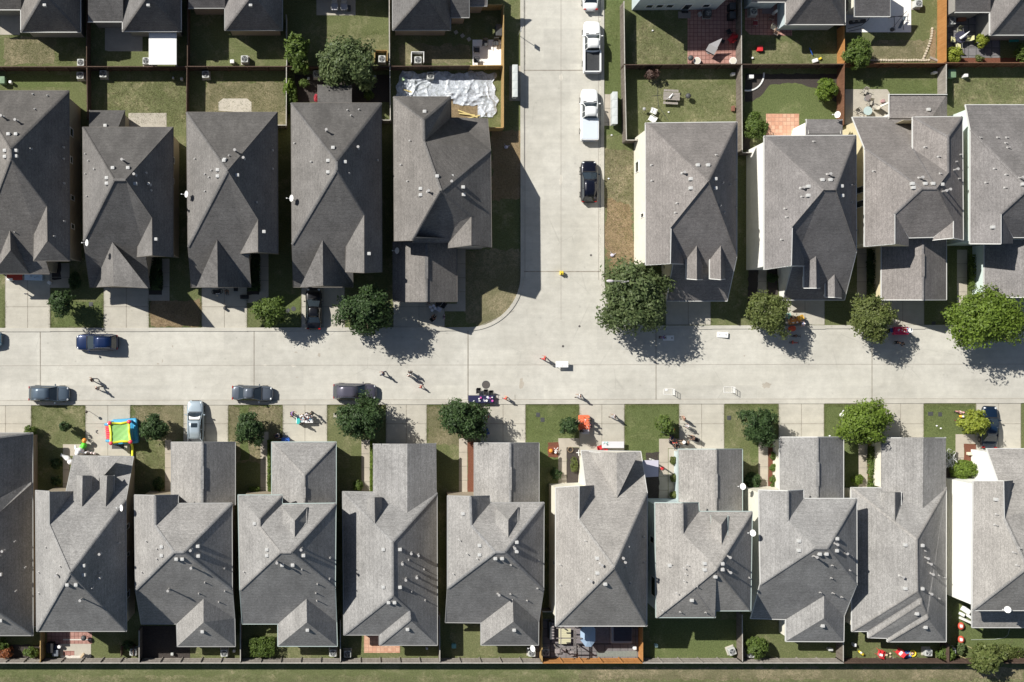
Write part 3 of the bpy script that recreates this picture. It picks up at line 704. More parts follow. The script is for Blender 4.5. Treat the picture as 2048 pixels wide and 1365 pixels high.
# U6
def typeC(key,label,wall,trim,NW,NE,A,B,W2,E2x,SW,SE,Jw,Kw,Kb,Ve,Rw,dorm,sh=3,zr=ZR,vents=(),pipes=(),bump=None,wins=()):
    h=House(label,wall,sh,trim); nw=(*NW,E2); ne=(*NE,E2); a=(*A,zr); b=(*B,zr); e2=(*E2x,E2)
    S=ys(b,e2); Wp=xs(a,nw); jw=Wp(*Jw); kw=Wp(*Kw); kb=(*Kb,E2); ve=S(*Ve); sw=S(*SW); se=S(*SE); rw=S(*Rw)
    same=A==B
    h.m([nw,ne,a] if same else [nw,ne,b,a],[nw,a,jw,kw,kb],[ne,e2,b],([a,e2,se,sw,rw,jw] if same else [a,b,e2,se,sw,rw,jw]))
    vf=(ve[0]-1,Kw[1]+1,ve[2]); h.x([jw,ve,vf,kw]); h.wall_poly([kb,kw,vf]); h.fas+=[(W3(kb),W3(kw)),(W3(kw),W3(vf))]
    if bump:
        for f in bump: h.x(f)
        f=bump[0]; h.walls([f[0],f[1],f[2],f[3]],.25); h.fas+=[(W3(f[0]),W3(f[1])),(W3(f[3]),W3(f[0]))]
    h.walls([nw,ne,e2,se,sw,rw,(Rw[0]-2,Kb[1],E2-.2),kb],gables=())
    for d in dorm: h.dormer(*d)
    h.done(vents,pipes,wins=wins); HS[key]=h
typeC('U6','pale roofed cream walled house with two dormers, just east of the side street','cream','white',(1291.7,247),(1473.6,245),(1416,363.5),(1416,363.5),(1292,530),(1473,515),(1333.5,602),(1454,602),
 (1341.4,456),(1340,527),(1292,530),(1368,523),(1347,528),[((1393.6,491.5),(1393.6,559),(1373,519),(1373,557.5),(1405,530),(1405,559)),((1441.6,491.5),(1441.6,559),(1420,519),(1420,557.5),(1450,525),(1450,558))],
 3,10.7,[(1395,331),(1415.5,331),(1381,358.5),(1381,377),(1430,358.5),(1430,377)],[(1365,347,.8),(1303,331),(1304,362),(1354,407),(1351,426),(1445,366),(1460,370),(1440,412),(1448,425),(1471,360),(1472,414),(1432,311)],wins=[(0,7,.35,.38,3.2,4.4),(0,7,.72,.80,.9,2.2)])
typeC('U7','pale roofed white walled house with an orange paved square behind it','white','white',(1529,273),(1711.5,271.5),(1646.5,381),(1670,381),(1529,539),(1712.4,505),(1567,600),(1688.5,600),
 (1584,454.6),(1582,531),(1529,539),(1609,517),(1585,533),[((1632,512.6),(1632.7,576),(1608.4,530),(1608.4,576),(1640,530),(1640,576)),((1669,549),(1669.5,594.4),(1651,567),(1651,594),(1683,580),(1683,596))],
 3,10.2,[(1616,373.5),(1616,391.5),(1644,360.5),(1660,360.5),(1682,373),(1683,392)],[(1602,377,.8),(1655,350,.8),(1570,418),(1573,435),(1563,480),(1627,284),(1701,371),(1712,338),(1709,369),(1703,405),(1712,461),(1604,394)],
 bump=[[(1612,239,3.4),(1685,239,3.4),(1685,272,4.6),(1612,272,4.6)]])
# U8
h=House('large pale roofed house with yellow west wall and paved back terrace','yellow',3,'white')
a=(1844,377,8.5); b=(1873,377,8.5); w2=(1729.6,493,E2); nwm=(1730,297,E2); NN=ys(a,nwm); nlow=NN(1705,235.4); ne=(1924.5,234,E2); Wp=xs(a,nwm); 
jw=Wp(1789,428); kw=Wp(1789,487.5); kb=(1729.6,493,E2)
p1=(1894.5,346,7.3); p0=(1896,274,6.8); Ep=xs(b,(1925,377,E2)); je=Ep(1907.7,442.7); ke=Ep(1907.7,475.7); see=(1926,480,E2)
s1=(1817.5,475.7,E2); s2=(1867,474.4,E2)
p0=(1896,274,7.3); p1=(1896,346,7.3); v1=NN(1826,235); v2=NN(1826,298); e0=(1826,235.2,5.4); ne=(1924.5,234,5.5)
h.m([nwm,nlow,v1,v2,b,a],[nwm,a,jw,kw,kb],[v2,p1,b],[e0,p0,p1,v2],[e0,ne,p0],[p0,ne,see,p1],[p1,see,ke,je,b],[a,b,je,s2,s1,jw])
h.x([jw,(1817.5,476,E2),(1817.5,493,E2),kw],[je,ke,(1867,480,E2),(1867,474.5,E2)])
h.wall_poly([kb,kw,(1817.5,493,E2)]); h.wall_poly([(1867,480,E2),ke,see]); h.fas+=[(W3(kb),W3(kw)),(W3((1867,480,E2)),W3(ke))]
h.walls([nwm,nlow,(1826,236,v1[2]),(1828,236,5.4),ne,see,(1867,480,E2),s2,s1,(1817.5,493,E2),kb])
h.x([(1777.5,188.6,2.7),(1894,188.6,2.7),(1862,237,3.5),(1777.5,237,3.5)],[(1894,188.6,2.7),(1894,237,2.7),(1862,237,3.5)]); h.walls([(1777.5,188.6,2.7),(1894,188.6,2.7),(1894,237,2.7),(1777.5,237,2.9)],.9) if False else None; h.fas+=[(W3((1777.5,237,3.5)),W3((1777.5,188.6,2.9))),(W3((1777.5,188.6,2.9)),W3((1894,188.6,2.9)))]
h.wq.append([W3((1828,236,5.35)),W3((1828,236,3.0)),W3((1828,297,5.0)),W3((1828,297,5.5))])
block(h,1763.4,1892.4,478,599.7,1845.7,'S')
h.done([(1824,368),(1849.5,368),(1865,368),(1883,369.5),(1856,220),(1826,376)],[(1838,357,.8),(1907,341,.9),(1884,384,.9),(1893,381,.8),(1850,295),(1877,314),(1920,310),(1912,324),(1880,348),(1747,343),(1917,358)],
 wins=[(0,10,.55,.62,4.0,5.8),(0,10,.40,.47,4.0,5.8)])
part(h.rv,'ridge_vent',h.sh,h.th); HS['U8']=h
# posts of the terrace cover
for q,(x,y) in enumerate(((1779.5,203),(1779.5,228))):
    c=P(x,y,3.3); o=MB().box(c.x+.25,c.y,1.65,.2,.2,3.3).build('porch_post',M['white'],h.th,off=h.th.location)
# U9
h=House('pale roofed house with mint west wall at the right edge above the street','mint',3,'white')
ap=(2056,378,9.3); nwm=(1941.4,260,E2); w2=(1940.7,487.5,E2); NN=ys(ap,nwm); nl=NN(1931.5,210.5); nlE=NN(2135,210.5); nE=(2150,260,E2); Wp=xs(ap,nwm)
jw=Wp(2001.4,428); kw=Wp(2001.4,487.5)
S=ys(ap,(2026,475,E2)); 
h.m([nl,nlE,nE,ap,nwm],[nwm,ap,jw,kw,w2],[nE,(2150,475,E2),ap],[ap,(2150,475,E2),(2026,475,E2),jw]); h.x([jw,(2026,475,E2),(2026,487.5,E2),kw]); h.wall_poly([w2,kw,(2026,487.5,E2)])
h.walls([nwm,nl,nlE,nE,(2150,475,E2),(2026,475,E2),(2026,487.5,E2),w2])
block(h,1969,2098,480,594.4,2052,'S')
h.done([(2046,369),(1985,455)],[(2038,357,.8),(1960,276),(1995,276),(2013,276),(2011,287),(2012,350),(1972,366),(1989,338),(2010,376),(2015,296,.5)]); HS['U9']=h
# ---- lower row (garages to the street above, gardens below)
def typeB(key,label,wall,trim,W,E,NWb,NEb,Kn,Jn,Vn,Ny,A,B,W2,E2x,SW,S1,G1,G2,c1,c2,Eb,gar,dorm=(),hipNW=False,sh=0,zr=ZR,vents=(),pipes=(),wins=(),ghip=None):
    zr=zr-.3 if zr==ZR else zr-.1
    h=House(label,wall,sh,trim); a=(*A,zr); b=(*B,zr); nwb=(*NWb,E2); neb=(*NEb,E2); vn=(*Vn,E2); ne=(*Ny,E2); w2=(*W2,E2); e2=(*E2x,E2)
    Wp=xs(a,(W,A[1],E2)); kn=Wp(*Kn); jn=Wp(*Jn); S=ys(a,w2); sw=S(*SW); s1=S(*S1); eb=S(*Eb); g1=S(*G1)
    h.m([nwb,kn,jn,a,w2],[kn,neb,vn,jn],[jn,vn,ne,b,a],[ne,e2,b],[a,b,e2,eb,s1,sw,w2])
    if hipNW: h.m([nwb,neb,kn])
    else: h.wall_poly([(nwb[0]+2,nwb[1]+1,nwb[2]),(neb[0]-2,neb[1]+1,neb[2]),(kn[0],nwb[1]+1,kn[2])])
    zc=s1[2]; g2=(G2[0],G2[1],g1[2]); C1=(*c1,zc); C2=(*c2,zc)
    h.x([g1,g2,C1,s1],[g2,C2,C1],[g1,eb,C2,g2]); h.fas+=[(W3(s1),W3(C1)),(W3(C1),W3(C2)),(W3(C2),W3(eb))]
    h.walls([nwb,neb,vn,ne,e2,eb,s1,sw,w2]); h.walls([(s1[0],s1[1]-6,zc),C1,C2,(eb[0],eb[1]-6,zc)],.3)
    for d in dorm: h.dormer(*d,hip=True)
    gW,gE,gN,gS,gr=gar; block(h,gW,gE,gN,gS,gr,'N',hipE=ghip)
    h.done(vents,pipes,wins=wins); part(h.rv,'ridge_vent',h.sh,h.th); HS[key]=h; return h
# L1
h=House('dark roofed house cut by the left edge below the street','tan',0,'trimgrey')
z9=6.3; rn=(-35,880,z9); rs=(-35,1203,z9); 
e=2.8; h.m([(64.6,867,e),(65.5,1271,e),rs,rn],[(-130,867,e),(64.6,867,e),rn],[(65.5,1271,e),(-130,1271,e),rs],[(-130,1271,e),(-130,867,e),rn,rs])
h.x([(63,962,e+.02),(0,996,5.35),(0,1024,5.65),(62,969,e+.25)])
h.walls([(64.6,867,e),(65.5,1271,e),(-130,1271,e),(-130,867,e)])
h.done([(1,1149),(2,1241)],[(8,1101,.7),(30,1083),(51,1135),(32,1182),(0,1112,.5)]); HS['L1']=h
# L2 catslide towards the street
h=House('grey roofed house with two dormers behind the bounce house and inflatable ghost','beige',0,'trimgrey')
ap=(140,1146.4,10.5); SW=(73.8,1262.5,E2); SE=(252.4,1262.5,E2); e1=(251,1000,E2); NN=ys(ap,e1)
ne=NN(266.5,914); nw=NN(147.8,912.5); rw=NN(132.5,983); nwb=(71.5,982,E2); Wp=xs(ap,(71.5,1146,E2)); kn=Wp(97.6,984); jn=Wp(98,1050.4); vn=NN(140,984)
h.m([nwb,kn,jn,ap,SW],[SW,SE,ap],[SE,e1,ap],[ap,jn,vn,rw,nw,ne,e1]); h.x([kn,(146,983,vn[2]),(142,992,vn[2]),jn]) ; h.wall_poly([nwb,kn,(146,983,vn[2])])
h.walls([nwb,rw,nw,ne,e1,SE,SW])
h.gable((197,963),(196.6,913),(160,913),(243,913))
h.dormer((164,1013),(165,951.5),(153,985),(153,951.5),(182,985),(182,951.5)); h.dormer((211.5,1013),(214,951.5),(199.7,985),(199.7,951.5),(227.4,985),(227.4,951.5))
h.done([(168,1131),(168.5,1149.5),(135,1169.5),(152.5,1169.5)],[(121,1133),(92,1095),(115,1149,.7),(78,1145),(78,1187),(165,1197,1.1),(238,1086),(201,1107,.6),(200,1145),(201,1155,.6),(185,1176)],
 wins=[(0,4,.22,.26,3.2,4.6),(0,4,.45,.48,3.2,4.4),(0,4,.76,.81,3.2,4.8)]); HS['L2']=h
typeB('L3','grey roofed house with the silver car nose-out on its drive','beige','trimgrey',270,465,(269.4,991),(356,991),(309.8,992),(310.3,1051.8),(356,1008),(463.5,1007.3),(348,1104.7),(367.4,1104.7),(271.4,1180),(464,1180),(283,1248),(353.5,1248),
 (407,1198),(407,1245),(355,1293),(470,1293),(469,1237),(343,470,885.4,1010,404.5),vents=[(323.5,1093.5),(323.5,1111),(353,1118),(365,1118),(396,1092.5),(397,1112),(405,1263)],
 pipes=[(293,1083),(314,1098),(314,1118),(284,1145),(339,1178,1.1),(384,1134,.8),(383,1099,.8),(410,1165),(398,1187),(449,1137),(450,1182),(438,1204)])
typeB('L4','grey roofed house with teal rimmed hipped garage and a craft table on its drive','beige','mintrim',476.5,671,(476.5,991),(563.7,991),(518.3,1038),(519,1054.6),(564,1008.7),(671.4,1007.3),(560,1105),(582,1105),(480,1180),(670,1177),(485,1248),(556,1248),
 (613,1198),(613.7,1245),(556,1292.5),(674,1292.5),(672.7,1244),(543.8,671.8,885,1012,608.2),dorm=[((589.3,1075.5),(589.3,1042),(563,1050),(563,1013),(614.5,1046),(614.3,1014))],hipNW=True,ghip=951,
 vents=[(509,1047),(534,1099),(534,1111),(607,1111),(564.5,1130),(585.5,1130),(615,1260)],pipes=[(555,1123,1.0),(603,1097,1.0),(488,1144),(604,1139),(635,1168),(632,1186),(634,1201,.5),(660,1116),(659,1158)])
# L5
h=House('long low grey roofed house with its ridge running towards the street','beige',0,'trimgrey')
q=2.75; rn=(785,1085,6.2); rs=(785.5,1192.4,6.2); nw=(685.5,984.3,q); ne=(873.5,987,q); sw=(688,1270,q); se=(874.3,1290.6,q)
Ep=xs(rn,(874,1085,q)); p=Ep(818,1222); p2=Ep(820,1240); p2=(820,1240,p[2])
h.m([nw,ne,rn],[nw,rn,rs,sw],[rs,p,(759,1270,q),sw],[p,p2,(759,1290.3,q),(759,1270,q)],[p2,se,(759,1290.3,q)],[ne,se,p2,p,rs,rn])
h.walls([nw,ne,se,(759,1290.3,q),(759,1270,q),sw])
h.dormer((750,1049),(749,995),(735,1020),(735,995),(765,1020),(765,995),hip=True)
zz=h.r(814.5,1026)[2]-.02; zw=h.r(747,1000)[2]; 
for f in ([(746,888,q),(814.5,888,zz),(814.5,1026,zz),(746,990,q)],[(872.5,887,q),(873.2,988,q),(814.5,1026,zz),(814.5,888,zz)]): h.x(f)
h.fas+=[(W3((746,888,q)),W3((814.5,888,zz))),(W3((814.5,888,zz)),W3((872.5,887,q))),(W3((746,984,q)),W3((746,888,q))),(W3((872.5,887,q)),W3((873.4,990,q)))]
h.walls([(746,888,q),(872.5,887,q),(872.5,992,q),(746,992,q)],.45); h.wall_poly([(747,890,q),(871,889,q),(814.5,890,zz)])
h.done([(766.5,1099),(766.5,1174),(800,1099),(800,1174.5),(777,1205),(789,1205),(815,1258.5)],[(804,1126,.8),(811,1158,.8),(822,1106,.6),(836,1110,.6),(833,1154,.6),(848,1139),(823,1183),(850,1201),(817,1120,.5)]); HS['L5']=h
typeB('L6','grey roofed house behind the long dark party table and tree','beige','trimgrey',893,1085,(895.5,992.8),(979,992.8),(940.5,994),(942.5,1051),(980.4,1007),(1087.5,1006),(990.6,1104.7),(1009.3,1104.7),(895.5,1177),(1086.7,1180),(891.3,1245),(962.3,1245.8),
 (1025.4,1198),(1026.8,1243.8),(962.3,1290.3),(1076.4,1290.3),(1077,1243.8),(949,1077.6,887,1012,1020.3),dorm=[((1016.5,1075.5),(1016.5,1040),(990,1050),(990,1014),(1037.5,1046),(1036.6,1014))],
 vents=[(926,1027.5),(959,1091),(959,1109.5),(990.5,1117),(1004,1117),(1033,1084.5),(1033,1103),(1028,1260)],pipes=[(934.5,1108,.5),(955,1118),(907,1148),(919,1080),(920,1081),(1027,1094,1.0),(996,1187,.9),(1022,1130),(1021,1188),(1054,1201),(1075,1177),(1077,1122)])
# L7
h=House('tall grey roofed house with a garden deck and hot tub behind it','cream',2,'white')
ap=(1228,1135,11.0); SW=(1111.7,1252,E2); SE=(1293,1252,E2); e1=(1294,986,E2); NN=ys(ap,e1); ne=NN(1281,904); nw=NN(1163,902); rw=NN(1172,972); nwb=(1112,976,E2); Wp=xs(ap,(1111.7,1135,E2)); kn=Wp(1157.5,973); jn=Wp(1157,1039); vn=NN(1188,972)
h.m([nwb,kn,jn,ap,SW],[SW,SE,ap],[SE,e1,ap],[ap,jn,vn,rw,nw,ne,e1]); h.x([kn,(1188,971,vn[2]),(1186,976,vn[2]),jn]); h.wall_poly([nwb,kn,(1188,971,vn[2])])
h.walls([nwb,rw,nw,ne,e1,SE,SW]); h.gable((1234,996),(1233,906),(1178,903),(1279,903))
h.done([(1194,1116.5),(1194.5,1146),(1210,1168)],[(1201,1128,.8),(1179,1160,.8),(1121,1130),(1121,1170),(1171,1082),(1244,1115,.6),(1248,1123,.6),(1257,1093),(1287,1074),(1288,1125),(1260,1166),(1251,1134)],wins=[(0,6,.40,.43,3.2,4.4)])
HS['L7']=h
# L8
h=House('pale roofed house with party guests sitting on its drive','blue',2,'mintrim')
a=(1433,1138,ZR); nwb=(1310.5,1006.4,E2); neb=(1396.7,1006.4,E2); ne=(1504,1024,E2); sw=(1312.7,1235,E2); s1=(1430,1235,E2); s2=(1430.7,1221.6,E2+.05); se=(1501,1221.6,E2)
Wp=xs(a,(1311,1138,E2)); kn=Wp(1364,1007); jn=Wp(1364.7,1068.5); vn=(1398,1024,E2); q=Wp(1387,1176)
h.m([nwb,kn,jn,a,q,sw],[kn,neb,vn,jn],[jn,vn,ne,a],[ne,se,a],[q,s1,sw],[a,se,s2,s1,q])
h.walls([nwb,neb,vn,ne,se,s2,s1,sw]); h.wall_poly([(1312,1007.5,E2),(1395,1007.5,E2),(1364,1007.5,kn[2])])
h.dormer((1443.5,1090.8),(1442.7,1050),(1421,1070),(1421,1032),(1455,1071),(1455,1032),hip=True)
block(h,1357,1484.4,899.4,1028,1431.9,'N')
h.done([(1409,1127),(1409,1139.5),(1444,1127.5),(1444,1139),(1430,1153.5),(1383,1200.5),(1339,1131)],[(1454,1112,1.0),(1455,1142,1.0),(1369,1137,.5),(1369,1162,.5),(1354,1187,.5),(1342,1129),(1372,1149),(1376,1131),(1393,1173),(1498,1156),(1360,1224),(1411,1225),(1326,1222)],wins=[(0,7,.62,.68,3.2,4.6),(0,7,.12,.3,3.4,5.0)])
part(h.rv,'ridge_vent',h.sh,h.th); HS['L8']=h
typeB('L9','pale roofed house beside the row of four clipped round shrubs','cream','white',1519,1713,(1518,981),(1606.5,981),(1575.4,983),(1575.4,1043.4),(1607,998),(1713,998),(1629.4,1097),(1654.4,1097),(1521.4,1168.7),(1713.4,1170),(1501.7,1237),(1572,1239),
 (1648,1192.3),(1648,1237),(1572,1282.8),(1687,1283.4),(1687.8,1232.7),(1559.6,1686.6,875.3,1005,1635),sh=2,zr=8.8,vents=[(1597.5,1082),(1597.5,1101),(1638.5,1108),(1652,1108),(1673,1077.5),(1672.5,1101.5),(1644.5,1251.5)],
 pipes=[(1627,1112,.9),(1668,1087,.9),(1664,1131),(1662,1156),(1640,1185),(1665,1186,.5),(1683,1194),(1690,1106,.6),(1704,1114),(1699,1141)])
# L10
h=House('pale roofed house whose back roof steps down in three hips beside the toy filled yard','cream',2,'white')
q=2.75; rn=(1833,1079.6,6.1); rs=(1834,1182.6,6.1); nw=(1703,976.4,q); ne=(1892,976.4,q); sw=(1704.5,1262.8,q); se=(1891.8,1283.6,q)
Ep=xs(rn,(1892,1085,q)); p1=Ep(1841,1196); p1b=(1842.5,1206,p1[2]); p2=Ep(1853,1228); p2b=(1855,1237,p2[2])
c1=(1736.5,1262.8,q); c2=(1737,1275.3,q); c3=(1775.5,1276.7,q); c4=(1775.5,1283.6,q)
h.m([nw,ne,rn],[nw,rn,rs,sw],[rs,p1,c1,sw],[p1,p1b,c2,c1],[p1b,p2,c3,c2],[p2,p2b,c4,c3],[p2b,se,c4],[ne,se,p2b,p2,p1b,p1,rs,rn])
h.walls([nw,ne,se,c4,c3,c2,c1,sw])
zz=h.r(1845,1018)[2]-.02; zw=h.r(1764,990)[2]
for f in ([(1763,875.3,q),(1846.5,875.3,zz),(1845,1018,zz),(1763,982,q)],[(1891.9,875.3,q),(1892,978,q),(1845,1018,zz),(1846.5,875.3,zz)]): h.x(f)
h.fas+=[(W3((1763,875.3,q)),W3((1846.5,875.3,zz))),(W3((1846.5,875.3,zz)),W3((1891.9,875.3,q))),(W3((1763,976,q)),W3((1763,875.3,q))),(W3((1891.9,875.3,q)),W3((1892,980,q)))]
h.walls([(1763,875.3,q),(1891.9,875.3,q),(1891.9,985,q),(1763,985,q)],.45); h.wall_poly([(1764,877,q),(1890,877,q),(1846.5,877,zz)])
h.dormer((1790,1044),(1790,985),(1761,1010),(1761,985),(1802,1010),(1802,985),hip=True)
h.done([(1810,1090),(1810,1177),(1843.5,1091),(1843.5,1177.5),(1833,1227.5),(1850,1254.5)],[(1800,1152,.8),(1849,1115,.8),(1855,1126,.8),(1860,1147,.7),(1849,1102),(1876,1151),(1857,1186,.7),(1877,1197),(1888,1155)]); HS['L10']=h
# L11
h=House('house with blank white west wall and back porch roof at the lower right edge','white',2,'white')
ap=(2055,1136,9.4); nwb=(1947,963,E2); SW=(1945,1221,E2); SEe=(2170,1221,E2); e1=(2170,985,E2); NN=ys(ap,(2048,985,E2)); ne=NN(2150,898.5); nw=NN(1974,898.5); rw=NN(1997,962); Wp=xs(ap,(1946,1136,E2)); kn=Wp(2006.6,963); jn=Wp(2008,1038)
h.m([nwb,kn,jn,ap,SW],[SW,SEe,ap],[SEe,e1,ap],[ap,jn,(2024,962,NN(2024,962)[2]),rw,nw,ne,e1]); h.x([kn,(2026,961,NN(2024,962)[2]),(2024,968,NN(2024,962)[2]),jn]); h.wall_poly([nwb,kn,(2026,961,E2)])
h.walls([nwb,rw,nw,ne,e1,SEe,SW])
h.x([(1945,1223,3.3),(2170,1223,3.3),(2170,1255,2.7),(1945,1255,2.7)]); h.fas+=[(W3((1945,1223,3.3)),W3((1945,1255,2.7))),(W3((1945,1255,2.7)),W3((2170,1255,2.7)))]
for x in (1950,2045): h.walls([(x,1248,2.75),(x+4,1248,2.75),(x+4,1252,2.75),(x,1252,2.75)],.0)
h.done([(1991,999)],[(1993,1029),(1990,1050,.5),(2027,1105,.5),(2038,1096),(2034,1131)]); HS['L11']=h
# ---- top strip
def top(key,label,wall,trim,W,E,S,ap,left=None,sh=1,vents=(),z=3.0,zr=6.6,rightp=None,yN=-150):
    h=House(label,wall,sh,trim); a=(*ap,zr); a2=(ap[0],-110,zr)
    sw=(W,S,z); se=(E,S,z); nw=(W,yN,z); ne=(E,yN,z)
    h.m([sw,se,a],[nw,sw,a,a2],[se,ne,a2,a],[ne,nw,a2]); h.walls([sw,se,ne,nw])
    for q in (left,rightp):
        if q:
            x0,x1,s=q; h.x([(x0,s,z),(x1,s,z),(x1,-60,z+2.7),(x0,-60,z+2.7)]); h.walls([(x0,s,z),(x1,s,z),(x1,-70,z),(x0,-70,z)],.35); h.fas.append((W3((x0,s,z)),W3((x1,s,z))))
            if q is rightp: h.fas.append((W3((x1,s,z)),W3((x1,-60,z+2.7))))
    h.done(vents); HS[key]=h; return h
top('T1','grey roofed bungalow end in the top left corner','grey','white',42,160.7,64,(88,-14),(-60,42,19.5),vents=[(90,11)],)
top('T2','grey roofed bungalow end with the white patio cover attached','grey','white',245.4,361.7,62.5,(297,-12),(176,246,43.6),vents=[(297,11)])
top('T3','grey roofed bungalow end over the sunny yard right of the white patio cover','tan','trimgrey',450,564.4,60.3,(506,-14),(377,450,16.3),sh=3,vents=[(501.5,11)])
top('T5','grey roofed bungalow end inside the new golden fence','tan','trimgrey',785.7,900.8,60,(850,-14),None,rightp=(901,938,35))
h=HS['T5']
top('T7','grey roofed bungalow end with white gutters above the right hand red paved yard','blue','white',1571.8,1690,49,(1640,-40),(1504,1571,4),sh=3)
top('T9','grey roofed bungalow end with white gutters in the top right corner','grey','white',1980.5,2100,70,(2055,-20),(1911,1981,24.5),sh=3)
h=House('small brown roofed porch over the white painted terrace at the top right','cream',3,'white'); 
h.m([(1710,33,3.0),(1780,33,3.0),(1780,-60,5.6),(1710,-60,5.6)]); h.walls([(1714,10,3.4),(1776,10,3.4),(1776,-55,3.4),(1714,-55,3.4)],.1); h.done(); 
h=House('grey roofed corner wing with stepped wall behind the golden fence by the side street','tan',3,'trimgrey'); 
h.m([(938,12,3.0),(973.5,12,3.0),(975,-60,5.0),(938,-60,5.0)]); h.walls([(938,12,3.0),(973.5,12,3.0),(975,-55,3.0),(938,-55,3.0)],.3); h.done()
# T6: two storey, its pale blue-grey garden front shows below the top edge
h=House('tall pale grey-blue house front with three small windows in a row at the top edge','blue',0,'white')
def base_at(x,y): return P(x,y,0)
b0=base_at(1263.6,21); b1=base_at(1431,19.5)
zt=6.8; q=[Vector((b0.x,b0.y,0)),Vector((b1.x,b1.y,0)),Vector((b1.x,b1.y+14,0)),Vector((b0.x,b0.y+14,0))]
for i in range(4): a,b=q[i],q[(i+1)%4]; h.wq.append([a,b,b+Vector((0,0,zt)),a+Vector((0,0,zt))])
h.loops=[[v+Vector((0,0,zt)) for v in q]]
mid=(b0.x+b1.x)/2; e=.35; A=[Vector((b0.x-e,b0.y-e,zt)),Vector((b1.x+e,b1.y-e,zt)),Vector((b1.x+e,b1.y+14.3,zt)),Vector((b0.x-e,b0.y+14.3,zt)),Vector((mid,b0.y+4.6,zt+3.5)),Vector((mid,b0.y+9.5,zt+3.5))]
h.main+=[[A[0],A[1],A[4]],[A[1],A[2],A[5],A[4]],[A[2],A[3],A[5]],[A[3],A[0],A[4],A[5]]]
h.done(wins=[(0,0,.13,.21,1.0,2.0),(0,0,.25,.33,1.0,2.0),(0,0,.37,.45,1.0,2.0),(0,0,.80,.88,1.0,2.0),(0,0,.58,.67,.1,2.0)]); HS['T6']=h
# T4 just above the frame: only its roof edge shadow shows
top('T4','grey roofed house wholly beyond the top edge above the garden chairs','tan','trimgrey',590,745,-35,(668,-100),None,yN=-250)
# satellite dishes
for a in [(174,486,6.6,'white satellite dish on the front left roof corner of the second house above the street'),(373,389,6.6,'white satellite dish on the west eave of the third house above the street'),(583,397,6.6,'white satellite dish on the west eave of the house with the black car'),
 (794,502,3.3,'shaded satellite dish on the roof edge of the corner garage'),(243,1016,6.5,'white satellite dish on the east eave of the dormer house below the street'),(1485,973,4.2,'white satellite dish on the garage roof edge above the rounded shrubs'),
 (1505,1066,6.5,'white satellite dish on the east eave near the narrow gap of two pale roofs'),(2014,1219,6.3,'white satellite dish over the white gutter of the lower right porch roof'),(1674,230,4.5,'white satellite dish behind the roof beside the brown fence, top right'),(1065,1297,2.6,'white satellite dish on a pole in the back yard by the long fence')]: dish(*a)
# ================= fences =================
def fence(a,b,label,m='fgrey',h=1.85,side=0,group='board fences between yards',bw=.15):
    """a,b = pixels of the fence top; rails and posts on the side given by the sign of side"""
    p=P(*a,h); q=P(*b,h); p.z=q.z=0; L=(q-p).length; d=(q-p)/L; ang=math.atan2(d.y,d.x); nn=Vector((-d.y,d.x,0))*(1 if side>=0 else -1)
    c=(p+q)/2; t=thing('board_fence',label,'fence',(c.x,c.y,0),0,group)
    rnd=random.Random(int(a[0]*7+a[1]*3)); mb=MB(); n=max(2,int(L/bw))
    for i in range(n):
        u=p+d*(L*(i+.5)/n); hh=h+rnd.uniform(-.03,.03)
        mb.box(u.x,u.y,hh/2,L/n*.93,.022,hh,ang+rnd.uniform(-.02,.02))
    part(mb,'board_panel',M[m],t)
    ps=MB(); k=max(1,round(L/2.25))
    for i in range(k+1):
        u=p+d*(L*i/k)+nn*.09; part(MB().box(u.x,u.y,h/2-.02,.10,.10,h,ang),'post',M[m],t)
    for z in (.35,1.0,h-.22):
        u=c+nn*.045; part(MB().box(u.x,u.y,z,L,.05,.09,ang),'rail',M[m],t)
    u=c+nn*.01; part(MB().box(u.x,u.y,h+.05,L,.09,.035,ang),'cap_board',M['cap'] if m in('fgrey','fpale') else M[m],t)
    return t
yt=131.5; xsn=[(-40,175),(175,375),(375,574),(574,779)]
nm=['behind the top left bungalow','behind the house with the small lean-to','behind the third upper house','under the grey-green tree']
for i,(x0,x1) in enumerate(xsn): fence((x0,134-i*.3),(x1,134-i*.3),'weathered board fence running left to right '+nm[i],side=-1,m='fdark')
fence((779,133),(940,132),'weathered board fence along the top of the yard covered in plastic sheeting','fdark',side=-1)
fence((940,132),(1005,131),'short golden brown fence with open slats below the white square patio','fgold',side=-1)
fence((1249,130),(1482,129),'weathered fence between the tall pale house yard and the picnic table yard','fdark',side=-1)
fence((1482,129),(1688,128.5),'weathered fence above the curved dark planting bed','fdark',side=-1)
fence((1688,127),(1892,127),'brown fence below the stone edged lawn','fbrown',side=-1)
fence((1892,126),(2080,126),'brown fence below the grey tiled yard at the top right','fbrown',side=-1)
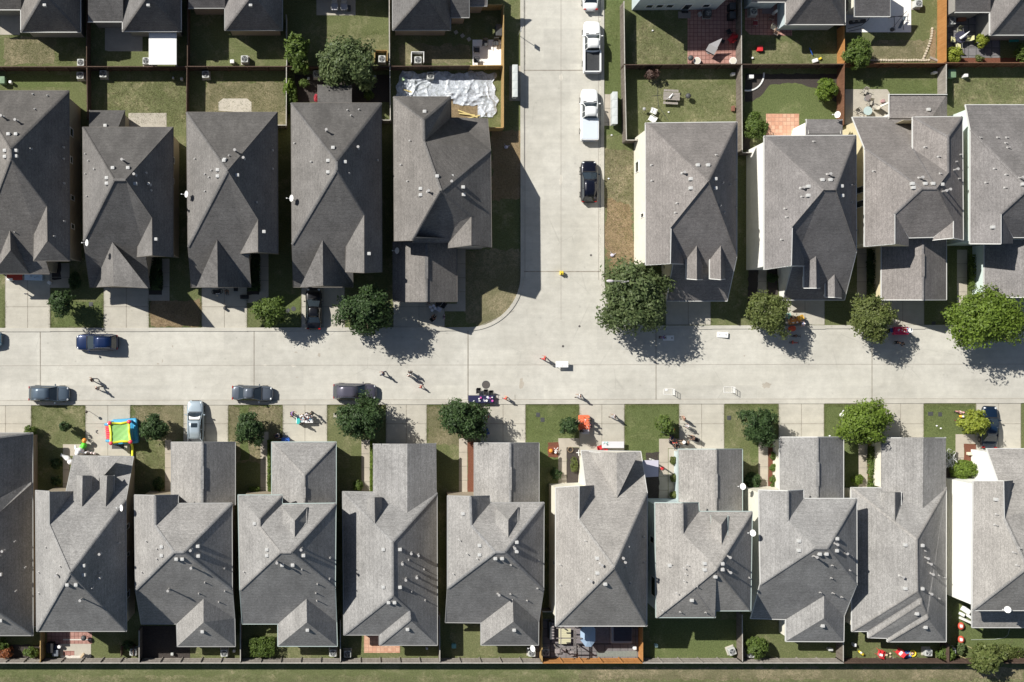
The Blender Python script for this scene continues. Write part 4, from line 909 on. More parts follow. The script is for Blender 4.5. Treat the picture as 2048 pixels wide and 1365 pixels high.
V=[((173.5,-40),(173.5,134),'fdark','dark fence between the two top left yards'),((174,136),(175,236),'fdark','dark fence left of the second upper house'),((375.5,-40),(375,134),'fdark','dark fence right of the white patio cover'),((374,136),(373,228),'fdark','dark fence left of the third upper house'),
 ((573,30),(573.5,132),'fpale','pale topped fence running through the bright climbing shrub'),((573,134),(572.5,252),'fgrey','overgrown fence between the octagonal slab yard and the grey tree yard'),((778,-40),(779,130),'fpale','pale fence left of the bungalow inside the golden fence'),
 ((779.5,134),(780.5,241),'fpale','pale fence left of the plastic sheeting'),((1247.5,3),(1249,128),'fgrey','tall weathered fence on the east side street verge beside the tall pale house'),((1249,131),(1252.5,281),'fgrey','tall weathered fence on the east side street verge beside the picnic table yard'),
 ((1482.5,-40),(1482.5,128),'fgrey','weathered fence right of the red paved yard with the umbrella'),((1483,131),(1484,305),'fgrey','weathered fence between picnic table yard and curved bed yard'),((1688,-30),(1688,50),'fdark','dark fence right of the white guttered bungalow'),
 ((1688,50),(1688.5,127),'forange','rust orange fence beside the round bush at the top right'),((1688,129),(1687,250),'fbrown','brown fence between curved bed yard and paved terrace'),((1892,-40),(1891.5,124),'forange','bright orange fence right of the stone edged lawn'),((1892,129),(1892,188),'fpale','grey leaning board fence between the two upper right yards')]
for a,b,m,l in V: fence(a,b,l,m,side=1 if a[0]>714 else -1)
fence((1007,11),(1006.5,255),'long new golden fence along the west verge of the side street','fgold',h=2.0,side=1)
fence((868,10.5),(1005,10),'golden fence closing the top of the bungalow yard','fgold',h=2.0,side=1)
fence((978,256),(1006,256),'short golden fence piece beside the corner house','fgold',h=2.0,side=1)
for a,b,l in (((554,251),(572,251),'short dark fence between the third and fourth upper houses'),((764,241),(780,241),'short dark fence right of the fourth upper house'),((1253,281),(1275,281),'short weathered fence closing the picnic table yard'),((1485,306),(1510,306),'short grey gate fence by the white walled house')): fence(a,b,l,'fgrey')
# long perimeter fence at the bottom, one run per garden
bx=[(-60,81,'behind the left edge garden of orange and green shrubs','fpale'),(81,279,'behind the red tiled back terrace','fpale'),(279,481,'behind the dark soil garden','fpale'),(481,681,'behind the square green hedge','fpale'),(681,880,'behind the brick edged garden','fpale'),(880,1085,'behind the dry garden with the pole mounted dish','fpale'),
 (1085,1285,'behind the deck and hot tub, lit orange inside','forange'),(1285,1485,'behind the wide shaded lawn','fpale'),(1485,1687,'behind the round bush garden','fpale'),(1687,1893,'behind the line of toys','fdark'),(1893,2100,'behind the feathery tree','fdark')]
for x0,x1,l,m in bx: fence((x0,1326.5),(x1,1326.5),'long perimeter fence run '+l,m,h=2.0,side=1,group='runs of the long fence at the bottom')
for a,b,m,l in [((81,1262),(81,1325),'fgold','golden divider fence left of the red tiled back terrace'),((278.5,1262),(278.5,1325),'fgrey','thin grey divider fence right of the red tiled back terrace'),((481,1236),(481,1325),'fgrey','dark divider fence left of the square green hedge'),((681,1240),(681,1325),'fgrey','dark divider fence right of the square green hedge'),
 ((879,1231),(879.5,1325),'fgrey','divider fence right of the brick edged garden'),((1083.5,1224),(1084,1325),'fgold','yellowish divider fence left of the deck'),((1285,1254),(1285,1325),'forange','orange divider fence right of the deck and tub'),((1484,1230),(1484.5,1325),'fgrey','broad grey divider fence left of the round bush'),
 ((1686,1284),(1686,1325),'fgrey','grey divider fence left of the toy yard'),((1897,1290),(1897,1325),'fdark','dark divider fence right of the toy yard')]: fence(a,b,l,m,side=1 if a[0]>714 else -1)
for a,b,l in [((65,1254),(81,1254),'short dark fence between the left edge house and the dormer house'),((1085,1224),(1103,1224),'short grey fence left of the tall roofed house'),((861,1232),(879,1232),'short dark fence beside the long ridge house')]: fence(a,b,l,'fgrey')
# ================= trees and shrubs =================
rs=np.random.RandomState(5)
def leaves(cx,cy,cz,rx,ry,rz,n,size,seed,clumps=70,flat=.0,hole=.15,lobes=5,shape='tree'):
    g=np.random.RandomState(seed); n0=n
    ph=g.rand(4)*6.28; am=np.array([.13,.11,.09,.07])
    cl=[]
    while len(cl)<clumps:
        if shape=='box': p=g.rand(3)*2-1; cl.append(p); continue
        d=g.randn(3); d/=np.linalg.norm(d); 
        if d[2]<-.55: continue
        a=math.atan2(d[1],d[0]); rr=1+sum(am[i]*math.sin((i+2)*a+ph[i]) for i in range(4))+(.09*math.sin(9*a+ph[0])+.06*math.sin(15*a+ph[1]) if shape=='tree' else 0)
        r=(g.rand()**.33)*(1-.0)*rr
        if shape=='tree' and r<.35: continue
        cl.append(d*r*.9)
    cl=np.array(cl); idx=g.randint(0,len(cl),n)
    cr=.22 if shape!='box' else .25
    pts=cl[idx]+np.clip(g.randn(n,3),-1.15,1.15)*cr*1.1*np.array([.62,.62,.55])*(.6+.8*g.rand(n,1))
    if shape=='box': pts=np.clip(pts,-1,1)
    elif shape=='shrub':
        l=np.linalg.norm(pts,axis=1); pts=pts/np.maximum(l,.97)[:,None]
    if clumps>20: 
        keep=g.rand(n)<.93; pts=pts[keep]; idx=idx[keep]; n=len(pts)
    c=pts*np.array([rx,ry,rz])+np.array([cx,cy,cz])
    out=pts/ (np.linalg.norm(pts,axis=1)[:,None]+1e-6)
    nr=out*.8+g.randn(n,3)*.55+np.array([0,0,.55]); nr/=np.linalg.norm(nr,axis=1)[:,None]
    t=np.cross(nr,g.randn(n,3)); t/=np.linalg.norm(t,axis=1)[:,None]; b=np.cross(nr,t)
    s=(size*(.6+.8*g.rand(n)))[:,None]
    v=np.stack([c-t*s,c+b*s*.5+t*s*.1,c+t*s,c-b*s*.5+t*s*.1],1).reshape(-1,3)
    return v,n
def plant(name,label,cat,px,py,rpx,ht,kind,n=4000,size=.15,seed=1,shape='tree',ry=None,rzf=None,trunk=True,group=None,rot=0,zc=None,clumps=70,parts=('crown','trunk')):
    ry=ry or rpx; R1=rpx/17.2; R2=ry/17.2
    rz=rzf or (ht*.42 if shape=='tree' else ht*.5)
    z=zc or (ht-rz if shape=='tree' else ht*.5); c=P(px,py,z)
    t=thing(name,label,cat,(c.x,c.y,0),rot,group)
    v,n=leaves(0,0,z,R1*(H-z)/H,R2*(H-z)/H,rz,n,size,seed,shape=shape,clumps=clumps)
    me=D.meshes.new(parts[0]); me.vertices.add(4*n); me.vertices.foreach_set('co',v.ravel()); me.loops.add(4*n); me.loops.foreach_set('vertex_index',np.arange(4*n))
    me.polygons.add(n); me.polygons.foreach_set('loop_start',np.arange(0,4*n,4)); me.update(calc_edges=True); me.materials.append(LF[kind])
    o=D.objects.new(parts[0],me); COL.objects.link(o); o.parent=t; CH.setdefault(t.name,[]).append(o)
    if trunk:
        g=random.Random(seed); mb=MB(); th=z if shape=='tree' else ht*.3
        mb.tube([(0,0,-.1),(.03,.02,th*.5),(0,.03,th)],[.16*ht/6,.12*ht/6,.08*ht/6],8)
        for k in range(7 if shape=='tree' else 4):
            a=2*PI*k/7+g.random(); e=R1*.7; s=th*(.45+.07*k)
            mb.tube([(0,0,s),(e*.5*math.cos(a),e*.5*math.sin(a),s+.3*(z+rz-s)),(e*math.cos(a),e*math.sin(a),min(z+rz*.5,s+.7*(z+rz-s)))],[.07*ht/6,.045*ht/6,.015],6)
        mb.build(parts[1],M['bark'],t)
    return t
TG='street and garden trees'
TR=[('small glossy dark green tree on the left upper lawn',123,607,25,24,4.2,'dark',3000,.14),
 ('bright green round tree on the lawn right of the third upper drive',541,623,32,31,5.0,'mid',5000,.14),
 ('large dark green tree overhanging the street left of the corner house drive',730,622,50,48,7.0,'dark',10500,.17),
 ('large feathery grey-green tree reaching over the street east of the side street mouth',1270,592,74,67,7.5,'grey',14500,.19),
 ('olive green round tree left of the orange costumed group',1537,626,41,42,6.0,'olive',9000,.14),
 ('olive green round tree above the red draped table',1743,634,43,45,6.0,'olive',10000,.14),
 ('very large bright green tree at the right end of the street',1977,637,72,60,8.0,'bright',17000,.16),
 ('dark round tree right of the bounce house',308,857,27,26,4.2,'dark',5000,.13),
 ('dark round tree right of the silver car',499,858,31,30,4.6,'dark',6500,.13),
 ('dark tree leaning over the purple-grey van',726,838,47,43,5.6,'dark',10000,.15),
 ('spreading dark tree behind the left end of the long party table',927,839,50,38,5.6,'dark',8500,.16),
 ('small glossy tree left of the orange table',1138,853,19,18,3.4,'dark',2400,.13),
 ('thin small tree beside the seated drive party',1330,850,18,22,3.2,'mid',1200,.14),
 ('dense dark round tree on the lawn above the four clipped shrubs',1517,853,34,36,5.2,'dark',8000,.14),
 ('large yellow-green tree beside the white lawn figure',1729,846,50,43,6.0,'bright',12000,.15),
 ('yellow-green tree half over the navy sedan',1948,846,28,22,4.6,'lime',4200,.14),
 ('big feathery grey-green tree over the back fence at the top left',694,125,56,52,6.5,'grey',9500,.19),
 ('bright young green tree above the fence end at the top left',594,106,22,40,4.6,'mid',3200,.2),
 ('rounded dark green bush tree in the stone edged lawn corner',1716,108,28,25,3.6,'mid',5000,.14),
 ('grey-green wispy tree spilling over the bottom fence at the right',1972,1316,33,27,4.0,'olive',2600,.20)]
for i,(l,x,y,rx,ry,ht,k,n,sz) in enumerate(TR): plant('tree',l,'tree',x,y,rx,ht,k,n,sz,seed=10+i,ry=ry,group=TG,clumps=int(55+rx*1.6))
TRS=[('dark cone shaped young tree on the far left lawn',130,853,11,10,3.0,'dark',1200,.1),('bushy green shrub at the corner of the left edge house',62,861,14,11,1.8,'mid',1500,.1),
 ('round deep green bush right of the fence under the picnic yard house',1509,253,26,29,2.6,'mid',5000,.12),('yellow-green round bush beside the curved dark bed',1653,180,22,24,2.6,'bright',4200,.12),
 ('small round shrub below the air unit near the feathery tree',609,167,12,9,1.2,'mid',1100,.08),('yellow-green shrub climbing the top right fence',1907,111,17,18,2.2,'lime',1800,.13),
 ('leafy shrub at the bungalow corner post in the grey tiled yard',1964,80,12,16,1.8,'lime',1100,.14),('dark shrub cut by the right edge in the grey tiled yard',2050,106,20,20,2.4,'mid',2000,.14),
 ('rounded bush in the back garden beside the bottom fence, lower right',1513,1295,23,23,2.6,'mid',4800,.11),('spiky green shrub between the two back air units beside the toys',1892,1306,18,17,1.8,'mid',1800,.14),
 ('small round shrub left of the narrow path by the hipped garage',509,980,12,9,1.2,'mid',1500,.08),('small round shrub by the long ridge house path',716,972,10,13,1.2,'mid',1500,.08),('small shrub beside the silver car house path',317,969,11,15,1.2,'dark',1400,.09),
 ('bright rounded shrub against the white wall, right side',1929,940,32,19,1.7,'bright',5000,.12),('small rounded green mound at the cream house corner',1715,960,12,12,1.0,'bright',1500,.08),
 ('dark spreading palm-like shrub in the gap behind the four clipped shrubs',1506,962,16,17,1.6,'dark',1500,.16),('small leafy plant in red mulch left of the dormer house',112,928,13,11,1.0,'dark',700,.11),('small leafy plant lower in the red mulch left of the dormer house',112,962,12,10,1.0,'dark',700,.11),
 ('rust coloured shrub in the lower left garden',12,1305,15,13,1.5,'rust',1100,.12),('light green shrub in the lower left corner garden',4,1290,16,14,1.6,'mid',1200,.12),('grey-green low shrub by the golden divider fence',62,1305,16,11,1.3,'mid',1200,.12),
 ('bare reddish shrub at the top of the picnic table yard',1304,148,15,12,1.8,'redbush',500,.15),('dark shrub in front of the corner garage hedge gap',150,562,13,20,1.5,'dark',2000,.09),
 ('green vine clump low on the overgrown fence',583,200,12,38,1.9,'mid',2600,.14),('yellow-green vine clump lower on the overgrown fence',577,175,10,22,2.2,'bright',1300,.15),('white flowering plant behind the fourth upper house',737,190,12,10,1.3,'mid',500,.12),
 ('small red flowering plant against the back lean-to',632,197,4,9,1.2,'flower',260,.08),('dark shrub beside the back yard shed at the lower left',256,1292,12,10,1.5,'dark',700,.1),('low flowering shrub by the front path of the tall roofed house',1148,930,9,16,1.0,'olive',900,.08),
 ('small dark plant left of the tall roofed house path',1112,948,12,14,1.1,'dark',900,.09),('green mound shrub right of the third upper path',1545,556,11,10,1.2,'dark',1300,.08),('tangled green ground plants along the lower right fence',2010,1305,40,16,.8,'olive',2600,.12),('pale blue-green agave-like shrub beside the red kettle chairs',1921,1298,9,12,1.0,'grey',500,.14),
 ('green weed clump by the white wall gap',1712,1188,2,2,.8,'mid',100,.1),('low plants under the long front window of the white guttered bungalow',1990,1290,3,3,.4,'mid',60,.1),('small potted plant in the grey tiled yard',1958,117,10,7,.8,'olive',350,.12)]
for i,(l,x,y,rx,ry,ht,k,n,sz) in enumerate(TRS): plant('shrub',l,'shrub',x,y,rx,ht,k,n,sz,seed=60+i,shape='shrub',ry=ry,group='garden shrubs',clumps=60,parts=('foliage','stem'))
for i,y in enumerate((912,935,958,975)): 
    plant('clipped_shrub',['topmost of the four clipped round shrubs beside the cream wall','second from the top of the four clipped round shrubs','third from the top of the four clipped round shrubs','lowest of the four clipped round shrubs beside the cream wall'][i],'shrub',1547,y,8,1.0,'mid',1300,.07,seed=140+i,shape='shrub',group='row of clipped round shrubs',clumps=50,parts=('foliage','stem'))
for i,y in enumerate((921,957,990)):
    plant('grass_tuft',['upper of three spiky grass tufts in the pale strip by the drive','middle of three spiky grass tufts in the pale strip','lowest of three spiky grass tufts in the pale strip'][i],'plant',1348,y,8,.9,'olive',700,.13,seed=150+i,shape='shrub',group='spiky grass tufts',clumps=30,parts=('foliage','stem'))
HG=[('long narrow hedge along the hipped garage wall',540,935,5,54,.9,'mid',3800),('long thin hedge beside the long ridge house garage',743,935,3,52,.7,'bright',2400),('wide clipped hedge along the cream garage wall at the right',1746,938,9,44,.9,'mid',4500),
 ('square clipped hedge in the back garden left of the hipped dormer house',524,1293,25,18,1.5,'mid',6500),('dark clipped hedge beside the second upper drive path',310,549,14,31,1.2,'dark',4000),('dark clipped hedge beside the third upper drive path',507,546,13,36,1.2,'dark',4000),('dark hedge strip by the yellow house path',1745,550,9,48,1.0,'dark',3500),('green hedge strip at the mint house corner',1945,545,7,34,.9,'mid',2600)]
for i,(l,x,y,rx,ry,ht,k,n) in enumerate(HG): plant('hedge',l,'hedge',x,y,rx,ht,k,n,.09,seed=170+i,shape='box',ry=ry,trunk=True,group='clipped hedges',clumps=160,parts=('foliage','stem'))
# weeds and tufts standing in the lawns: nobody could count them
def tufts(name,areas,n,kinds,size,seed):
    g=np.random.RandomState(seed); allv=[]; 
    for (x0,y0,x1,y1) in areas:
        m=int(n*((x1-x0)*(y1-y0))/1e4); c=np.stack([g.uniform(x0,x1,m),g.uniform(y0,y1,m)],1)
        k=np.repeat(c,5,0)+g.randn(m*5,2)*2.0
        X=(k[:,0]-X0)*H/F; Y=-(k[:,1]-Y0)*H/F; M_=len(X)
        a=g.rand(M_)*6.28; s=size*(.5+g.rand(M_)); h=s*1.0
        b=np.stack([X,Y,np.full(M_,.0)],1); t=np.stack([np.cos(a)*s,np.sin(a)*s,np.zeros(M_)],1); u=np.stack([-np.sin(a)*s*.25,np.cos(a)*s*.25,h],1)
        allv.append(np.stack([b-u*[1,1,0]*.5,b+u*[1,1,0]*.5,b+t+u],1).reshape(-1,3))
    v=np.concatenate(allv); n3=len(v)//3
    me=D.meshes.new(name); me.vertices.add(len(v)); me.vertices.foreach_set('co',v.ravel()); me.loops.add(len(v)); me.loops.foreach_set('vertex_index',np.arange(len(v)))
    me.polygons.add(n3); me.polygons.foreach_set('loop_start',np.arange(0,3*n3,3)); me.update(calc_edges=True); me.materials.append(LF[kinds])
    o=D.objects.new(name,me); COL.objects.link(o); return tag(o,kind='stuff')
AR=[(1206,300,1270,540),(10,75,172,130),(210,160,372,250),(410,160,570,225),(1275,40,1376,128),(1275,165,1475,246),(1206,0,1245,180),(104,605,206,652),(64,812,170,885),(264,812,328,985),(458,812,519,925),(521,812,563,860),(856,812,958,872),(1053,812,1156,872),(1251,812,1316,925),(1450,812,1556,872),(1650,812,1753,872),(1850,812,1950,864),(1490,85,1686,126),(1760,80,1860,122),(1905,150,2048,210),(1706,140,1890,188),(640,60,778,120),(0,1352,2048,1380)]
tufts('grass_tufts',AR,520,'olive',.09,3); tufts('dry_grass_tufts',[(1206,290,1270,560),(1275,40,1376,128),(264,905,328,985),(299,600,402,655),(1905,150,2048,210),(210,160,372,250),(458,812,563,860),(0,1352,2048,1380)],420,'redbush',.08,4)

ED=[]
for (x0,x1) in ((64,170),(264,330),(458,563),(656,770),(855,958),(1053,1156),(1251,1356),(1450,1556),(1650,1753),(1849,1950)): ED+=[(x0,810.5,x1,812.5)]
for x in (63.5,170,261,366,457,565,655,771,854,960,1052,1158,1250,1357,1449,1557,1649,1754,1848,1951): ED.append((x-1,813,x+1,880))
for x in (9,101,206,298,402,494,601): ED.append((x-1,600,x+1,655))
ED+=[(1045,0,1047,130),(1202,0,1204,540),(102,655,206,657),(300,655,402,657),(495,655,602,657)]
tufts('edge_grass_tufts',ED,9000,'olive',.07,9)
# ================= vehicles =================
def paint(name,c,metal=.3): return mat(name,c,.32,metal,clear=.8,spec=.5)
PT_={'blue':paint('blue_car_paint',(.004,.018,.075)),'slate':paint('slate_blue_car_paint',(.10,.135,.175)),'grey':paint('blue_grey_car_paint',(.11,.13,.16)),'plum':paint('dark_grey_van_paint',(.10,.095,.125)),
 'silver':paint('silver_blue_car_paint',(.42,.50,.56)),'black':paint('black_car_paint',(.008,.008,.010)),'nblack':paint('blue_black_car_paint',(.004,.005,.014)),'white':mat('white_car_paint',(.82,.83,.83),.35,0,clear=.6),
 'navy':paint('navy_car_paint',(.008,.022,.05)),'sky':paint('pale_blue_car_paint',(.25,.42,.50))}
def loft(mb,secs):
    n=len(secs[0]); k=len(mb.v)
    for s in secs: mb.v+=s
    for i in range(len(secs)-1):
        for j in range(n-1):
            a=k+i*n+j; mb.f.append((a,a+1,a+n+1,a+n))
    mb.f.append(tuple(range(k,k+n))); mb.f.append(tuple(reversed(range(k+(len(secs)-1)*n,k+len(secs)*n))))
def car(kind,label,px,py,deg,paintk,L=4.7,Wd=1.86,Hh=1.5,cat='car',name='parked_car',roofrails=False,sunroof=False,shade=False,zc=1.0):
    c=P(px,py,zc); t=thing(name,label,cat,(c.x,c.y,.015),R(deg),'vehicles parked along the streets and drives'); p=PT_[paintk]
    w=Wd/2; h=L/2
    if kind=='sedan': prof=[(-1,.62,.62,.72),(-.97,.78,.82,.86),(-.88,.92,.95,.95),(-.62,.99,.99,1.0),(-.3,1,1,1.0),(.2,1,1,.99),(.42,.995,.99,.96),(.62,.98,.96,.92),(.82,.94,.90,.86),(.94,.84,.80,.74),(1,.62,.58,.60)]; gh=(-.68,-.42,.10,.42); zb=.95
    elif kind=='pickup': prof=[(-1,.90,.9,.62),(-.985,.96,.96,.70),(-.9,1,1,.72),(-.5,1,1,.72),(-.18,1,1,.74),(-.12,1,1,1.02),(.3,1,1,1.02),(.42,1,1,1.0),(.62,.99,.97,.98),(.86,.96,.92,.94),(.95,.88,.84,.84),(1,.72,.68,.66)]; gh=(-.15,-.12,.26,.46); zb=1.12
    else: prof=[(-1,.72,.66,.72),(-.97,.86,.84,.92),(-.90,.95,.95,1.0),(-.6,1,1,1.0),(-.2,1,1,1.0),(.25,1,1,1.0),(.45,.995,.99,.98),(.65,.98,.96,.95),(.84,.94,.90,.88),(.95,.84,.80,.76),(1,.64,.60,.60)]; gh=(-.95,-.84,.14,.46) if kind=='van' else (-.93,-.78,.08,.42); zb=1.02
    mb=MB(); secs=[]
    for (x,wf,_,zf) in prof:
        W_=w*wf; z=zb*zf; half=[(W_*.90,.26),(W_*1.0,.42),(W_*1.0,.66),(W_*.965,z-.10),(W_*.86,z),(W_*.45,z+.035),(0,z+.045)]
        pts=[(x*h,y,zz) for y,zz in half]+[(x*h,-y,zz) for y,zz in reversed(half[:-1])]
        secs.append(pts)
    loft(mb,secs); b=mb.build('body',p,t,True); sm=b.modifiers.new('s','SUBSURF'); sm.levels=1; sm.render_levels=1
    # greenhouse
    xb,xr,xf,xw=[q*h for q in gh]; zt=Hh; wr=w*.70; wb=w*.88; rr=MB()
    if kind in('van','suv'): wr=w*.76
    n=5; rows=[]
    for (x,zz,ww) in ((xr,zt-.05,wr*.95),((xr*.6+xf*.4),zt,wr),((xr*.3+xf*.7),zt-.005,wr),(xf,zt-.06,wr*.95)):
        rows.append([(x-(abs(i-2)/2)**2*.05*(1 if x>0.2 else -1 if x<-.5 else 0),ww*(i-2)/2,zz-.045*((i-2)/2)**2) for i in range(n)])
    k=0
    for r_ in rows: rr.v+=r_
    for i in range(3):
        for j in range(n-1): a=i*n+j; rr.f.append((a,a+n,a+n+1,a+1))
    for i in range(3): rr.f.append((i*n,(i+1)*n,(i+1)*n,i*n)) if False else None
    ro=rr.build('roof',p,t,True); so_=ro.modifiers.new('s','SOLIDIFY'); so_.thickness=.05; so_.offset=-1
    zb2=zb*.97
    def glassp(name,x0,z0,w0,row,bend):
        g=MB(); lo=[(x0+bend*(1-abs(i-2)/2*abs(i-2)/2),w0*(i-2)/2,z0) for i in range(n)]; g.v=lo+[(a,b*.97,c_-.02) for a,b,c_ in row]
        for j in range(n-1): g.f.append((j,j+1,n+j+1,n+j))
        return g.build(name,M['carglass'],t,True)
    ws=glassp('windshield',xw,zb2,wb,rows[3],.10)
    if shade:
        g=MB(); g.poly([(xw-.15,-w*.72,zb2+.09),(xw-.15,w*.72,zb2+.09),(xf+.12,w*.6,zt-.10),(xf+.12,-w*.6,zt-.10)]); g.build('sun_shade',M['white'],t)
    glassp('rear_window',xb,zb2 if kind!='suv' else zb2,wb,rows[0],-.05)
    for s in (-1,1):
        g=MB(); g.v=[(xw-.06,s*wb*1.0,zb2-.02),(xb+.05,s*wb*1.0,zb2-.02),(xr,s*wr*.95,zt-.09),(xf,s*wr*.95,zt-.10)]; g.f=[(0,1,2,3)]; g.build('side_window',M['carglass'],t)
        g=MB()
        g.tube([(xw,s*wb*.99,zb2),(xf,s*wr*.95,zt-.09)],.035); g.tube([(xf,s*wr*.96,zt-.09),(xr,s*wr*.96,zt-.08)],.03); g.tube([(xr,s*wr*.95,zt-.08),(xb,s*wb*.97,zb2)],.05)
        xm=(xr+xf)/2; g.tube([(xm,s*wr*.99,zt-.08),(xm,s*wb,zb2)],.035); g.build('pillar',p,t)
        mr=MB(); mr.rbox((xw*.75+xf*.25),s*(w+.10),zb2-.03,zb2+.13,.13,.22,.04,0,.95,0,2); mr.build('mirror',p,t)
        hl=MB(); hl.ball(h*.90,s*w*.66,zb*.74,.13,.15,.09); hl.build('headlight',mat('headlight_lens',(.75,.78,.8),.1,.2),t,True)
        tl=MB(); tl.box(-h*.965,s*w*.74,.82,.12,.26,.2); tl.build('taillight',mat('taillight_lens',(.35,.01,.01),.2),t)
        if roofrails: MB().tube([(xf-.15,s*wr*.86,zt-.03),(xf-.3,s*wr*.88,zt+.05),(xr+.3,s*wr*.88,zt+.05),(xr+.15,s*wr*.86,zt-.03)],.028).build('roof_rail',M['chrome'],t)
        for x in (-.60,.60):
            wl=MB(); 
            k=20
            for yy in (s*(w-.22),s*(w+.01)):
                for i in range(k): a=2*PI*i/k; wl.v.append((x*h+.34*math.cos(a),yy,.34+.34*math.sin(a)-.015))
            for i in range(k): wl.f.append((i,(i+1)%k,k+(i+1)%k,k+i))
            wl.f+= [tuple(range(k)),tuple(range(2*k-1,k-1,-1))]; wo=wl.build('wheel',M['rubber'],t)
            rm=MB()
            for i in range(k): a=2*PI*i/k; rm.v.append((x*h+.21*math.cos(a),s*(w+.02),.325+.21*math.sin(a)))
            rm.f.append(tuple(range(k))); rm.build('rim',M['chrome'],wo)
    MB().box(h*.985,0,.50,.10,w*1.15,.16).box(-h*.985,0,.46,.10,w*1.2,.16).build('bumper',M['darkgrey'] if kind!='sedan' else p,t)
    MB().box(h*.99,0,.64,.05,w*.9,.14).build('grille',M['darkgrey'],t)
    MB().box(xw+.10,0,zb2+.052,.10,w*1.5,.012).build('cowl',M['black'],t)
    sm_=MB()
    for s in (-1,1): sm_.tube([(xw+.1,s*w*.80,zb2+.035),(h*.62,s*w*.72,zb*.945+.035),(h*.86,s*w*.62,zb*.87+.02)],.008,4)
    sm_.tube([(h*.90,-w*.5,zb*.83),(h*.90,w*.5,zb*.83)],.008,4)
    sm_.build('bonnet_seam',M['black'],t)
    if sunroof: MB().rbox(xf-.55,0,zt-.03,zt+.006,.5,w*.75,.06).build('sunroof',M['carglass'],t)
    if kind=='pickup':
        x0,x1=-h+.10,-.15*h
        f=MB()
        for s in (-1,1): f.box((x0+x1)/2,s*(w-.09),1.0,x1-x0,.16,.34)
        f.box(x0,0,1.0,.12,Wd-.06,.34); f.box(x1-.02,0,1.0,.08,Wd-.2,.34); f.build('bed_wall',p,t)
        if label.find('cover')>0: MB().rbox((x0+x1)/2,0,1.14,1.20,x1-x0-.05,Wd-.2,.05).build('bed_cover',mat('pale_bed_cover',(.60,.66,.72),.5),t)
        else: MB().box((x0+x1)/2,0,.93,x1-x0-.1,Wd-.34,.02).build('bed_liner',mat('bed_liner',(.035,.037,.04),.7,var=.3,vscale=6),t)
        MB().box(-h-.02,0,.6,.12,w*1.7,.14).build('rear_bumper',M['chrome'],t)
    return t
car('suv','dark blue station wagon with silver roof rails in the middle of the street at left',193,685,180,'blue',4.85,1.92,1.72,roofrails=True)
car('suv','slate blue hatchback at the lower kerb near the left edge',97,788,-1,'slate',4.7,1.88,1.6)
car('sedan','blue-grey sedan at the lower kerb with a pale rear window',504.5,787,-1.5,'grey',4.75,1.8,1.44)
car('van','dark purple-grey minivan at the lower kerb half under the dark tree',709.5,784,-1,'plum',5.0,1.95,1.72,roofrails=True)
car('suv','silver-blue car with open sunroof and white windscreen shade on a lower drive',390,844,90,'silver',4.85,1.95,1.75,sunroof=True,shade=True,roofrails=True)
car('sedan','glossy black sedan nose-in on the drive under the fourth upper house',627,617.5,90,'black',4.85,1.86,1.46)
car('suv','blue-black car at the east kerb of the side street below the two white pickups',1179,363,90,'nblack',4.8,1.95,1.65)
car('pickup','white pickup truck with an open dark bed at the east kerb',1184.5,94,90,'white',5.95,2.02,1.9,'pickup truck','pickup_truck')
car('pickup','white pickup truck with a pale bed cover at the east kerb',1179.5,229.5,90,'white',5.95,2.02,1.9,'pickup truck','pickup_truck')
car('sedan','white sedan tail cut by the top edge at the east kerb',1182,-22,90,'white',4.8,1.84,1.45)
car('sedan','navy sedan on the far right drive beneath the yellow-green tree',1982,855,88,'navy',4.85,1.9,1.46)
car('suv','pale blue car nose barely showing at the left edge of the street',-40,678,0,'sky',4.8,1.9,1.6)
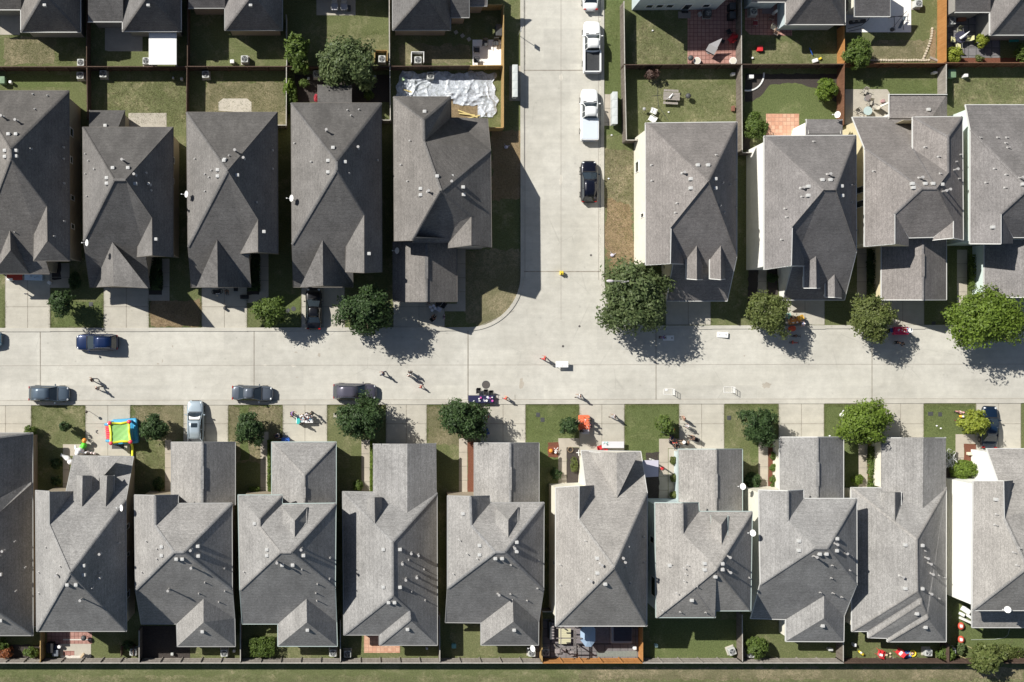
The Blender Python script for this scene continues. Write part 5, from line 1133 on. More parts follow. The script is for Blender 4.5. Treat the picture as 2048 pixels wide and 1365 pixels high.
# ================= people =================
SK=[mat('light_skin',(.55,.33,.23),.6),mat('tan_skin',(.36,.20,.13),.6),mat('brown_skin',(.16,.085,.055),.6)]
def skinmesh(name,verts,edges,rad,matl,lvl=1,root=0):
    me=D.meshes.new(name); me.from_pydata(verts,edges,[]); o=D.objects.new(name,me); COL.objects.link(o)
    m=o.modifiers.new('k','SKIN'); m.use_smooth_shade=True
    for i,r in enumerate(rad):
        me.skin_vertices[0].data[i].radius=(r if hasattr(r,'__len__') else (r,r))
        me.skin_vertices[0].data[i].use_root=(i==root)
    s=o.modifiers.new('s','SUBSURF'); s.levels=lvl; s.render_levels=lvl
    dg=C.evaluated_depsgraph_get(); dg.update(); me2=D.meshes.new_from_object(o.evaluated_get(dg)); D.objects.remove(o)
    me2.name=name; me2.materials.clear(); me2.materials.append(matl); return me2
def limbpose(pose):
    j={}
    # standing 1.7 m, facing +x, y = left
    hip=.93; lean=0
    if pose=='sit': hip=.50
    j['pel']=(0,0,hip)
    tl={'stand':.02,'walk':.06,'sit':-.03,'bend':.42,'reach':.16,'ride':.1}[pose]
    j['spi']=(tl*.45,0,hip+.24); j['che']=(tl,0,hip+.45 if pose!='bend' else hip+.34); cz=j['che'][2]
    j['nec']=(tl*1.15,0,cz+.13 if pose!='bend' else cz+.08); j['hea']=(tl*1.3+.015,0,cz+.25 if pose!='bend' else cz+.14); j['top']=(tl*1.35,0,cz+.37 if pose!='bend' else cz+.20)
    for s,k in ((1,'l'),(-1,'r')):
        j[k+'sh']=(tl,s*.185,cz+.03)
        sw=s*.16 if pose=='walk' else 0
        if pose in('reach','bend','sit'):
            j[k+'el']=(tl+.16,s*.24,cz-.18); j[k+'wr']=(tl+.38,s*.19,cz-.20 if pose!='bend' else cz-.35)
        else:
            j[k+'el']=(tl-.02-sw*.6,s*.245,cz-.26); j[k+'wr']=(tl+.06-sw*1.4,s*.26,cz-.50)
        j[k+'hp']=(0,s*.095,hip-.04)
        if pose=='sit': j[k+'kn']=(.44,s*.13,hip+.0); j[k+'an']=(.46,s*.13,.08); j[k+'to']=(.62,s*.14,.04)
        elif pose=='walk': j[k+'kn']=(.06+sw*.9,s*.10,.50); j[k+'an']=(-.04+sw*1.9,s*.10,.09); j[k+'to']=(.12+sw*1.9,s*.11,.045)
        else: j[k+'kn']=(.03,s*.11,.49); j[k+'an']=(-.02,s*.12,.08); j[k+'to']=(.15,s*.14,.035)
    return j
PROTO={}
def proto(pose):
    if pose in PROTO: return PROTO[pose]
    j=limbpose(pose); V=[];E=[];Rr=[];ix={}
    def add(n,p,r,par=None):
        ix[n]=len(V); V.append(p); Rr.append(r)
        if par is not None: E.append((ix[par],ix[n]))
    add('pel',j['pel'],(.13,.105)); add('spi',j['spi'],(.12,.10),'pel'); add('che',j['che'],(.145,.11),'spi'); add('nec',j['nec'],.055,'che'); add('hea',j['hea'],(.085,.10),'nec'); add('top',j['top'],(.065,.075),'hea')
    hd=Vector(j['hea']); add('nose',tuple(hd+Vector((.115,0,-.01))),.016,'hea')
    for k in 'lr':
        s=1 if k=='l' else -1
        add(k+'sh',j[k+'sh'],.062,'che'); add(k+'el',j[k+'el'],.045,k+'sh'); add(k+'wr',j[k+'wr'],.028,k+'el')
        d=(Vector(j[k+'wr'])-Vector(j[k+'el'])).normalized(); wv=Vector(j[k+'wr']); pal=wv+d*.06; add(k+'pa',tuple(pal),(.038,.022),k+'wr')
        u=d.cross(Vector((0,1,0))).normalized()
        for f in range(4): 
            q=pal+d*(.05+.02*(1.5-abs(f-1.5)))+u*(f-1.5)*.022; add(k+'f%d'%f,tuple(q),.009,k+'pa'); add(k+'g%d'%f,tuple(q+d*.03+Vector((0,-s*.012,0))),.008,k+'f%d'%f)
        q=pal-d*.01+u*.05; add(k+'th',tuple(q),.010,k+'pa'); add(k+'tk',tuple(q+d*.03+u*.012),.009,k+'th')
        add(k+'hp',j[k+'hp'],.088,'pel'); add(k+'kn',j[k+'kn'],.058,k+'hp'); add(k+'an',j[k+'an'],.042,k+'kn'); add(k+'to',j[k+'to'],(.045,.035),k+'an')
    body=skinmesh('body',V,E,Rr,SK[0])
    def sub(name,keys,edges,rad,m):
        v=[j[k] if isinstance(k,str) else k for k in keys]; return skinmesh(name,v,edges,rad,m)
    mp=lambda a,b,t:tuple(Vector(j[a]).lerp(Vector(j[b]),t))
    shirt=sub('shirt',['spi','che','lsh',mp('lsh','lel',.75),'rsh',mp('rsh','rel',.75),mp('spi','pel',.75),mp('che','nec',.45)],[(0,1),(1,2),(2,3),(1,4),(4,5),(0,6),(1,7)],[(.14,.115),(.16,.125),.078,.066,.078,.066,(.145,.12),.075],M['white'])
    tro=sub('trousers',['pel','lhp','lkn',mp('lkn','lan',.85),'rhp','rkn',mp('rkn','ran',.85)],[(0,1),(1,2),(2,3),(0,4),(4,5),(5,6)],[(.145,.12),.10,.073,.060,.10,.073,.060],M['black'])
    hb=MB(); x,y,z=j['hea']; hb.ball(x-.02,y,z+.035,.108,.092,.10,12,7)
    hm=D.meshes.new('hair'); hm.from_pydata(hb.v,[],hb.f); hm.materials.append(M['black']); hm.polygons.foreach_set('use_smooth',[True]*len(hm.polygons))
    sb=MB()
    for k in 'lr':
        a=j[k+'to']; b=j[k+'an']; sb.ball((a[0]+b[0])/2+.02,(a[1]+b[1])/2,.05,.14,.055,.055,8,5)
    shm=D.meshes.new('shoes'); shm.from_pydata(sb.v,[],sb.f); shm.materials.append(M['black'])
    fb=MB(); fx,fy,fz=j['hea']
    for s in (-1,1): fb.ball(fx+.088,s*.032,fz+.005,.010,.014,.008,6,4)
    fb.box(fx+.092,0,fz-.05,.01,.045,.010); fm=D.meshes.new('face_features'); fm.from_pydata(fb.v,[],fb.f); fm.materials.append(M['black'])
    PROTO[pose]={'body':body,'shirt':shirt,'trousers':tro,'hair':hm,'shoes':shm,'face_features':fm}; return PROTO[pose]
CM={}
def cloth(c):
    if c not in CM: CM[c]=mat('cloth_%d'%len(CM),c,.85)
    return CM[c]
BK=(.02,.02,.022); WH=(.75,.75,.76); RD=(.62,.05,.05); OR=(.75,.20,.04); GY=(.30,.30,.32); NV=(.03,.05,.14); KH=(.35,.28,.20); PU=(.22,.13,.42); LB=(.30,.38,.62); BR=(.10,.055,.035); PK=(.75,.35,.40); LG=(.52,.52,.55)
def person(pose,label,px,py,deg,shirt,trou,hair=BR,skin=1,sc=1.0,group='people out in the street and on the drives'):
    m=proto(pose); z=(1.5 if pose!='sit' else 1.15)*sc; c=P(px,py,z); t=thing('person',label,'person',(c.x,c.y,.022),R(deg),group); t.scale=(sc,)*3
    mm={'body':SK[skin],'shirt':cloth(shirt),'trousers':cloth(trou),'hair':cloth(hair),'shoes':cloth(BK if trou!=BK else GY),'face_features':cloth(BK)}
    for k,me in m.items():
        o=D.objects.new(k,me); COL.objects.link(o); o.parent=t; o.material_slots[0].link='OBJECT'; o.material_slots[0].material=mm[k]; CH.setdefault(t.name,[]).append(o)
    return t
PE=[('walk','person in dark clothes walking beside a lighter dressed one, left street',183,760,180,BK,GY,BR,1,1),('walk','person in pale top walking beside a dark dressed one, left street',194,777,195,LG,KH,BR,0,1),
 ('walk','person in navy walking alone near the minivan bonnet',767,747,200,NV,NV,BK,1,1),('stand','person in dark clothes beside a white dressed one, mid street',821,745,100,BK,GY,BK,2,1),('stand','person in white beside a dark dressed one, mid street',819,752,100,WH,WH,BR,1,1),
 ('walk','small child in red in the street left of the party table',843,774,190,RD,RD,BR,1,.66),('walk','person in red top walking west, centre of the street',1092,717,170,RD,RD,BR,1,1),('walk','child in orange at the right end of the long table',1014,797,170,OR,RD,BR,0,.85),
 ('walk','person in white top and grey shorts at the lower kerb right of centre',1162,793,190,WH,GY,BR,1,1),('walk','person in pale grey with dark hair on the drive right of the orange table',1231,834,180,LG,GY,BK,1,1),
 ('bend','person bending at the head of the green table under the tree',964,820,-60,BK,BR,BK,2,1),('stand','small child in red beside the green table',977,834,180,RD,RD,RD,1,.6),
 ('reach','person in dark top right of the orange table, upper one',1183,841,180,BR,BK,BK,1,1),('reach','person in dark red top right of the orange table, lower one',1184,853,180,(.14,.03,.06),BK,BK,1,1),('reach','person in dark green left of the orange table',1155,844,0,(.05,.07,.04),KH,BR,0,1),('reach','child in black at the lower left corner of the orange table',1163,863,20,BK,BK,BK,2,.8),
 ('reach','person in purple with a child left of the craft table',582,828,0,PU,BK,BR,1,1),('bend','child in brown beside the purple dressed adult',582,834,60,BR,KH,BR,1,.7),('reach','person in white at the upper side of the craft table',603,831,-80,WH,KH,BR,0,.95),('reach','person in pale grey at the upper side of the craft table',613,828,-90,LG,BK,BR,1,1),
 ('reach','person in dark green at the upper right of the craft table',624,826,-120,(.06,.08,.07),BK,BK,1,1),('stand','person in black at the lower side of the craft table',603,848,90,BK,BK,BK,2,.95),('sit','person in white seated by the blue chair near the hipped garage',557,871,200,WH,NV,BK,1,1),
 ('stand','person in dusty pink top at the top of the right centre drive',1370,837,200,(.38,.22,.20),KH,BR,0,1),('stand','person in white cap below the dusty pink one',1377,853,160,LG,GY,WH,1,.95),('sit','person in black seated alone right of the drive group',1389,877,160,BK,BK,BK,1,1),
 ('sit','person in red top seated in the drive group',1351,887,90,RD,GY,BR,1,1),('sit','person in grey seated at the left of the drive group',1344,881,60,GY,NV,BR,1,1),('sit','person with pale hat seated in the drive group',1369,885,180,KH,KH,WH,1,1),('stand','child in brown standing at the right of the drive group',1378,886,180,BR,KH,BR,1,.7),('sit','person in dark trousers with legs out, lower drive group',1356,889,-90,LG,BK,BK,1,1),
 ('sit','person seated in the shade at the drum table, dark red top',866,636,40,(.10,.03,.05),BK,BK,1,.95),('stand','person in lilac standing in the shade on the corner drive',889,634,180,(.40,.40,.65),BK,BK,1,.95),('stand','person in dark clothes by the corner garage door',857,606,-60,GY,BK,BK,1,.9),
 ('stand','person in pale orange beside the decorated wagon',1589,636,-40,(.75,.42,.25),OR,BR,0,1),('reach','person in teal and white behind the decorated wagon',1580,632,-60,(.10,.45,.38),WH,BK,0,1),('stand','person in lilac blue hood right of the decorated wagon',1609,648,180,LB,BK,WH,0,1),
 ('ride','small child in red riding in the shade below the decorated wagon',1588,685,180,RD,BK,BK,1,.7),('ride','small child in black riding above the red one in the shade',1592,672,0,BK,BK,BK,1,.65),
 ('reach','person in wide white hat at the right of the red draped table',1820,661,180,LB,RD,WH,0,1),('bend','person in black leaning below the red draped table',1800,685,-25,BK,BK,BK,1,1),
 ('stand','person in pale pink on the lawn beside the yellow-green tree',1926,825,240,(.75,.62,.60),PK,PK,0,1),('sit','child seated in dark clothes on the third upper drive',453,581,-90,BK,BK,BK,1,.9)]
for p in PE: person(*p)
# wide hats
for (px,py,z,r,l) in ((1821,661,1.72,.27,'wide white sun hat on the person at the red draped table'),(1368,885,1.25,.2,'pale round hat on the seated drive guest')):
    c=P(px,py,z); t=thing('sun_hat',l,'hat',(c.x,c.y,z),0); MB().cyl(0,0,0,.015,r,n=20).build('brim',M['whitep'],t); MB().ball(0,0,.0,.10,.10,.11,12,6,True).build('crown',M['whitep'],t,True)
# ================= smaller things =================
def at(px,py,z=0): c=P(px,py,z); return (c.x,c.y,0)
# air conditioning units
t=thing('air_conditioner','x','air conditioner',(0,0,0),0,'outdoor air conditioning units'); AC0=t
MB().rbox(0,0,.06,.80,.82,.82,.07,0,1,0,3).build('casing',M['acm'],t)
f=MB().cyl(0,0,.80,.812,.33,n=20).build('fan_well',M['acd'],t)
g=MB()
for k in range(3):
    a=2*PI*k/3; g.poly([(0,0,.83),(.28*math.cos(a),.28*math.sin(a),.82),(.28*math.cos(a+.7),.28*math.sin(a+.7),.835)])
g.build('fan_blade',mat('fan_blade',(.30,.31,.31),.5),t)
g=MB()
for r_ in (.12,.22,.32): g.torus(0,0,.845,r_,.006,18,4)
for k in range(8): a=PI*k/8; g.tube([(.33*math.cos(a),.33*math.sin(a),.845),(-.33*math.cos(a),-.33*math.sin(a),.845)],.005,4)
g.build('guard',M['metal'],t); MB().box(0,0,.03,1.0,1.0,.07).build('pad',M['patio'],t)
ACS=[(161,125,'above the fence behind the top left bungalow'),(160,151,'below the fence at the top left'),(206,148,'in the corner behind the house with the lean-to'),(411,149,'in the corner left of the octagonal slab'),(292,122,'half under the white patio cover'),(489,118,'in the sunny yard above the octagonal slab yard'),(764,118,'inside a small golden screen'),(634,148,'under the grey-green tree'),(836,120,'inside a white box frame by the fence'),(861,151,'standing on the plastic sheeting'),
 (266,1305,'in the shaded corner right of the red tiled terrace'),(448,1307,'right of the dark soil garden'),(666,1307,'behind the hipped teal rimmed house'),(695,1309,'in the left corner of the brick edged garden'),(1064,1307,'under the pole mounted dish'),(1092,1306,'round looking one left of the deck'),(1465,1304,'tilted grey one in the wide shaded lawn'),(1502,1309,'half under the round bush'),(1858,1306,'at the end of the toy row'),(1905,1304,'right of the spiky shrub'),
 (1417,26,'dark one against the tall pale house'),(1508,23,'beside the white guttered bungalow'),(1838,7,'by the white painted terrace'),(1905,42,'in the grey tiled yard')]
for i,(x,y,l) in enumerate(ACS):
    lab='air conditioning unit '+l; loc=at(x,y,.8); rz=[0,.02,-.02,.05][i%4]
    if i==16: rz=.35
    if i==0: AC0.location=loc; AC0['label']=lab
    else: copy_tree(AC0,loc,rz,lab,mats={'casing':M['darkgrey']} if i==20 else None)
def frame_screen(x,y,m,lab):
    l=at(x,y,.5); t=thing('unit_screen',lab,'screen',l,0)
    MB().box(0,.62,.5,1.5,.06,1.0).box(-.72,0,.5,.06,1.2,1.0).build('side_board',M[m],t); MB().box(.7,0,.5,.06,1.2,1.0).build('end_board',M[m],t)
frame_screen(762,114,'fgold','small golden wooden screen around the unit beside the pale fence'); frame_screen(835,117,'white','white box screen around the unit by the fence'); frame_screen(256,1302,'fdark','dark wooden screen around the shaded corner unit')
# utility pedestals
def rb(name,lab,cat,x,y,sx,sy,h,m,rz=0,r=.05,taper=.97,crown=.02,part2=None,group=None):
    t=thing(name,lab,cat,at(x,y,h),rz,group); MB().rbox(0,0,0,h*.9,sx,sy,r,0,taper,0,3).build('casing',M[m] if isinstance(m,str) else m,t)
    MB().rbox(0,0,h*.9,h,sx*1.04,sy*1.04,r,0,.97,crown,3).build('lid',M[part2 or m] if isinstance(part2 or m,str) else m,t); return t
gb=mat('utility_green',(.16,.25,.15),.6)
UT=[(3,160,.7,.8,.8,gb,'green utility box cut by the left edge'),(1904.5,147,.9,.95,.8,gb,'square green transformer box below the top right fence'),(20,164,.3,.3,.6,'whitep','small pale utility post near the left edge'),(1933,151,.4,.35,.7,'whitep','pale utility post beside the transformer box'),
 (363,158,.3,.3,.6,'acm','grey utility post beside the second back fence'),(346,156,.2,.25,.4,'acm','short grey pipe post in the second back yard'),(464,123,.45,.4,.6,'whitep','small white box with blue top in the sunny yard'),(617,157,.25,.25,.3,'whitep','pale post under the grey tree'),(750,153,.22,.22,.5,'acm','pale post right of the grey tree'),
 (806,158,.35,.35,.5,mat('pale_green_plastic',(.55,.75,.45),.5),'pale green cap poking from the plastic sheeting'),(1467,148,.4,.3,.6,'whitep','pale post in the corner of the picnic yard'),(1503,153,.55,.45,.6,'whitep','pale box behind the curved white edging'),(1871,145,.5,.25,.6,'whitep','pale leaning post above the pale fence'),
 (1313,1292,.35,.35,.5,mat('aqua_plastic',(.5,.7,.65),.5),'small aqua post in the shaded lawn'),(1270,1297,.35,.35,.7,'whitep','white post on the deck corner'),(1662,1300,.5,.3,.6,'acm','pale leaning post by the toy yard fence'),(1710,1291,.35,.35,.6,'whitep','white post left of the toy row'),(344,1309,.3,.3,.5,'acm','small post in the dark soil garden'),(468,1303,.3,.3,.6,'acm','small post by the fence right of the soil garden'),(854,1298,.25,.25,.6,'acm','small post in the garden left of the dry yard'),(908,1293,.5,.5,.6,mat('dull_teal',(.15,.35,.33),.5),'teal capped box in the dark part of the dry yard'),(1395,125,.3,.3,.3,'darkgrey','dark cap by the fence of the umbrella yard'),(18+1,0,0,0,0,None,'')]
for x,y,sx,sy,h,m,l in UT:
    if l: rb('utility_post' if sx<.6 else 'utility_box',l,'utility box',x,y,sx,sy,h,m,group='utility posts and boxes in the yards')
# cluster mailboxes
def mailbox(px,lab,rz):
    t=thing('cluster_mailbox',lab,'mailbox',at(px[0],px[1],1.3),rz)
    for k in range(4):
        y=(k-1.5)*.93; MB().rbox(0,y,.45,1.5,.52,.90,.03,0,1,0,2).build('mailbox_unit',M['trimgrey'] if False else mat('pale_grey_enamel',(.55,.58,.57),.45),t); MB().box(0,y,.22,.3,.3,.46).build('pedestal',M['darkgrey'],t)
        MB().rbox(0,y,1.5,1.56,.60,.92,.03,0,1,.03,2).build('cap',mat('pale_grey_enamel',(.55,.58,.57),.45),t)
mailbox((1029.5,163),'long row of four pale grey mailbox units on the west side of the side street',0); mailbox((1229,217),'long row of four pale grey mailbox units on the east side of the side street',0)
# street lamp
b=P(1220,572); t=thing('street_lamp','tall pale street lamp reaching over the side street mouth beside the grey-green tree','street lamp',(b.x,b.y,0)); hp=8.6
MB().tube([(0,0,0),(0,0,hp*.5),(0,0,hp)],[.11,.085,.06],10).build('pole',M['pipe'],t); MB().tube([(0,0,hp-.5),(-.6,0,hp+.1),(-1.7,0,hp+.2)],[.04,.035,.03],8).build('arm',M['pipe'],t)
MB().ball(-2.05,0,hp+.18,.42,.16,.10,12,6).build('lamp_head',mat('lamp_head_pale',(.55,.5,.52),.4),t,True)
b=P(1036,71); t=thing('street_sign','slim post with a small sign panel on the west verge of the side street','sign',(b.x,b.y,0)); MB().cyl(0,0,0,2.6,.035,n=8).build('post',M['metal'],t); MB().box(0,0,2.3,.05,.5,.6).build('panel',mat('sign_back',(.45,.46,.46),.5),t)
# plastic sheeting draped over the back yard
def sheet():
    g=np.random.RandomState(3); nx,ny=230,112; x0,x1,y0,y1=786,1000,139,238
    mb=MB(); hh=np.zeros((ny,nx)); X,Y=np.meshgrid(np.linspace(x0,x1,nx),np.linspace(y0,y1,ny))
    for k in range(60):
        a=g.rand()*PI; cx,cy=g.uniform(x0,x1),g.uniform(y0,y1); L=g.uniform(15,60); wd=g.uniform(1.6,4.5); dx,dy=X-cx,Y-cy
        u=dx*math.cos(a)+dy*math.sin(a); v=-dx*math.sin(a)+dy*math.cos(a)+4*np.sin(u*.12+g.rand()*6); hh+=g.uniform(.04,.16)*np.exp(-(v/wd)**2)*np.exp(-(u/L)**2)
    hh=np.abs(hh); inside=np.ones_like(hh,bool)
    ed=lambda q,s: 4*np.sin(q*.09+s)+2.5*np.sin(q*.27+s*2)
    inside&=(Y>y0+6+ed(X,1)*.6); inside&=(X<x1-8+ed(Y,2)); inside&=(X>x0+4+ed(Y,4)*.5+np.clip(175-Y,0,30)*.5)
    inside&=~((X>900)&(X<955)&(Y>211+ed(X,5)*.4)); inside&=~((X<905)&(Y>200)); inside&=~((X>955)&(Y>236))
    for j in range(ny):
        for i in range(nx): p=P(X[j,i],Y[j,i]); mb.v.append((p.x,p.y,.06+hh[j,i]))
    for j in range(ny-1):
        for i in range(nx-1):
            if inside[j,i] and inside[j+1,i] and inside[j,i+1] and inside[j+1,i+1]: a=j*nx+i; mb.f.append((a+nx,a+nx+1,a+1,a))
    m=D.materials.new('clear_plastic_sheet'); m.use_nodes=True; t=m.node_tree; b=t.nodes['Principled BSDF']; b.inputs['Base Color'].default_value=(.60,.64,.70,1); b.inputs['Roughness'].default_value=.28; b.inputs['Specular IOR Level'].default_value=.8
    gg=t.nodes.new('ShaderNodeNewGeometry'); n=noise(t,gg.outputs['Position'],1.3,6,.75,2.0); t.links.new(ramp(t,n,[(.35,.42),(.58,.93)]),b.inputs['Alpha'])
    bumpto(t,b,noise(t,gg.outputs['Position'],1.6,4,.6,2.0),.35,.2)
    o=mb.build('plastic_sheet',m,None,True); tag(o,'large crumpled translucent plastic sheet spread over the yard behind the corner house','plastic sheet')
sheet()
for i,(a,b,c,d,w,h) in enumerate([(916,221,955,235,.14,.12),(918,227,950,231,.14,.10),(930,238,960,231,.12,.08),(806,179,824,185,.14,.1)]):
    p,q=P(a,b,.2),P(c,d,.2); tag(MB().box((p.x+q.x)/2,(p.y+q.y)/2,.12+h/2,(q-p).length,w,h,math.atan2(q.y-p.y,q.x-p.x)).build('lumber_plank',mat('yellow_pine',(.60,.48,.20),.7)),['long yellow plank beside the sheet, upper one','second yellow plank crossing beneath the upper one','lowest yellow plank by the house roof','short yellow plank under the sheet at left'][i],'plank','loose yellow lumber planks')
# white patio cover
b=P(325,97,2.9*1.0); t=thing('patio_cover','flat white patio cover attached to the second top bungalow','patio cover',(b.x,b.y,0)); MB().rbox(0,0,2.62,2.78,3.15,3.65,.03,0,1,.03,2).build('roof_panel',M['whitep'],t)
for k in range(9): pass
for x,y in ((-1.4,-1.65),(1.4,-1.65)): MB().box(x,y,1.3,.1,.1,2.6).build('post',M['white'],t)
# furniture
def chair(px,py,rz,lab,m,fm='metal',style='metal',sc=1.0,group='outdoor chairs'):
    t=thing('chair',lab,'chair',at(px,py,.5),rz,group); mm=M[m] if isinstance(m,str) else m; f=M[fm]; t.scale=(sc,)*3
    MB().rbox(0,0,.40,.46,.52,.50,.06).build('seat',mm,t); b=MB(); b.poly([(-.24,-.24,.46),(-.24,.24,.46),(-.38,.23,.95),(-.38,-.23,.95)]); o=b.build('backrest',mm,t); s=o.modifiers.new('s','SOLIDIFY'); s.thickness=.04
    for sx in (-1,1):
        for sy in (-1,1): MB().tube([(sx*.22,sy*.23,.42),(sx*.26,sy*.26,0)],.018).build('leg',f,t)
    for sy in (-1,1): MB().tube([(-.3,sy*.28,.66),(.2,sy*.28,.66),(.24,sy*.27,.42)],.022).build('armrest',f,t)
    return t
def table(px,py,rz,lab,L,W_,h,m,items=(),round_=False,cloth_=None,group=None,cover=None):
    t=thing('folding_table' if not round_ else 'round_table',lab,'table',at(px,py,h),rz,group); mm=M[m] if isinstance(m,str) else m
    if round_: MB().cyl(0,0,h-.04,h,L/2,n=28).build('tabletop',mm,t); MB().cyl(0,0,0,h-.04,.04,n=8).cyl(0,0,0,.05,.28,n=16).build('pedestal',M['metal'],t)
    else:
        MB().rbox(0,0,h-.05,h,L,W_,.04).build('tabletop',mm,t)
        for sx in (-1,1):
            for sy in (-1,1): MB().tube([(sx*(L/2-.15),sy*(W_/2-.1),h-.05),(sx*(L/2-.12),sy*(W_/2-.08),0)],.018).build('leg',M['metal'],t)
    return t
def clutter(px,py,z,n,dx,dy,cols,seed,what,lab,cat='item',size=.12,rz=0):
    g=random.Random(seed)
    for k in range(n):
        x=g.uniform(-dx,dx); y=g.uniform(-dy,dy); c,s=math.cos(rz),math.sin(rz); b=P(px,py,z); col=cols[k%len(cols)]; r=size*g.uniform(.7,1.2)
        X,Y=b.x+x*c-y*s,b.y+x*s+y*c; mb=MB(); kind=k%3
        if kind==0: mb.rbox(0,0,0,r*.8,r*1.8,r*1.3,r*.2,g.random()*3)
        elif kind==1: mb.cyl(0,0,0,r*.9,r*.8,r*.9,n=12)
        else: mb.ball(0,0,r*.7,r*.9,r*.8,r*.7,10,6)
        o=mb.build(what,cloth(col),None,kind==2); o.location=(X,Y,z); tag(o,lab,cat,lab+' group')
# craft table on the drive below
table(609,839,0.02,'white craft table crowded with party things on a lower drive',1.95,.85,.75,'whitep'); rb('cool_box','turquoise cool box at the left end of the craft table','cool box',597,842,.42,.75,.86,mat('turquoise',(.05,.45,.42),.5))
clutter(611,839,.75,16,.80,.34,[WH,RD,PK,(.2,.45,.6),WH,LB],1,'party_item','small bright party item on the white craft table','party item',.08)
# long party table and chairs
table(963,799,0,'long table under a dark navy cloth at the lower street kerb',2.9,.80,.76,mat('navy_cloth',(.012,.014,.06),.8))
b=P(963,799,.76); o=MB().rbox(0,0,.25,.78,3.0,.88,.05,0,.985,0).build('tablecloth',mat('navy_cloth',(.012,.014,.06),.8,var=.3,vscale=5)); o.location=(b.x,b.y,.0); tag(o,'dark navy cloth draped over the long party table','tablecloth')
clutter(966,799,.79,14,1.15,.25,[WH,(.6,.1,.4),WH,LG,WH,(.25,.2,.4)],2,'party_favour','pale bundle or bowl on the dark party table','party item',.13)
for x,y,l in ((957,783,'left black folding chair behind the long party table'),(971.5,786,'middle black folding chair behind the long party table'),(982,788,'right black folding chair behind the long party table')): chair(x,y,-PI/2,l,'black','darkgrey')
table(963.5,841,PI/2,'green covered table standing lengthwise in tree shade on the drive',1.75,.65,.75,mat('green_patterned_cloth',(.28,.48,.30),.8,var=.5,vscale=7)); clutter(963.5,841,.75,9,.7,.22,[(.2,.5,.3),WH,(.15,.3,.2)],3,'party_plate','small plate or cup on the green table','party item',.07,PI/2)
chair(973,862,PI*.6,'blue folding chair at the foot of the green table',mat('blue_fabric',(.06,.10,.30),.8)); chair(958,866,PI*.4,'dark folding chair at the foot of the green table','black')
# white street table
table(1124,729,0,'white table with small cups standing alone in the middle of the street',1.45,.72,.76,'whitep',); clutter(1124,729,.76,10,.6,.25,[WH,(.5,.5,.55),WH,PK],4,'cup','small cup on the white street table','cup',.045)
# orange table
table(1171,848,PI/2,'table under a bright orange cloth on the drive left of the grey table',1.75,.95,.76,mat('orange_cloth',(.80,.16,.07),.8,var=.35,vscale=9)); b=P(1169,846,.76); o=MB().rbox(0,0,.3,.79,1.25,1.75,.12,0,.98,0).build('tablecloth',mat('orange_cloth',(.80,.16,.07),.8)); o.location=(b.x,b.y,0); tag(o,'bright orange cloth draped over the table on the drive','tablecloth')
clutter(1169,846,.80,10,.4,.7,[WH,(.8,.35,.1),(.7,.1,.05),(.9,.5,.3)],5,'pumpkin_item','small orange or white party item on the orange table','party item',.08)
rb('box','grey box at the lower end of the orange table','box',1171,864,.85,.55,.8,mat('grey_box',(.5,.48,.5),.6))
# pale table by the tall house
table(1226,890,0,'long pale grey table against the front of the tall roofed house',2.55,.75,.76,mat('pale_grey_top',(.62,.62,.64),.6)); clutter(1211,888,.76,5,.3,.25,[(.4,.6,.6),WH,(.3,.4,.4)],6,'glass_jar','small jar at the left end of the pale grey table','jar',.1)
chair(1200,896,.3,'dark red chair at the left end of the pale grey table','red','darkgrey'); chair(1211,901,1.2,'dark red chair below the pale grey table','red','darkgrey')
# seated group furniture
for x,y,rz,l,m in ((1351,889,1.5,'folding chair under the red topped guest','darkgrey'),(1344,883,1.0,'folding chair under the grey dressed guest','darkgrey'),(1369,887,3.1,'folding chair under the hatted guest','darkgrey'),(1390,879,2.8,'round black camping chair of the lone seated guest','black'),(557,873,3.3,'dark camping chair by the hipped garage','black'),(866,638,.7,'dark folding chair at the drum kit','black'),(1355,893,-1.5,'folding chair at the foot of the drive group','darkgrey')): chair(x,y,rz,l,m)
clutter(1360,886,.5,5,.7,.5,[BR,KH,(.3,.25,.25)],7,'bag','small bag among the seated drive guests','bag',.13)
table(1334.5,859,.1,'dark round topped folding table under the thin tree',1.3,.7,.7,mat('dark_blue_cloth',(.02,.05,.10),.8)); clutter(1335,861,.7,3,.3,.2,[(.4,.55,.8),WH],8,'napkin','pale blue packet on the dark table under the thin tree','packet',.12); rb('small_stool','small orange stool beside the thin tree','stool',1346.5,860.5,.4,.35,.5,'orange')
rb('blue_bin','bright blue tub half hidden by the hipped garage roof','tub',571,881,.9,.55,.6,'blue'); rb('red_bag','small red bag lying on the pale strip beside the grass tufts','bag',1325,937,.4,.28,.2,'red',.6)
# cornhole boards
def board(px,py,rz,lab):
    t=thing('beanbag_board',lab,'game board',at(px,py,.15),rz,'beanbag toss boards'); b=MB(); v=[(-.6,-.31,.08),(.6,-.31,.32),(.6,.31,.32),(-.6,.31,.08)]
    b.poly(v); b.poly([(x,y,z-.08) for x,y,z in reversed(v)])
    for i in range(4): p,q=v[i],v[(i+1)%4]; b.poly([(p[0],p[1],p[2]-.08),(q[0],q[1],q[2]-.08),q,p])
    b.build('board',M['whitep'],t); MB().cyl(.38,0,.265,.285,.08,n=16).build('hole',M['black'],t)
    MB().tube([(.55,-.28,.26),(.6,-.28,0)],.02).build('leg',M['white'],t); MB().tube([(.55,.28,.26),(.6,.28,0)],.02).build('leg',M['white'],t)
    m=MB(); m.torus(-.28,0,.150,.13,.012,16,4)
    for k in range(5): a=2*PI*k/5; m.box(-.28+.07*math.cos(a),.07*math.sin(a),.155,.05,.05,.012,a)
    m.build('painted_emblem',mat('grey_paint',(.30,.31,.30),.6),t)
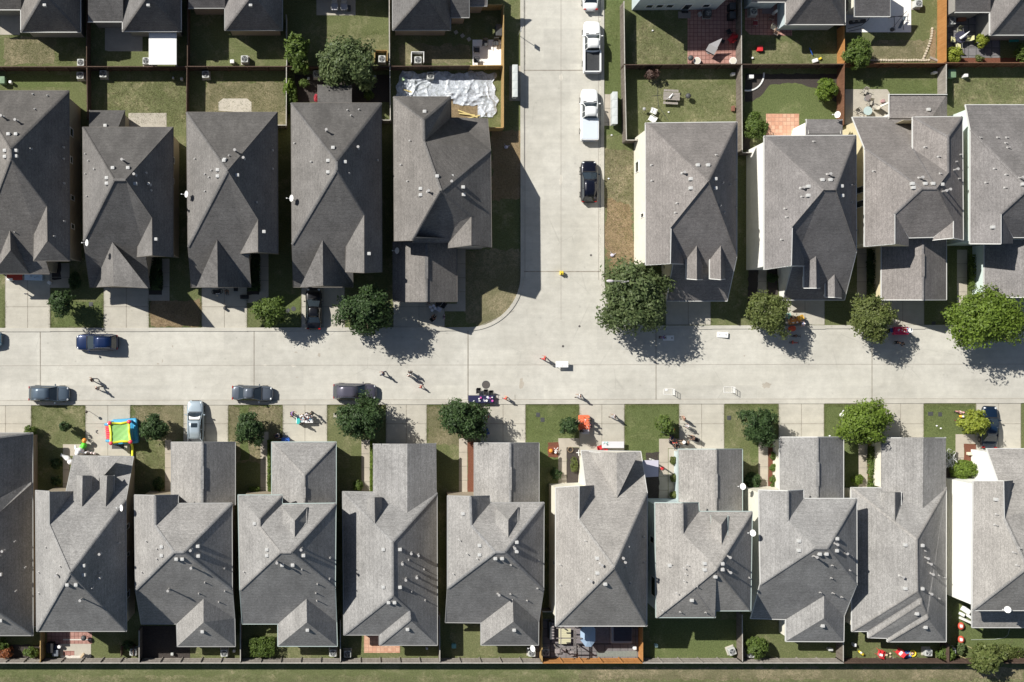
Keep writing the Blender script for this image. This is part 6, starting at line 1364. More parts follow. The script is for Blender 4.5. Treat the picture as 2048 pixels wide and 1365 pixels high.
board(1445,670,-.05,'white beanbag board lying in the sun by the upper kerb'); board(1337,676.5,0,'white beanbag board in tree shade by the upper kerb')
person('bend','small child in dark blue beside the shaded beanbag board',1323,675,0,(.05,.07,.35),BK,BK,1,.8)
# ladder toss frames
for x,y,l in ((1460,780,'white pipe ladder toss frame standing at the lower side of the street'),(1340,784,'white pipe ladder toss frame with a small sign, left of the other frame')):
    t=thing('ladder_toss_frame',l,'game frame',at(x,y,.3),0,'white pipe game frames'); L,W_=.62,.32
    MB().tube([(-L,-W_,.03),(L*.55,-W_,.03),(L*.55,W_,.03),(-L,W_,.03),(-L,-W_,.03)],.03).build('base_pipe',M['whitep'],t)
    MB().tube([(L*.55,-W_,.03),(L*.62,-W_,.95)],.028).tube([(L*.55,W_,.03),(L*.62,W_,.95)],.028).build('upright',M['whitep'],t)
    for z in (.35,.65,.93): MB().tube([(L*.6,-W_,z),(L*.6,W_,z)],.026).build('rung',M['whitep'],t)
rb('sign_card','small white card on the left pipe frame','card',1333,780,.28,.26,.05,'whitep')
# bounce house
def inflatable_castle():
    c=P(249,863,0); t=thing('bounce_castle','small inflatable bounce house, green inside with yellow rim, red corner knobs and blue walls','bounce house',(c.x,c.y,0),R(4))
    L,W_=2.55,2.5; bl=mat('sky_blue_vinyl',(.06,.36,.62),.4,clear=.3); ye=mat('yellow_vinyl',(.85,.85,.05),.4,clear=.3); gr=mat('green_vinyl',(.27,.52,.16),.45,var=.12,vscale=2); rd=mat('red_vinyl',(.78,.06,.10),.4,clear=.3)
    MB().rbox(.12,-.0,0,.45,3.05,2.95,.25,0,.98,.0,5).build('floor_cushion',bl,t,True)
    g=MB(); n=13
    for j in range(n):
        for i in range(n):
            x=-1.25+2.2*i/(n-1); y=-1.12+2.24*j/(n-1); g.v.append((x,y,1.72-.10*math.sin(i/(n-1)*PI)*math.sin(j/(n-1)*PI)+.03*math.sin(i*1.3)*math.cos(j*1.7)))
    for j in range(n-1):
        for i in range(n-1): a=j*n+i; g.f.append((a,a+1,a+n+1,a+n))
    g.build('canopy',gr,t,True)
    MB().tube([(-1.25,-1.15,1.75),(0,-1.03,1.72),(.98,-1.15,1.75)],.13,10).tube([(-1.25,1.15,1.75),(0,1.03,1.72),(.98,1.15,1.75)],.13,10).tube([(-1.28,-1.1,1.75),(-1.18,0,1.72),(-1.28,1.1,1.75)],.13,10).tube([(.98,-1.1,1.75),(.90,0,1.72),(.98,1.1,1.75)],.13,10).build('rim',ye,t,True)
    for x in (-1.25,1.0):
        for y in (-1.15,1.15):
            MB().cyl(x,y,.3,1.7,.17,n=14).build('pillar',bl,t,True); MB().ball(x,y,1.82,.26,.24,.22,14,8).build('knob',rd,t,True)
    MB().rbox(1.45,0,.35,.72,.38,2.7,.17,0,.98,0,5).build('rear_cushion',bl,t,True)
    s=MB()
    for k in range(6): y=-.65+.26*k; s.tube([(-1.35,y,.95),(-1.75,y,.55),(-2.05,y,.2)],.14,8)
    s.build('slide',rd,t,True)
    for y in (-.95,.95): MB().tube([(-1.3,y,1.05),(-1.75,y,.65),(-2.1,y,.22)],.17,10).build('slide_rail',bl,t,True)
    MB().tube([(.75,-1.4,.3),(.85,-1.9,.2),(.78,-2.7,.2),(.72,-3.4,.2)],.14,10).build('blower_tube',ye,t,True)
    MB().tube([(1.25,-1,.5),(1.25,-1,1.5),(1.25,1,1.5),(1.25,1,.5)],.015,5).build('net_frame',M['metal'],t)
inflatable_castle()
rb('floor_mat','dark flat mat on the drive below the bounce house','mat',236,893,1.4,.6,.02,'darkgrey',0,.03,1,0)
# Halloween inflatables
def ghost(px,py,lab):
    t=thing('inflatable_ghost',lab,'inflatable',at(px,py,1.2),R(60)); w=mat('white_nylon',(.85,.85,.86),.6)
    MB().ball(0,0,.9,.55,.5,.95,18,12).build('body',w,t,True); MB().ball(-.05,0,1.75,.34,.32,.36,14,8).build('head',w,t,True)
    for s in (-1,1): MB().tube([(.1,s*.4,1.2),(.3,s*.7,1.1),(.5,s*.75,1.25)],[.16,.13,.08],8).build('arm',w,t,True)
ghost(158,905,'big white inflatable ghost by the garage of the dormer house')
t=thing('inflatable_pumpkin_figure','bright green inflatable figure with an orange pumpkin head beside the white ghost','inflatable',at(166,892,.9),R(70)); gn=mat('lime_nylon',(.12,.75,.05),.55)
MB().ball(0,0,.55,.42,.34,.5,14,9).ball(-.25,.22,.4,.25,.22,.3,10,6).build('body',gn,t,True); MB().ball(.62,.05,.95,.30,.28,.26,14,8).build('pumpkin_head',mat('pumpkin_orange',(.75,.28,.04),.5),t,True); MB().cyl(.62,.05,1.18,1.28,.05,.03).build('stem',gn,t)
t=thing('inflatable_spectre','white reaching inflatable spectre lying left of the dormer house corner','inflatable',at(133,918,.8),R(-28)); wn=mat('white_nylon',(.85,.85,.86),.6)
MB().tube([(-.6,.1,.7),(0,.1,.8),(.5,0,.7)],[.15,.32,.25],10).build('body',wn,t,True); MB().ball(.55,-.12,.75,.36,.34,.36,14,8).build('head',wn,t,True)
for k,(dx,dy) in enumerate(((-.25,.18),(-.28,.05),(-.25,-.1),(-.18,-.2))): MB().tube([(-.6,.1,.7),(-.6+dx,.1+dy,.72)],[.06,.02],6).build('finger',wn,t)
MB().ball(.62,-.22,1.02,.06,.06,.06).build('eye',M['black'],t)
for k,(x,y) in enumerate(((176,905),(183,907),(189,908))): 
    t=thing('stuffed_ghost_doll',['left','middle','right'][k]+' of three small pale ghost dolls at the garage edge of the dormer house','doll',at(x,y,.4),0,'small pale ghost dolls'); MB().ball(0,0,.3,.19,.17,.3).build('body',wn,t,True); MB().ball(0,.05,.6,.14,.13,.14).build('head',mat('pale_pink_cloth',(.75,.62,.6),.7),t,True)
# orange decorated wagon under the tree
t=thing('decorated_wagon','orange and gold decorated costume wagon between tree and person in lilac hood','wagon',at(1592,641,.7),R(12)); 
MB().rbox(0,0,.25,.62,1.5,.75,.12).build('bed',mat('wagon_orange',(.62,.30,.10),.7,var=.4,vscale=9),t); MB().box(.55,.2,.85,.55,.5,.45,.2).build('gold_box',mat('gold_card',(.80,.45,.06),.6),t); MB().ball(-.35,.1,.8,.3,.25,.28).build('pumpkin',mat('pumpkin_orange',(.75,.28,.04),.5),t,True)
for x in(-.5,.5):
    for y in(-.38,.38): MB().ball(x,y,.16,.16,.05,.16).build('wheel',M['rubber'],t)
MB().ball(-.35,-.15,.66,.14,.12,.12).ball(-.1,.25,.7,.12,.12,.14).ball(.1,-.25,.68,.12,.1,.12).ball(.6,-.3,.66,.13,.12,.12).build('decoration',M['whitep'],t,True)
rb('red_pumpkin_bucket','round red-orange bucket in front of the decorated wagon','bucket',1585.5,657.5,.75,.62,.5,mat('red_orange_vinyl',(.72,.10,.03),.4),0,.3,.9,.1)
rb('paper_bag','pale box behind the decorated wagon under the tree','box',1577,631,.6,.4,.6,mat('pale_teal_card',(.35,.6,.5),.6),.3)
for x,y,c_,l in ((1588,686,'red','small red ride-on scooter beneath the child in red'),(1592,673,'darkgrey','small dark ride-on bicycle beneath the child in black')):
    t=thing('ride_on_toy',l,'toy',at(x,y,.2),0); MB().tube([(-.4,0,.2),(.4,0,.22)],.04).build('frame',M[c_],t); MB().tube([(.38,-.2,.5),(.38,.2,.5)],.02).build('handlebar',M['darkgrey'],t)
    for s in(-.42,.42): MB().ball(s,0,.13,.14,.04,.13).build('wheel',M['rubber'],t)
# red draped table and blue things at right
table(1803,662,0,'table under a crimson cloth by the upper kerb at the right',1.55,.8,.76,mat('crimson_cloth',(.62,.03,.10),.8,var=.3,vscale=6)); b=P(1803,662,.76); o=MB().rbox(0,0,.3,.79,1.7,.92,.08,0,.98,0).build('tablecloth',mat('crimson_cloth',(.62,.03,.10),.8)); o.location=(b.x,b.y,0); tag(o,'crimson cloth draped over the table at the right','tablecloth')
clutter(1805,660,.79,5,.5,.25,[WH,PK,WH,LB],9,'party_box','small white or pink box on the crimson table','party item',.10)
chair(1785,661,0,'blue folding chair left of the crimson table',mat('blue_fabric',(.06,.10,.30),.8)); chair(1778,662,.3,'dark folding chair under the right olive tree','black')
o=MB().prism([(-.6,.15),(.1,-.35),(.45,-.2),(.3,.25)],.0,.05).build('blue_mat',mat('blue_vinyl',(.04,.07,.35),.5)); b=P(1760,668); o.location=(b.x,b.y,.03); tag(o,'dark blue folded mat on the street at the tree edge','mat')
# drum kit on the corner drive
t=thing('drum_kit','drum kit with four round pale drums on the shaded corner drive','drum kit',at(865,617,.7),.3)
for k,(x,y) in enumerate(((-.2,.2),(.18,.22),(-.12,-.2),(.28,-.1))):
    MB().cyl(x,y,.45,.75,.19,n=18).build('drum',M['darkgrey'],t); MB().cyl(x,y,.75,.765,.185,n=18).build('drum_head',mat('drum_skin',(.62,.62,.68),.5),t)
rb('keyboard_case','pale ribbed box beside the drum kit','box',878,619,.55,.5,.6,mat('pale_lilac_box',(.45,.45,.52),.6),-.5); rb('amplifier','dark cabinet against the corner garage door','cabinet',880,608,.9,.4,.6,'black'); chair(887,612,-2.2,'dark chair right of the drum kit','black')
# driveway of the third upper house
t=thing('bicycle_trailer','dark cluttered cart with chrome frame under the third upper garage','cart',at(434,584,.5),.1); MB().rbox(0,0,.3,.6,.9,.5,.1).build('seat',M['black'],t)
for x in (-.4,.35): MB().torus(0,0,0,.26,.03,16,5).build('wheel',M['rubber'],t).location=(x,.05,.05)
MB().tube([(-.45,-.2,.5),(.3,-.25,.7),(.5,.2,.5),(-.4,.25,.6)],.025).tube([(0,-.3,.5),(.1,-.5,.8),(-.2,-.45,.6)],.02).build('frame',M['chrome'],t)
rb('storage_box','small dark box beside the seated child on the third upper drive','box',471,578.5,.45,.45,.5,'black'); rb('bench_box','dark storage bench at the edge of the third upper drive','bench',488.5,594,.95,.45,.45,'black'); rb('path_light','small dark post light in the middle of the third upper drive','light',448.5,617,.25,.25,.5,'darkgrey')
# top-left drive things
rb('slab_board','pale blue long flat board by the first upper garage','board',66.5,555,2.0,.65,.7,mat('pale_blue_board',(.50,.62,.75),.5),-.02); clutter(68,555,.72,7,.7,.18,[BK,(.2,.25,.3),GY],10,'tool','small dark item on the pale blue board','tool',.045)
table(29,555,0,'red covered low table by the first upper garage',1.8,.65,.7,mat('dark_red_cloth',(.42,.05,.03),.8)); rb('white_box','white box at the left end of the red table','box',19,559,.65,.25,.8,'whitep'); rb('small_white_crate','tilted small white crate right of the pale blue board','crate',98,565.5,.42,.36,.45,'whitep',-.5)
MB().ball(0,0,0,.1).build('ball',M['black']); D.objects['ball'].location=at(27,562)[:2]+(.1,); tag(D.objects['ball'],'small dark ball before the red table','ball')
person('stand','person in white half under the first upper garage eave',50,588,90,WH,WH,WH,0,.55)
# lollipop marker on the lower left drive, shoes
t=thing('post_light','dark round topped post at the edge of the second lower drive','post',at(173.5,824,1.2)); MB().cyl(0,0,0,1.35,.025,n=8).build('pole',M['darkgrey'],t); MB().ball(0,0,1.35,.17).build('globe',mat('dark_globe',(.06,.045,.035),.4),t,True)
for k,(x,y,r) in enumerate(((193.5,862,.5),(194,866,-.5))): o=MB().rbox(0,0,0,.06,.27,.1,.04).build('sandal',M['darkgrey']); o.location=at(x,y)[:2]+(.025,); o.rotation_euler[2]=r; tag(o,['upper','lower'][k]+' one of two dark sandals on the second lower drive','sandal','pair of sandals')
t=thing('caution_stand','small yellow folding stand in the side street mouth','stand',at(1123,546,.4)); MB().box(-.12,0,.33,.05,.45,.66,0,0).box(.12,0,.33,.05,.45,.66).build('panel',M['yellow'],t); MB().box(0,0,.64,.4,.1,.05).build('handle',M['yellow'],t)
# ---- back yards
sl_=M['whitep']
for k,(x,y,r,l) in enumerate(((970,87,-1.6,'dark swivel chair at the top left of the white square patio'),(992,86,-1.6,'dark swivel chair at the top right of the white square patio'),(954,100,0,'dark swivel chair at the left side of the white square patio'),(954,121,0,'dark swivel chair at the lower left of the white square patio'))): chair(x,y,r,l,'darkgrey','black',sc=1.15)
rb('covered_barbecue','barbecue under a dark cover inside the golden fence','barbecue',998,60,.7,1.3,1.1,'darkgrey'); 
for x,l in ((669,'left grey garden chair on the top edge patio'),(688,'right grey garden chair on the top edge patio')): chair(x,15,-1.55,l,mat('grey_sling',(.42,.42,.46),.7),sc=1.35)
rb('side_table','small dark glass table right of the grey garden chairs','side table',698,16,.4,.6,.5,'darkgrey')
for k,(x,y) in enumerate(((912,65),(925,72),(938,79))): o=MB().rbox(0,0,0,.03,.42,.42,.03).build('stepping_stone',M['patio']); o.location=at(x,y)[:2]+(.01,); o.rotation_euler[2]=.6; tag(o,['first','second','third'][k]+' of three square stepping stones leading to the white patio','stepping stone','stepping stones')
# picnic yard
b=P(1343,193,.7); t=thing('picnic_table','weathered grey wooden picnic table with a bench below and a closed white umbrella','picnic table',(b.x,b.y,0),-.05,)
for k in range(5): pass
g=MB()
for k in range(5): g.box(0,-.36+.18*k,.73,1.9,.165,.04)
g.build('tabletop',M['fpale'],t)
for y in(-.72,.72): MB().box(0,y,.43,1.7,.26,.04).build('bench',M['fpale'],t)
for x in(-.7,.7): MB().box(x,0,.35,.09,1.5,.09).tube([(x,-.35,.7),(x,-.6,0)],.05).tube([(x,.35,.7),(x,.6,0)],.05).build('leg_frame',M['fpale'],t)
b=P(1344,192,1.4); t=thing('closed_umbrella','closed white umbrella lying over the picnic table','umbrella',(b.x,b.y,.78),.5); MB().tube([(-.5,0,.03),(.5,.05,.06)],.02).build('pole',M['whitep'],t); MB().tube([(-.2,-.05,.06),(.25,.15,.09),(.45,.25,.1)],[.10,.07,.02],8).build('canopy',M['whitep'],t)
def kettle(px,py,lab,m='darkgrey',r=.32):
    t=thing('kettle_barbecue',lab,'barbecue',at(px,py,.8)); MB().ball(0,0,.72,r,r,r*.8,16,10).build('bowl',M[m],t,True)
    for k in range(3): a=2*PI*k/3; MB().tube([(.2*math.cos(a),.2*math.sin(a),.6),(.3*math.cos(a),.3*math.sin(a),0)],.015).build('leg',M['metal'],t)
    return t
kettle(1377,192,'round dark kettle barbecue right of the picnic table'); kettle(167,1277,'round dark green kettle barbecue on the red tiled terrace')
for x,y,r,l in ((1307,222,1.2,'tilted white garden chair left of the picnic table'),(1303,238,2.6,'lower white garden chair against the roof edge')): chair(x,y,r,l,'whitep','white',sc=1.2)
kettle(1289,218,'small round planter left of the white chairs','trimgrey',.2)
for i,pts in enumerate(([(1303,193),(1325,190)],[(1316,165),(1315,190),(1317,215),(1326,225),(1337,243)],[(1306,168),(1322,160),(1340,172)])):
    tag(MB().tube([P(x,y,.03) for x,y in pts],.02,5).build('garden_hose',M['darkgrey']),['short dark hose piece left of the picnic table','long dark hose running beside the picnic table','dark hose loop above the picnic table'][i],'hose','pieces of dark hose')
# bricks stack, red by fence
rb('brick_stack','small reddish brick stack at the fence in the picnic yard','bricks',1467,217,.35,.6,.35,mat('brick_red_brown',(.20,.09,.06),.9,var=.4,vscale=10))
# curved white edging
for k in range(9):
    a=R(-95+11.5*k); x=1495+34*math.cos(a)*.95; y=148-34*math.sin(a); b=P(x,y); o=MB().rbox(0,0,0,.12,.42,.16,.03).build('edging_block',M['white']); o.location=(b.x,b.y,.01); o.rotation_euler[2]=a+PI/2; tag(o,'pale curved edging block around the dark bed corner','edging block','pale curved edging blocks')
# stone edging of the upper right lawn
pts=[]
for k in range(24): pts.append((1742+5*k,121+math.sin(k)*.4))
for k in range(13): t_=k/12; pts.append((1846+18*math.sin(t_*1.5)+ (0),118-t_*60+ (0)))
for i,(x,y) in enumerate(pts):
    b=P(x,y); o=MB().rbox(0,0,0,.13,.27,.22,.05,0,.92).build('edging_stone',mat('pale_limestone',(.52,.46,.36),.85,var=.25,vscale=6)); o.location=(b.x,b.y,.0); o.rotation_euler[2]=i*.3; tag(o,'pale limestone edging stone around the upper right lawn','edging stone','pale limestone edging stones')
# red paved yard with umbrella
t=thing('patio_umbrella_closed','grey square canopied umbrella tipped over the red paving','umbrella',at(1424,98,1.2),R(-28)); gu=mat('grey_canvas',(.30,.29,.29),.8); gl=mat('light_grey_canvas',(.42,.41,.42),.8)
g=MB(); g.poly([(-.55,-.45,1.1),(.55,-.45,1.1),(.55,.35,1.25),(-.55,.35,1.25)]); g.poly([(-.55,-.45,1.1),(-.55,-.45,.75),(.55,-.45,.75),(.55,-.45,1.1)]); g.build('canopy',gu,t); g=MB(); g.poly([(-.5,.35,1.25),(.5,.35,1.25),(.35,1.35,1.9)]); g.build('upper_panel',gl,t); MB().cyl(0,0,0,1.1,.04,n=8).cyl(0,0,0,.08,.3,n=16).build('stand',M['metal'],t)
kettle(1382,116,'dark round barbecue in the lower left of the red paved yard')
for x,l in ((1394,'round white planter left, against the fence of the red paved yard'),(1466,'round white planter right, against the fence of the red paved yard')):
    t=thing('planter',l,'planter',at(x,122,.4)); MB().cyl(0,0,0,.45,.34,.42,n=18).build('pot',M['whitep'],t); MB().cyl(0,0,.45,.46,.36,n=18).build('soil',mat('pale_soil',(.6,.58,.5),.9),t)
chair(1462,80,2.2,'upper red garden chair in the red paved yard','red','red',sc=1.1); chair(1467,72,2.6,'second red garden chair near the fence of the red paved yard','red','red'); chair(1458,63,2.0,'dark garden chair above the red ones','black','darkgrey'); chair(1446,82,1.0,'dark low chair left of the red ones','black','darkgrey',sc=.8)
for y,l in ((12,'large dark trash bin by the fence in the red paved yard, upper'),(30,'large dark trash bin by the fence in the red paved yard, lower')):
    rb('trash_bin',l,'trash bin',1466,y,.7,.8,1.1,'black',part2='darkgrey',group='dark trash bins')
rb('door_step','pale concrete step at the door of the tall pale house','step',1369,30,1.4,.75,.15,mat('stained_step',(.25,.22,.20),.8)); rb('door_mat','dark mat on the door step','mat',1370,24,.75,.3,.18,'black')
rb('shrub_pot','pale driftwood ornament beside the dark air unit','ornament',1401,28,.3,.5,.5,'pipe',.4)
# next yard
rb('red_crate','small red crate on the shaded lawn beside the pale fence','crate',1520.5,97,.62,.6,.4,'red'); chair(1547,55,-.5,'cream folding chair at the post of the white guttered bungalow',mat('cream_sling',(.62,.56,.42),.7)); chair(1553,66,-.4,'tan folding chair below the cream one',mat('tan_sling',(.42,.26,.18),.7)); chair(1544,35,-.2,'brown garden chair in the shaded red paving',mat('brown_fabric',(.14,.07,.06),.8)); chair(1511,47,0,'dark red garden chair left in the shaded red paving',mat('wine_fabric',(.22,.03,.04),.8)); 
rb('white_bucket','small white lamp by the corner of the shaded red paving','lamp',1554,22,.25,.3,1.2,'whitep'); rb('doormat','pale long board in the shaded red paving','board',1536,20,1.3,.9,.1,mat('mauve_board',(.22,.17,.18),.8))
tag(MB().tube([P(1619,96,.5),P(1625,110,.25)],.05).build('toy_bat',M['blue']),'blue toy bat leaning on the lawn by the lower fence','toy'); rb('white_toy','white toy lump at the foot of the blue bat','toy',1631,121,.6,.4,.3,'whitep',.3); rb('yellow_toy','yellow toy beside the blue bat','toy',1641,117,.3,.2,.25,'yellow',.6); rb('white_ball_toy','small white ball on the lawn near the red crate','ball',1505.5,116,.22,.22,.22,'whitep',0,.1)
# white painted terrace clutter
def dark(x,y,sx,sy,h,rz,l): rb('terrace_item',l,'terrace item',x,y,sx,sy,h,'darkgrey',rz,.05)
t=thing('exercise_bench','dark folded exercise bench lying on the white terrace at left','exercise bench',at(1716,46,.4),.1); MB().rbox(0,.15,.2,.45,1.9,.4,.1).build('pad',M['darkgrey'],t); MB().tube([(-1.1,-.5,.1),(.4,-.3,.3),(1.2,.2,.4),(1.4,.5,.4)],.035).tube([(-1,-.8,.05),(.8,-.6,.1)],.03).build('frame',M['darkgrey'],t)
for x in(-.5,.1): MB().cyl(x,.25,.45,.5,.15,n=14).build('weight_plate',M['pipe'],t)
t=thing('swing_frame','dark metal swing frame leaning on the white terrace at right','frame',at(1796,42,.6),0); MB().tube([(-.9,.5,.1),(.2,.4,1.2),(1.2,1.2,.3)],.03).tube([(-.6,-1,.1),(.2,.4,1.2),(.9,-.9,.1)],.03).tube([(-.7,.6,.3),(1.2,.5,.5)],.03).tube([(-.3,.6,.3),(-.1,-1,.1)],.03).build('tubes',M['darkgrey'],t); MB().poly([(.1,-.8,.35),(.45,-.8,.35),(.95,.5,.7),(.6,.5,.7)]).build('panel',mat('blue_grey_panel',(.14,.17,.20),.6),t)
kettle(1785,59,'small dark round barbecue at the lower edge of the white terrace','darkgrey',.25)
tag(MB().box(0,0,.1,1.6,.25,.06).build('timber_board',M['fpale']),'pale board lying in the corner by the bright orange fence','board'); D.objects['timber_board'].location=at(1872,121)[:2]+(0,); D.objects['timber_board'].rotation_euler[2]=-.4
# grey tiled yard
table(1922,74,0,'round dark patio table with a folded white umbrella on it, top right',1.35,0,.74,mat('dark_glass_top',(.05,.05,.08),.2),round_=True); b=P(1930,71,1.3); t=thing('folded_umbrella','folded white umbrella across the round dark table','umbrella',(b.x,b.y,1.0),.45); MB().tube([(-.5,-.1,0),(0,0,.15),(.7,.2,.35)],[.14,.12,.02],8).build('canopy',M['whitep'],t); MB().tube([(-.5,-.1,0),(-.3,-.1,-.9)],.02).build('pole',M['metal'],t)
ys_=mat('pale_yellow_seat',(.58,.56,.30),.7)
for x,y,r,l in ((1906,80,0,'pale yellow chair left of the round dark table'),(1936,78,PI,'pale yellow chair right of the round dark table'),(1917,92,PI/2,'pale yellow chair below the round dark table'),(1919,62,-PI/2,'olive chair above the round dark table')): chair(x,y,r,l,ys_ if 'olive' not in l else mat('olive_seat',(.22,.22,.14),.7),sc=1.1)
t=thing('lounger','teal garden lounger under the right white gutter','lounger',at(2029,79,.4),.05); MB().rbox(0,0,.25,.36,1.1,.55,.05).build('cushion',M['teal'],t); MB().box(-.4,0,.12,.06,.5,.25).box(.4,0,.12,.06,.5,.25).build('leg',M['metal'],t)
rb('planter_box','reddish planter with small flowers in the tiled yard','planter',1925,37,.9,.5,.5,mat('terracotta',(.30,.12,.07),.8)); clutter(1962,34,.0,9,.6,.6,[(.2,.2,.18),GY,(.12,.15,.1)],11,'flower_pot','small grey pot in the shaded corner of the tiled yard','pot',.16)
rb('white_bag','white bundle at the bungalow corner post','bundle',1976,69,.7,.4,.5,'whitep',.4)
# paved terrace chairs, top right middle
table(1736,222,0,'round glass topped table on the sunny paved terrace',1.0,0,.74,mat('pale_glass_top',(.42,.52,.52),.15),round_=True)
tn=mat('tan_sling',(.42,.26,.18),.7); tn2=mat('beige_sling',(.45,.42,.36),.7)
for x,y,r,l in ((1717,222,-.9,'beige sling chair left of the glass topped table'),(1722,231,.3,'dark framed chair below the glass topped table'),(1751,214,2.6,'beige sling chair right of the glass topped table'),(1741,205,-1.8,'beige sling chair above the glass topped table'),(1730,183,-2.0,'grey chair at the shade edge of the paved terrace')): chair(x,y,r,l,tn2,'darkgrey')
table(1737,196,0,'round brown table between the grey chair and glass table',.72,0,.6,mat('brown_top',(.22,.19,.18),.6),round_=True)
rb('flower_pot','small pink flower pot beside the terrace roof','pot',1767,202,.35,.35,.4,mat('dusty_pink',(.4,.25,.25),.8)); rb('gas_meter','grey meter box on the mint wall','meter box',1931,265,.55,.75,2.0,mat('grey_meter',(.25,.27,.27),.5))
# deck with hot tub, canopy, octagonal sunshade
t=thing('garden_deck','dark stained garden deck behind the tall roofed house','deck',at(1200,1262,.3))
g=MB(); p0,p1=P(1103,1240),P(1222,1286); 
for k in range(16): y=p1.y+(p0.y-p1.y)*(k+.5)/16; g.box((p0.x+p1.x)/2-t.location.x,y-t.location.y,.22,p1.x-p0.x,(p0.y-p1.y)/16*.92,.06)
g.build('deck_boards',mat('grey_deck',(.20,.18,.19),.8,var=.25,vscale=4),t); MB().box((p0.x+p1.x)/2-t.location.x,p1.y-.1-t.location.y,.1,p1.x-p0.x,.12,.2).build('step',M['darkgrey'],t)
b=P(1132,1266,.5); t=thing('pergola','weathered slatted pergola over a pale yellow table on the deck','pergola',(b.x,b.y,0)); m_=mat('grey_brown_timber',(.19,.17,.16),.8)
for k in range(3): MB().box(0,-1.3+1.15*k,2.3,2.9,.10,.12).build('beam',m_,t)
for x in(-.95,.55,.75): MB().box(x,-.2,2.42,.09,3.4,.09).build('rafter',m_,t)
for x in(-1.35,1.35):
    for y in(-1.4,1.3): MB().box(x,y,1.15,.11,.11,2.3).build('post',m_,t)
b=P(1129,1272,.6); t=thing('patio_table','pale yellow slatted table under the pergola','table',(b.x,b.y,0)); g=MB()
for k in range(9): g.box(0,-.8+.2*k,.74,1.4,.185,.03)
g.build('tabletop',mat('pale_yellow_slats',(.55,.52,.35),.7),t)
for x in(-.6,.6):
    for y in (-.7,.7): MB().box(x,y,.36,.07,.07,.72).build('leg',m_,t)
b=P(1176,1275,2.1); t=thing('sunshade','pale blue octagonal sunshade on the deck','sunshade',(b.x,b.y,0)); g=MB(); pts=[(-.55,1.35),(.5,1.35),(.85,.95),(.85,-.45),(.38,-1.1),(-.25,-1.1),(-.85,-.35),(-.85,.9)]
for i in range(8): a,b_=pts[i],pts[(i+1)%8]; g.poly([(0,.1,2.45),(a[0],a[1],2.05),(b_[0],b_[1],2.05)]); g.poly([(a[0],a[1],2.05),(a[0],a[1],1.9),(b_[0],b_[1],1.9),(b_[0],b_[1],2.05)])
g.build('canopy',mat('pale_blue_canvas',(.30,.40,.52),.45),t); MB().cyl(0,.1,0,2.4,.04,n=8).build('pole',M['metal'],t)
b=P(1243,1263,.7); t=thing('hot_tub','square hot tub with dark cover and pale grey rim on the deck','hot tub',(b.x,b.y,0)); MB().rbox(0,0,0,.82,2.5,2.8,.12).build('tub_rim',mat('pale_grey_rim',(.28,.27,.28),.6),t); MB().rbox(.1,.1,.82,.90,2.05,2.4,.1).build('cover',mat('dark_tub_cover',(.03,.03,.045),.6,var=.2,vscale=3),t)
b=P(1234,1308); struct(MB().box(b.x,b.y,.035,4.6,.65,.03),'patio',mat('grey_green_gravel',(.20,.22,.20),.9,var=.2,vscale=8))
for k,(x,y,s) in enumerate(((1115,1303,.55),(1127,1300,.5),(1146,1308,.55),(1137,1298,.3),(1145,1297,.25))): rb('garden_pot',['square grey pot below the pergola','grey pot with a rock below the pergola','rounded grey pot below the deck step','small rock pot below the pergola','smallest pale pot below the pergola'][k],'pot',x,y,s,s*.9,s*.8,mat('grey_pot',(.28,.25,.25),.8,var=.3,vscale=8))
t=thing('side_shelf','dark slatted shelf rack left of the pergola','shelf',at(1105,1262,1.0)); MB().box(-.15,0,.5,.5,2.0,1.0).build('cabinet',M['darkgrey'],t)
for k in range(6): MB().box(.05,-.85+.33*k,1.03,.25,.16,.06).build('slat',mat('grey_pot',(.28,.25,.25),.8),t)
# red tiled back terrace
rb('dark_barbecue','dark covered barbecue at the left of the red tiled terrace','barbecue',99,1297,.8,1.1,1.0,'black'); rb('grey_locker','grey cabinet beside the covered barbecue','cabinet',110,1307,.7,.7,.7,mat('slate_cabinet',(.14,.16,.19),.6)); rb('white_canister','white canister beside the covered barbecue','canister',118,1294.5,.38,.36,.6,'whitep',0,.15); rb('navy_box','navy box between barbecue and canister','box',110,1296,.35,.5,.6,mat('navy_box',(.02,.03,.07),.6))
tag(MB().box(0,0,.12,.65,.2,.12,.9).build('wood_block',mat('pale_pine',(.55,.42,.27),.7)),'pale wooden block by the low pebble strip','block'); D.objects['wood_block'].location=at(165,1311)[:2]+(0,)
for x,l in ((172,'round dark pot at the lower terrace edge'),(179,'grey metal pot at the lower terrace edge')): t=thing('metal_pot',l,'pot',at(x,1313,.3)); MB().cyl(0,0,0,.3,.17,.2,n=16).build('pot',M['darkgrey'],t); MB().cyl(0,0,.3,.31,.17,n=16).build('soil',M['black'],t)
poly(wobble(rect(122,1312,176,1318),.8,4,9),.03,'pebble_strip',mat('white_pebbles',(.62,.58,.52),.9,var=.4,vscale=20)); poly(rect(126,1278.5,182,1281),.032,'pebble_strip',mat('white_pebbles',(.62,.58,.52),.9))
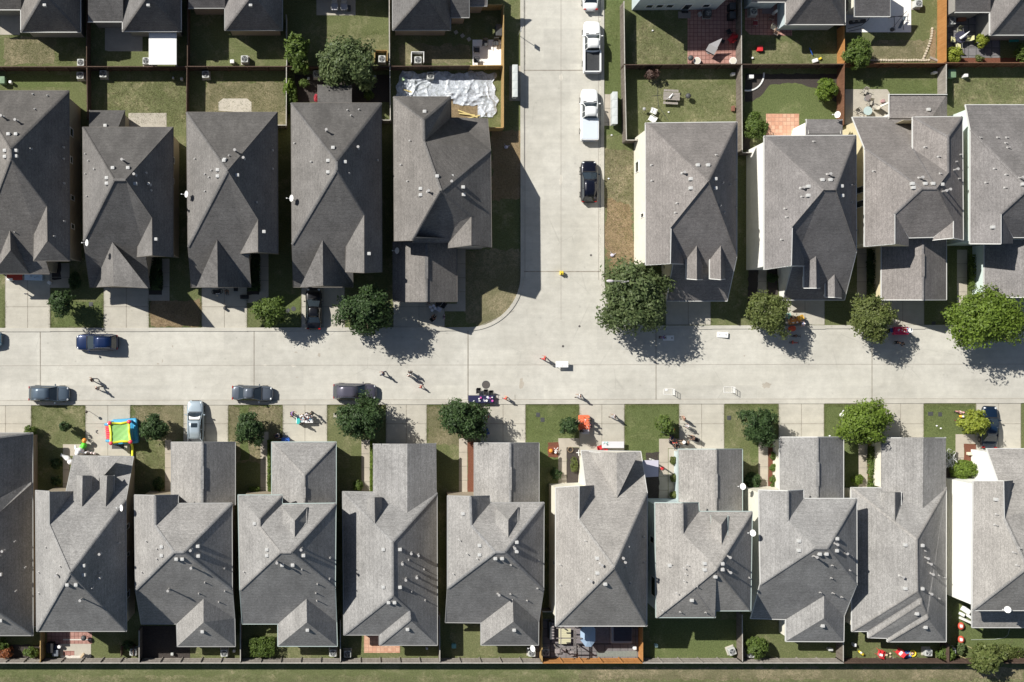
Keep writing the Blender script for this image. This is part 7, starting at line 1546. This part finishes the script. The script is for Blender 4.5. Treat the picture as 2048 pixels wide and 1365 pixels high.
# toys and red chairs lower right
for x,y,r,l in ((1761,1306,1.3,'red and white garden chair, left one in the toy row'),(1798,1304,2.4,'red and white garden chair, second one in the toy row')): 
    t=chair(x,y,r,l,'red','red',sc=1.25); MB().rbox(-.2,0,.47,.55,.3,.42,.08).build('cushion',M['whitep'],t)
for x,y,l in ((1923,1253,'upper of two red round seats on the lawn'),(1923,1280,'lower of two red round seats on the lawn')): t=thing('garden_stool',l,'seat',at(x,y,.4),0,'red round seats'); MB().ball(0,0,.3,.36,.45,.3,16,8).build('seat',mat('red_orange_plastic',(.62,.10,.06),.5),t,True); MB().rbox(-.1,.05,.45,.6,.3,.35,.08).build('cushion',M['whitep'],t)
t=thing('toy_ring','large blue ring shaped toy in the toy row','toy',at(1816,1310,.2)); MB().torus(0,0,.15,.38,.09,24,8).build('ring',M['blue'],t,True); MB().torus(0,0,.2,.2,.05,18,6).build('inner_ring',mat('pale_blue_plastic',(.2,.35,.65),.5),t,True); MB().box(0,0,.15,.5,.06,.06,.6).build('bar',M['red'],t)
t=thing('toy_tunnel','yellow and orange rounded toy right of the blue ring','toy',at(1827,1308,.3)); MB().torus(0,0,.15,.33,.09,20,8).build('ring',M['yellow'],t,True); MB().ball(-.05,0,.2,.17,.14,.15).build('centre',mat('peach_plastic',(.7,.4,.25),.5),t,True)
t=thing('yellow_ride_on_toy','yellow ride-on toy at the left end of the toy yard','toy',at(1723,1307,.3),-.7); MB().rbox(0,0,.08,.38,.75,.3,.12,0,.9,.03).build('body',M['yellow'],t,True); MB().box(-.15,0,.42,.2,.2,.12).build('seat',M['whitep'],t)
for x in(-.25,.25): MB().ball(x,.16,.1,.1,.04,.1).ball(x,-.16,.1,.1,.04,.1).build('wheel',M['rubber'],t)
clutter(1775,1309,.0,7,.45,.3,[BR,KH,(.6,.5,.35),BK],12,'garden_toy','small brown toy heap between the two red chairs','toy',.16)
for k,(x,y) in enumerate(((1739,1319.5),(1748,1319),(1757,1320),(1777,1319.5),(1786,1317.5),(1789,1319.5),(1797,1319.5),(1803,1320))): o=MB().ball(0,0,0,.17,.09,.03,10,5).build('pale_stone',M['whitep']); o.location=at(x,y,.0)[:2]+(.03,); tag(o,'small pale oval stone at the foot of the toy yard fence','stone','pale oval stones by the fence')
for x,y,sx,sy,r,l in ((1934,1222,.95,.6,-.6,'white plastic lounger top beside the blank white wall'),(1926,1230,.5,.35,-.5,'small white plastic stool beside the lounger'),(1941,1235,.6,.3,-.6,'white plastic step near the porch roof corner')): rb('plastic_furniture',l,'plastic furniture',x,y,sx,sy,.5,'whitep',r,.1)
tag(MB().tube([P(2020,1254,.03),P(2016,1270,.03),P(2009,1276,.03),P(1990,1279,.03),P(1942,1280,.03)],.03,5).build('garden_hose',mat('grey_green_hose',(.38,.42,.36),.6)),'long pale hose bending across the lower right lawn','hose')
for x,y,r,l in ((1943,1297,-.5,'long yellow bamboo stake on the lower right bed'),(2032,1312,-.5,'short yellow bamboo stake near the right edge'),(1922,1313,-.4,'pale wood offcut by the bottom fence')):
    o=MB().tube([(-.7,0,.3),(.7,0,.32)],.04,6).build('bamboo_stake',mat('bamboo',(.55,.48,.25),.6)); o.location=at(x,y)[:2]+(0,); o.rotation_euler[2]=r; tag(o,l,'stake')
rb('stepping_disc','round grey stepping stone in the lower right bed','stepping stone',2012,1297,.45,.45,.06,'pipe',0,.2)
tag(MB().box(0,0,.1,4.0,.22,.12,.0).build('white_plank',M['white']),'long white plank lying along the fence behind the round bush garden','plank'); D.objects['white_plank'].location=at(1601,1319)[:2]+(0,)
# white lawn figure, white ladder frame, pale frames
t=thing('lawn_skeleton_figure','white seated lawn figure half under the yellow-green tree','lawn figure',at(1687,831,.8),.4); MB().ball(0,0,.5,.3,.28,.42).tube([(0,.2,.6),(.35,.4,.4),(.5,.3,.2)],.09).tube([(0,-.2,.6),(.3,-.4,.4)],.08).build('body',wn,t,True); MB().ball(.05,0,1.0,.2).build('head',wn,t,True)
t=thing('spider_web_decoration','tangled white rope decoration beside the pale garage at the right','decoration',at(1900,920,1.0)); g=MB(); r_=random.Random(4)
for k in range(16): g.tube([(r_.uniform(-.6,.6),r_.uniform(-1.3,1.3),r_.uniform(.2,1.6)) for q in range(3)],.022,5)
g.build('strands',M['whitep'],t); 
rb('leaning_board','pale panel leaning in the gap by the white wall','panel',1912,978,.6,.35,1.0,'acm'); rb('white_flower_pot','cream flower pot by the white wall corner','pot',1941,908,.55,.35,.4,mat('cream_pot',(.62,.58,.45),.7))
t=thing('entry_porch','pale lilac porch roof panel beside the tall roofed house','porch roof',at(1301,937,2.8)); 
g=MB(); g.prism([(-1.1,-1.0),(.8,-.9),(.8,.95),(-1.05,.95)],3.1,3.2); g.build('roof_panel',mat('pale_lilac_panel',(.52,.50,.58),.6),t); MB().box(.65,.8,1.55,.12,.12,3.1).build('post',M['white'],t)
tag(MB().rbox(0,0,0,.02,.6,.45,.04).build('access_cover',M['darkgrey']),'dark utility lid in the green lawn right of the long driveway','utility lid'); D.objects['access_cover'].location=at(1861,828)[:2]+(.012,)
LID=[(1880,829,'smaller dark utility lid right of the other in the green lawn'),(1458,836,'dark utility lid in the lawn left of the round dark tree'),(1484,829,'grey utility lid nearer the round dark tree'),(1076,830,'dark utility lid in the middle green lawn'),(1085,840,'second dark utility lid in the middle green lawn'),(182,609,'small blue lid on the lawn by the second upper drive'),(575,621,'left round lid on the lawn beside the bright tree'),(587,618,'right round lid on the lawn beside the bright tree'),(671,831,'pale square lid on the lawn beside the dark leaning tree'),(1867,648,'dark lid on the shaded lawn by the yellow house drive')]
for i,(x,y,l) in enumerate(LID): 
    o=(MB().cyl(0,0,0,.02,.28,n=16) if 'round' in l and 'tree' in l and 'lid on the lawn' in l else MB().rbox(0,0,0,.02,.45,.5,.04)).build('access_cover',M['darkgrey'] if 'pale' not in l else M['patio']); o.location=at(x,y)[:2]+(.014,); tag(o,l,'utility lid',group='utility lids set in the lawns')
for i,(x,y,l) in enumerate(((1223,271,'small pale ball on the east verge below the second pickup'),(1217,358,'tiny white marker post on the verge by the black car'),(1873,852,'white scrap left on the green lawn before the yellow-green tree'),(1881,857,'white scrap right on the green lawn'),(1659,872,'white scrap beside the large yellow-green tree'),(1305,62,'pale ball on the dry lawn below the three windows'),(1337,225,'short pale stick on the lawn below the picnic table'))):
    o=MB().ball(0,0,.07,.13,.09,.07,8,5).build('litter',M['whitep']); o.location=at(x,y)[:2]+(.01,); tag(o,l,'small object')
for x,y,l in ((1224,511,'pale lilac rag on the bare verge by the side street corner'),(1012,295,'pale bare twig pile in the shade west of the side street')): o=MB().ball(0,0,.12,.25,.2,.15,9,5).tube([(0,0,.1),(.4,.2,.1)],.03,5).tube([(0,0,.1),(-.2,.4,.12)],.02,5).build('rag',mat('pale_lilac_cloth',(.55,.52,.62),.8)); o.location=at(x,y)[:2]+(.01,); tag(o,l,'debris')
t=thing('plastic_palm_figure','orange and pink lawn ornament at the foot of the yellow-green tree','lawn ornament',at(1923,833,.4)); MB().ball(0,0,.35,.22,.2,.35).build('body',mat('gold_card',(.80,.45,.06),.6),t,True); MB().ball(0,0,.8,.14).build('head',M['whitep'],t,True)
rb('ground_plank','brown plank on the lawn left of the yellow-green tree','plank',1916,844,.9,.12,.12,'fbrown',-.5)
t=thing('scarecrow_decoration','red-brown bed ornament with an orange pumpkin and a white reaching figure','ornament',at(1106,902,.3))
MB().rbox(0,0,0,.06,1.1,.9,.1).build('mat',mat('red_brown_card',(.20,.06,.03),.8),t); MB().ball(-.25,0,.3,.24,.24,.24,14,8).build('pumpkin',mat('pumpkin_orange',(.75,.28,.04),.5),t,True)
MB().tube([(.1,.35,.5),(.3,.1,.5),(.55,.4,.5)],.04,6).tube([(.12,.0,.5),(.5,.0,.5)],.05,6).ball(.3,-.2,.4,.16,.14,.14).build('figure',M['whitep'],t)
t=thing('wreath_hoop','round brown garden hoop in the bed by the tall house path','hoop',at(1141,900,.3)); MB().torus(0,0,.2,.3,.035,20,6).build('hoop',mat('brown_hoop',(.28,.2,.12),.8),t)
t=thing('white_cross_marker','small white cross shaped stand at the tall house wall','stand',at(1157,906,.8)); MB().box(0,0,.5,.06,.06,1.0).box(0,0,.85,.06,.7,.06).box(0,0,.7,.5,.06,.06).build('cross',M['whitep'],t)
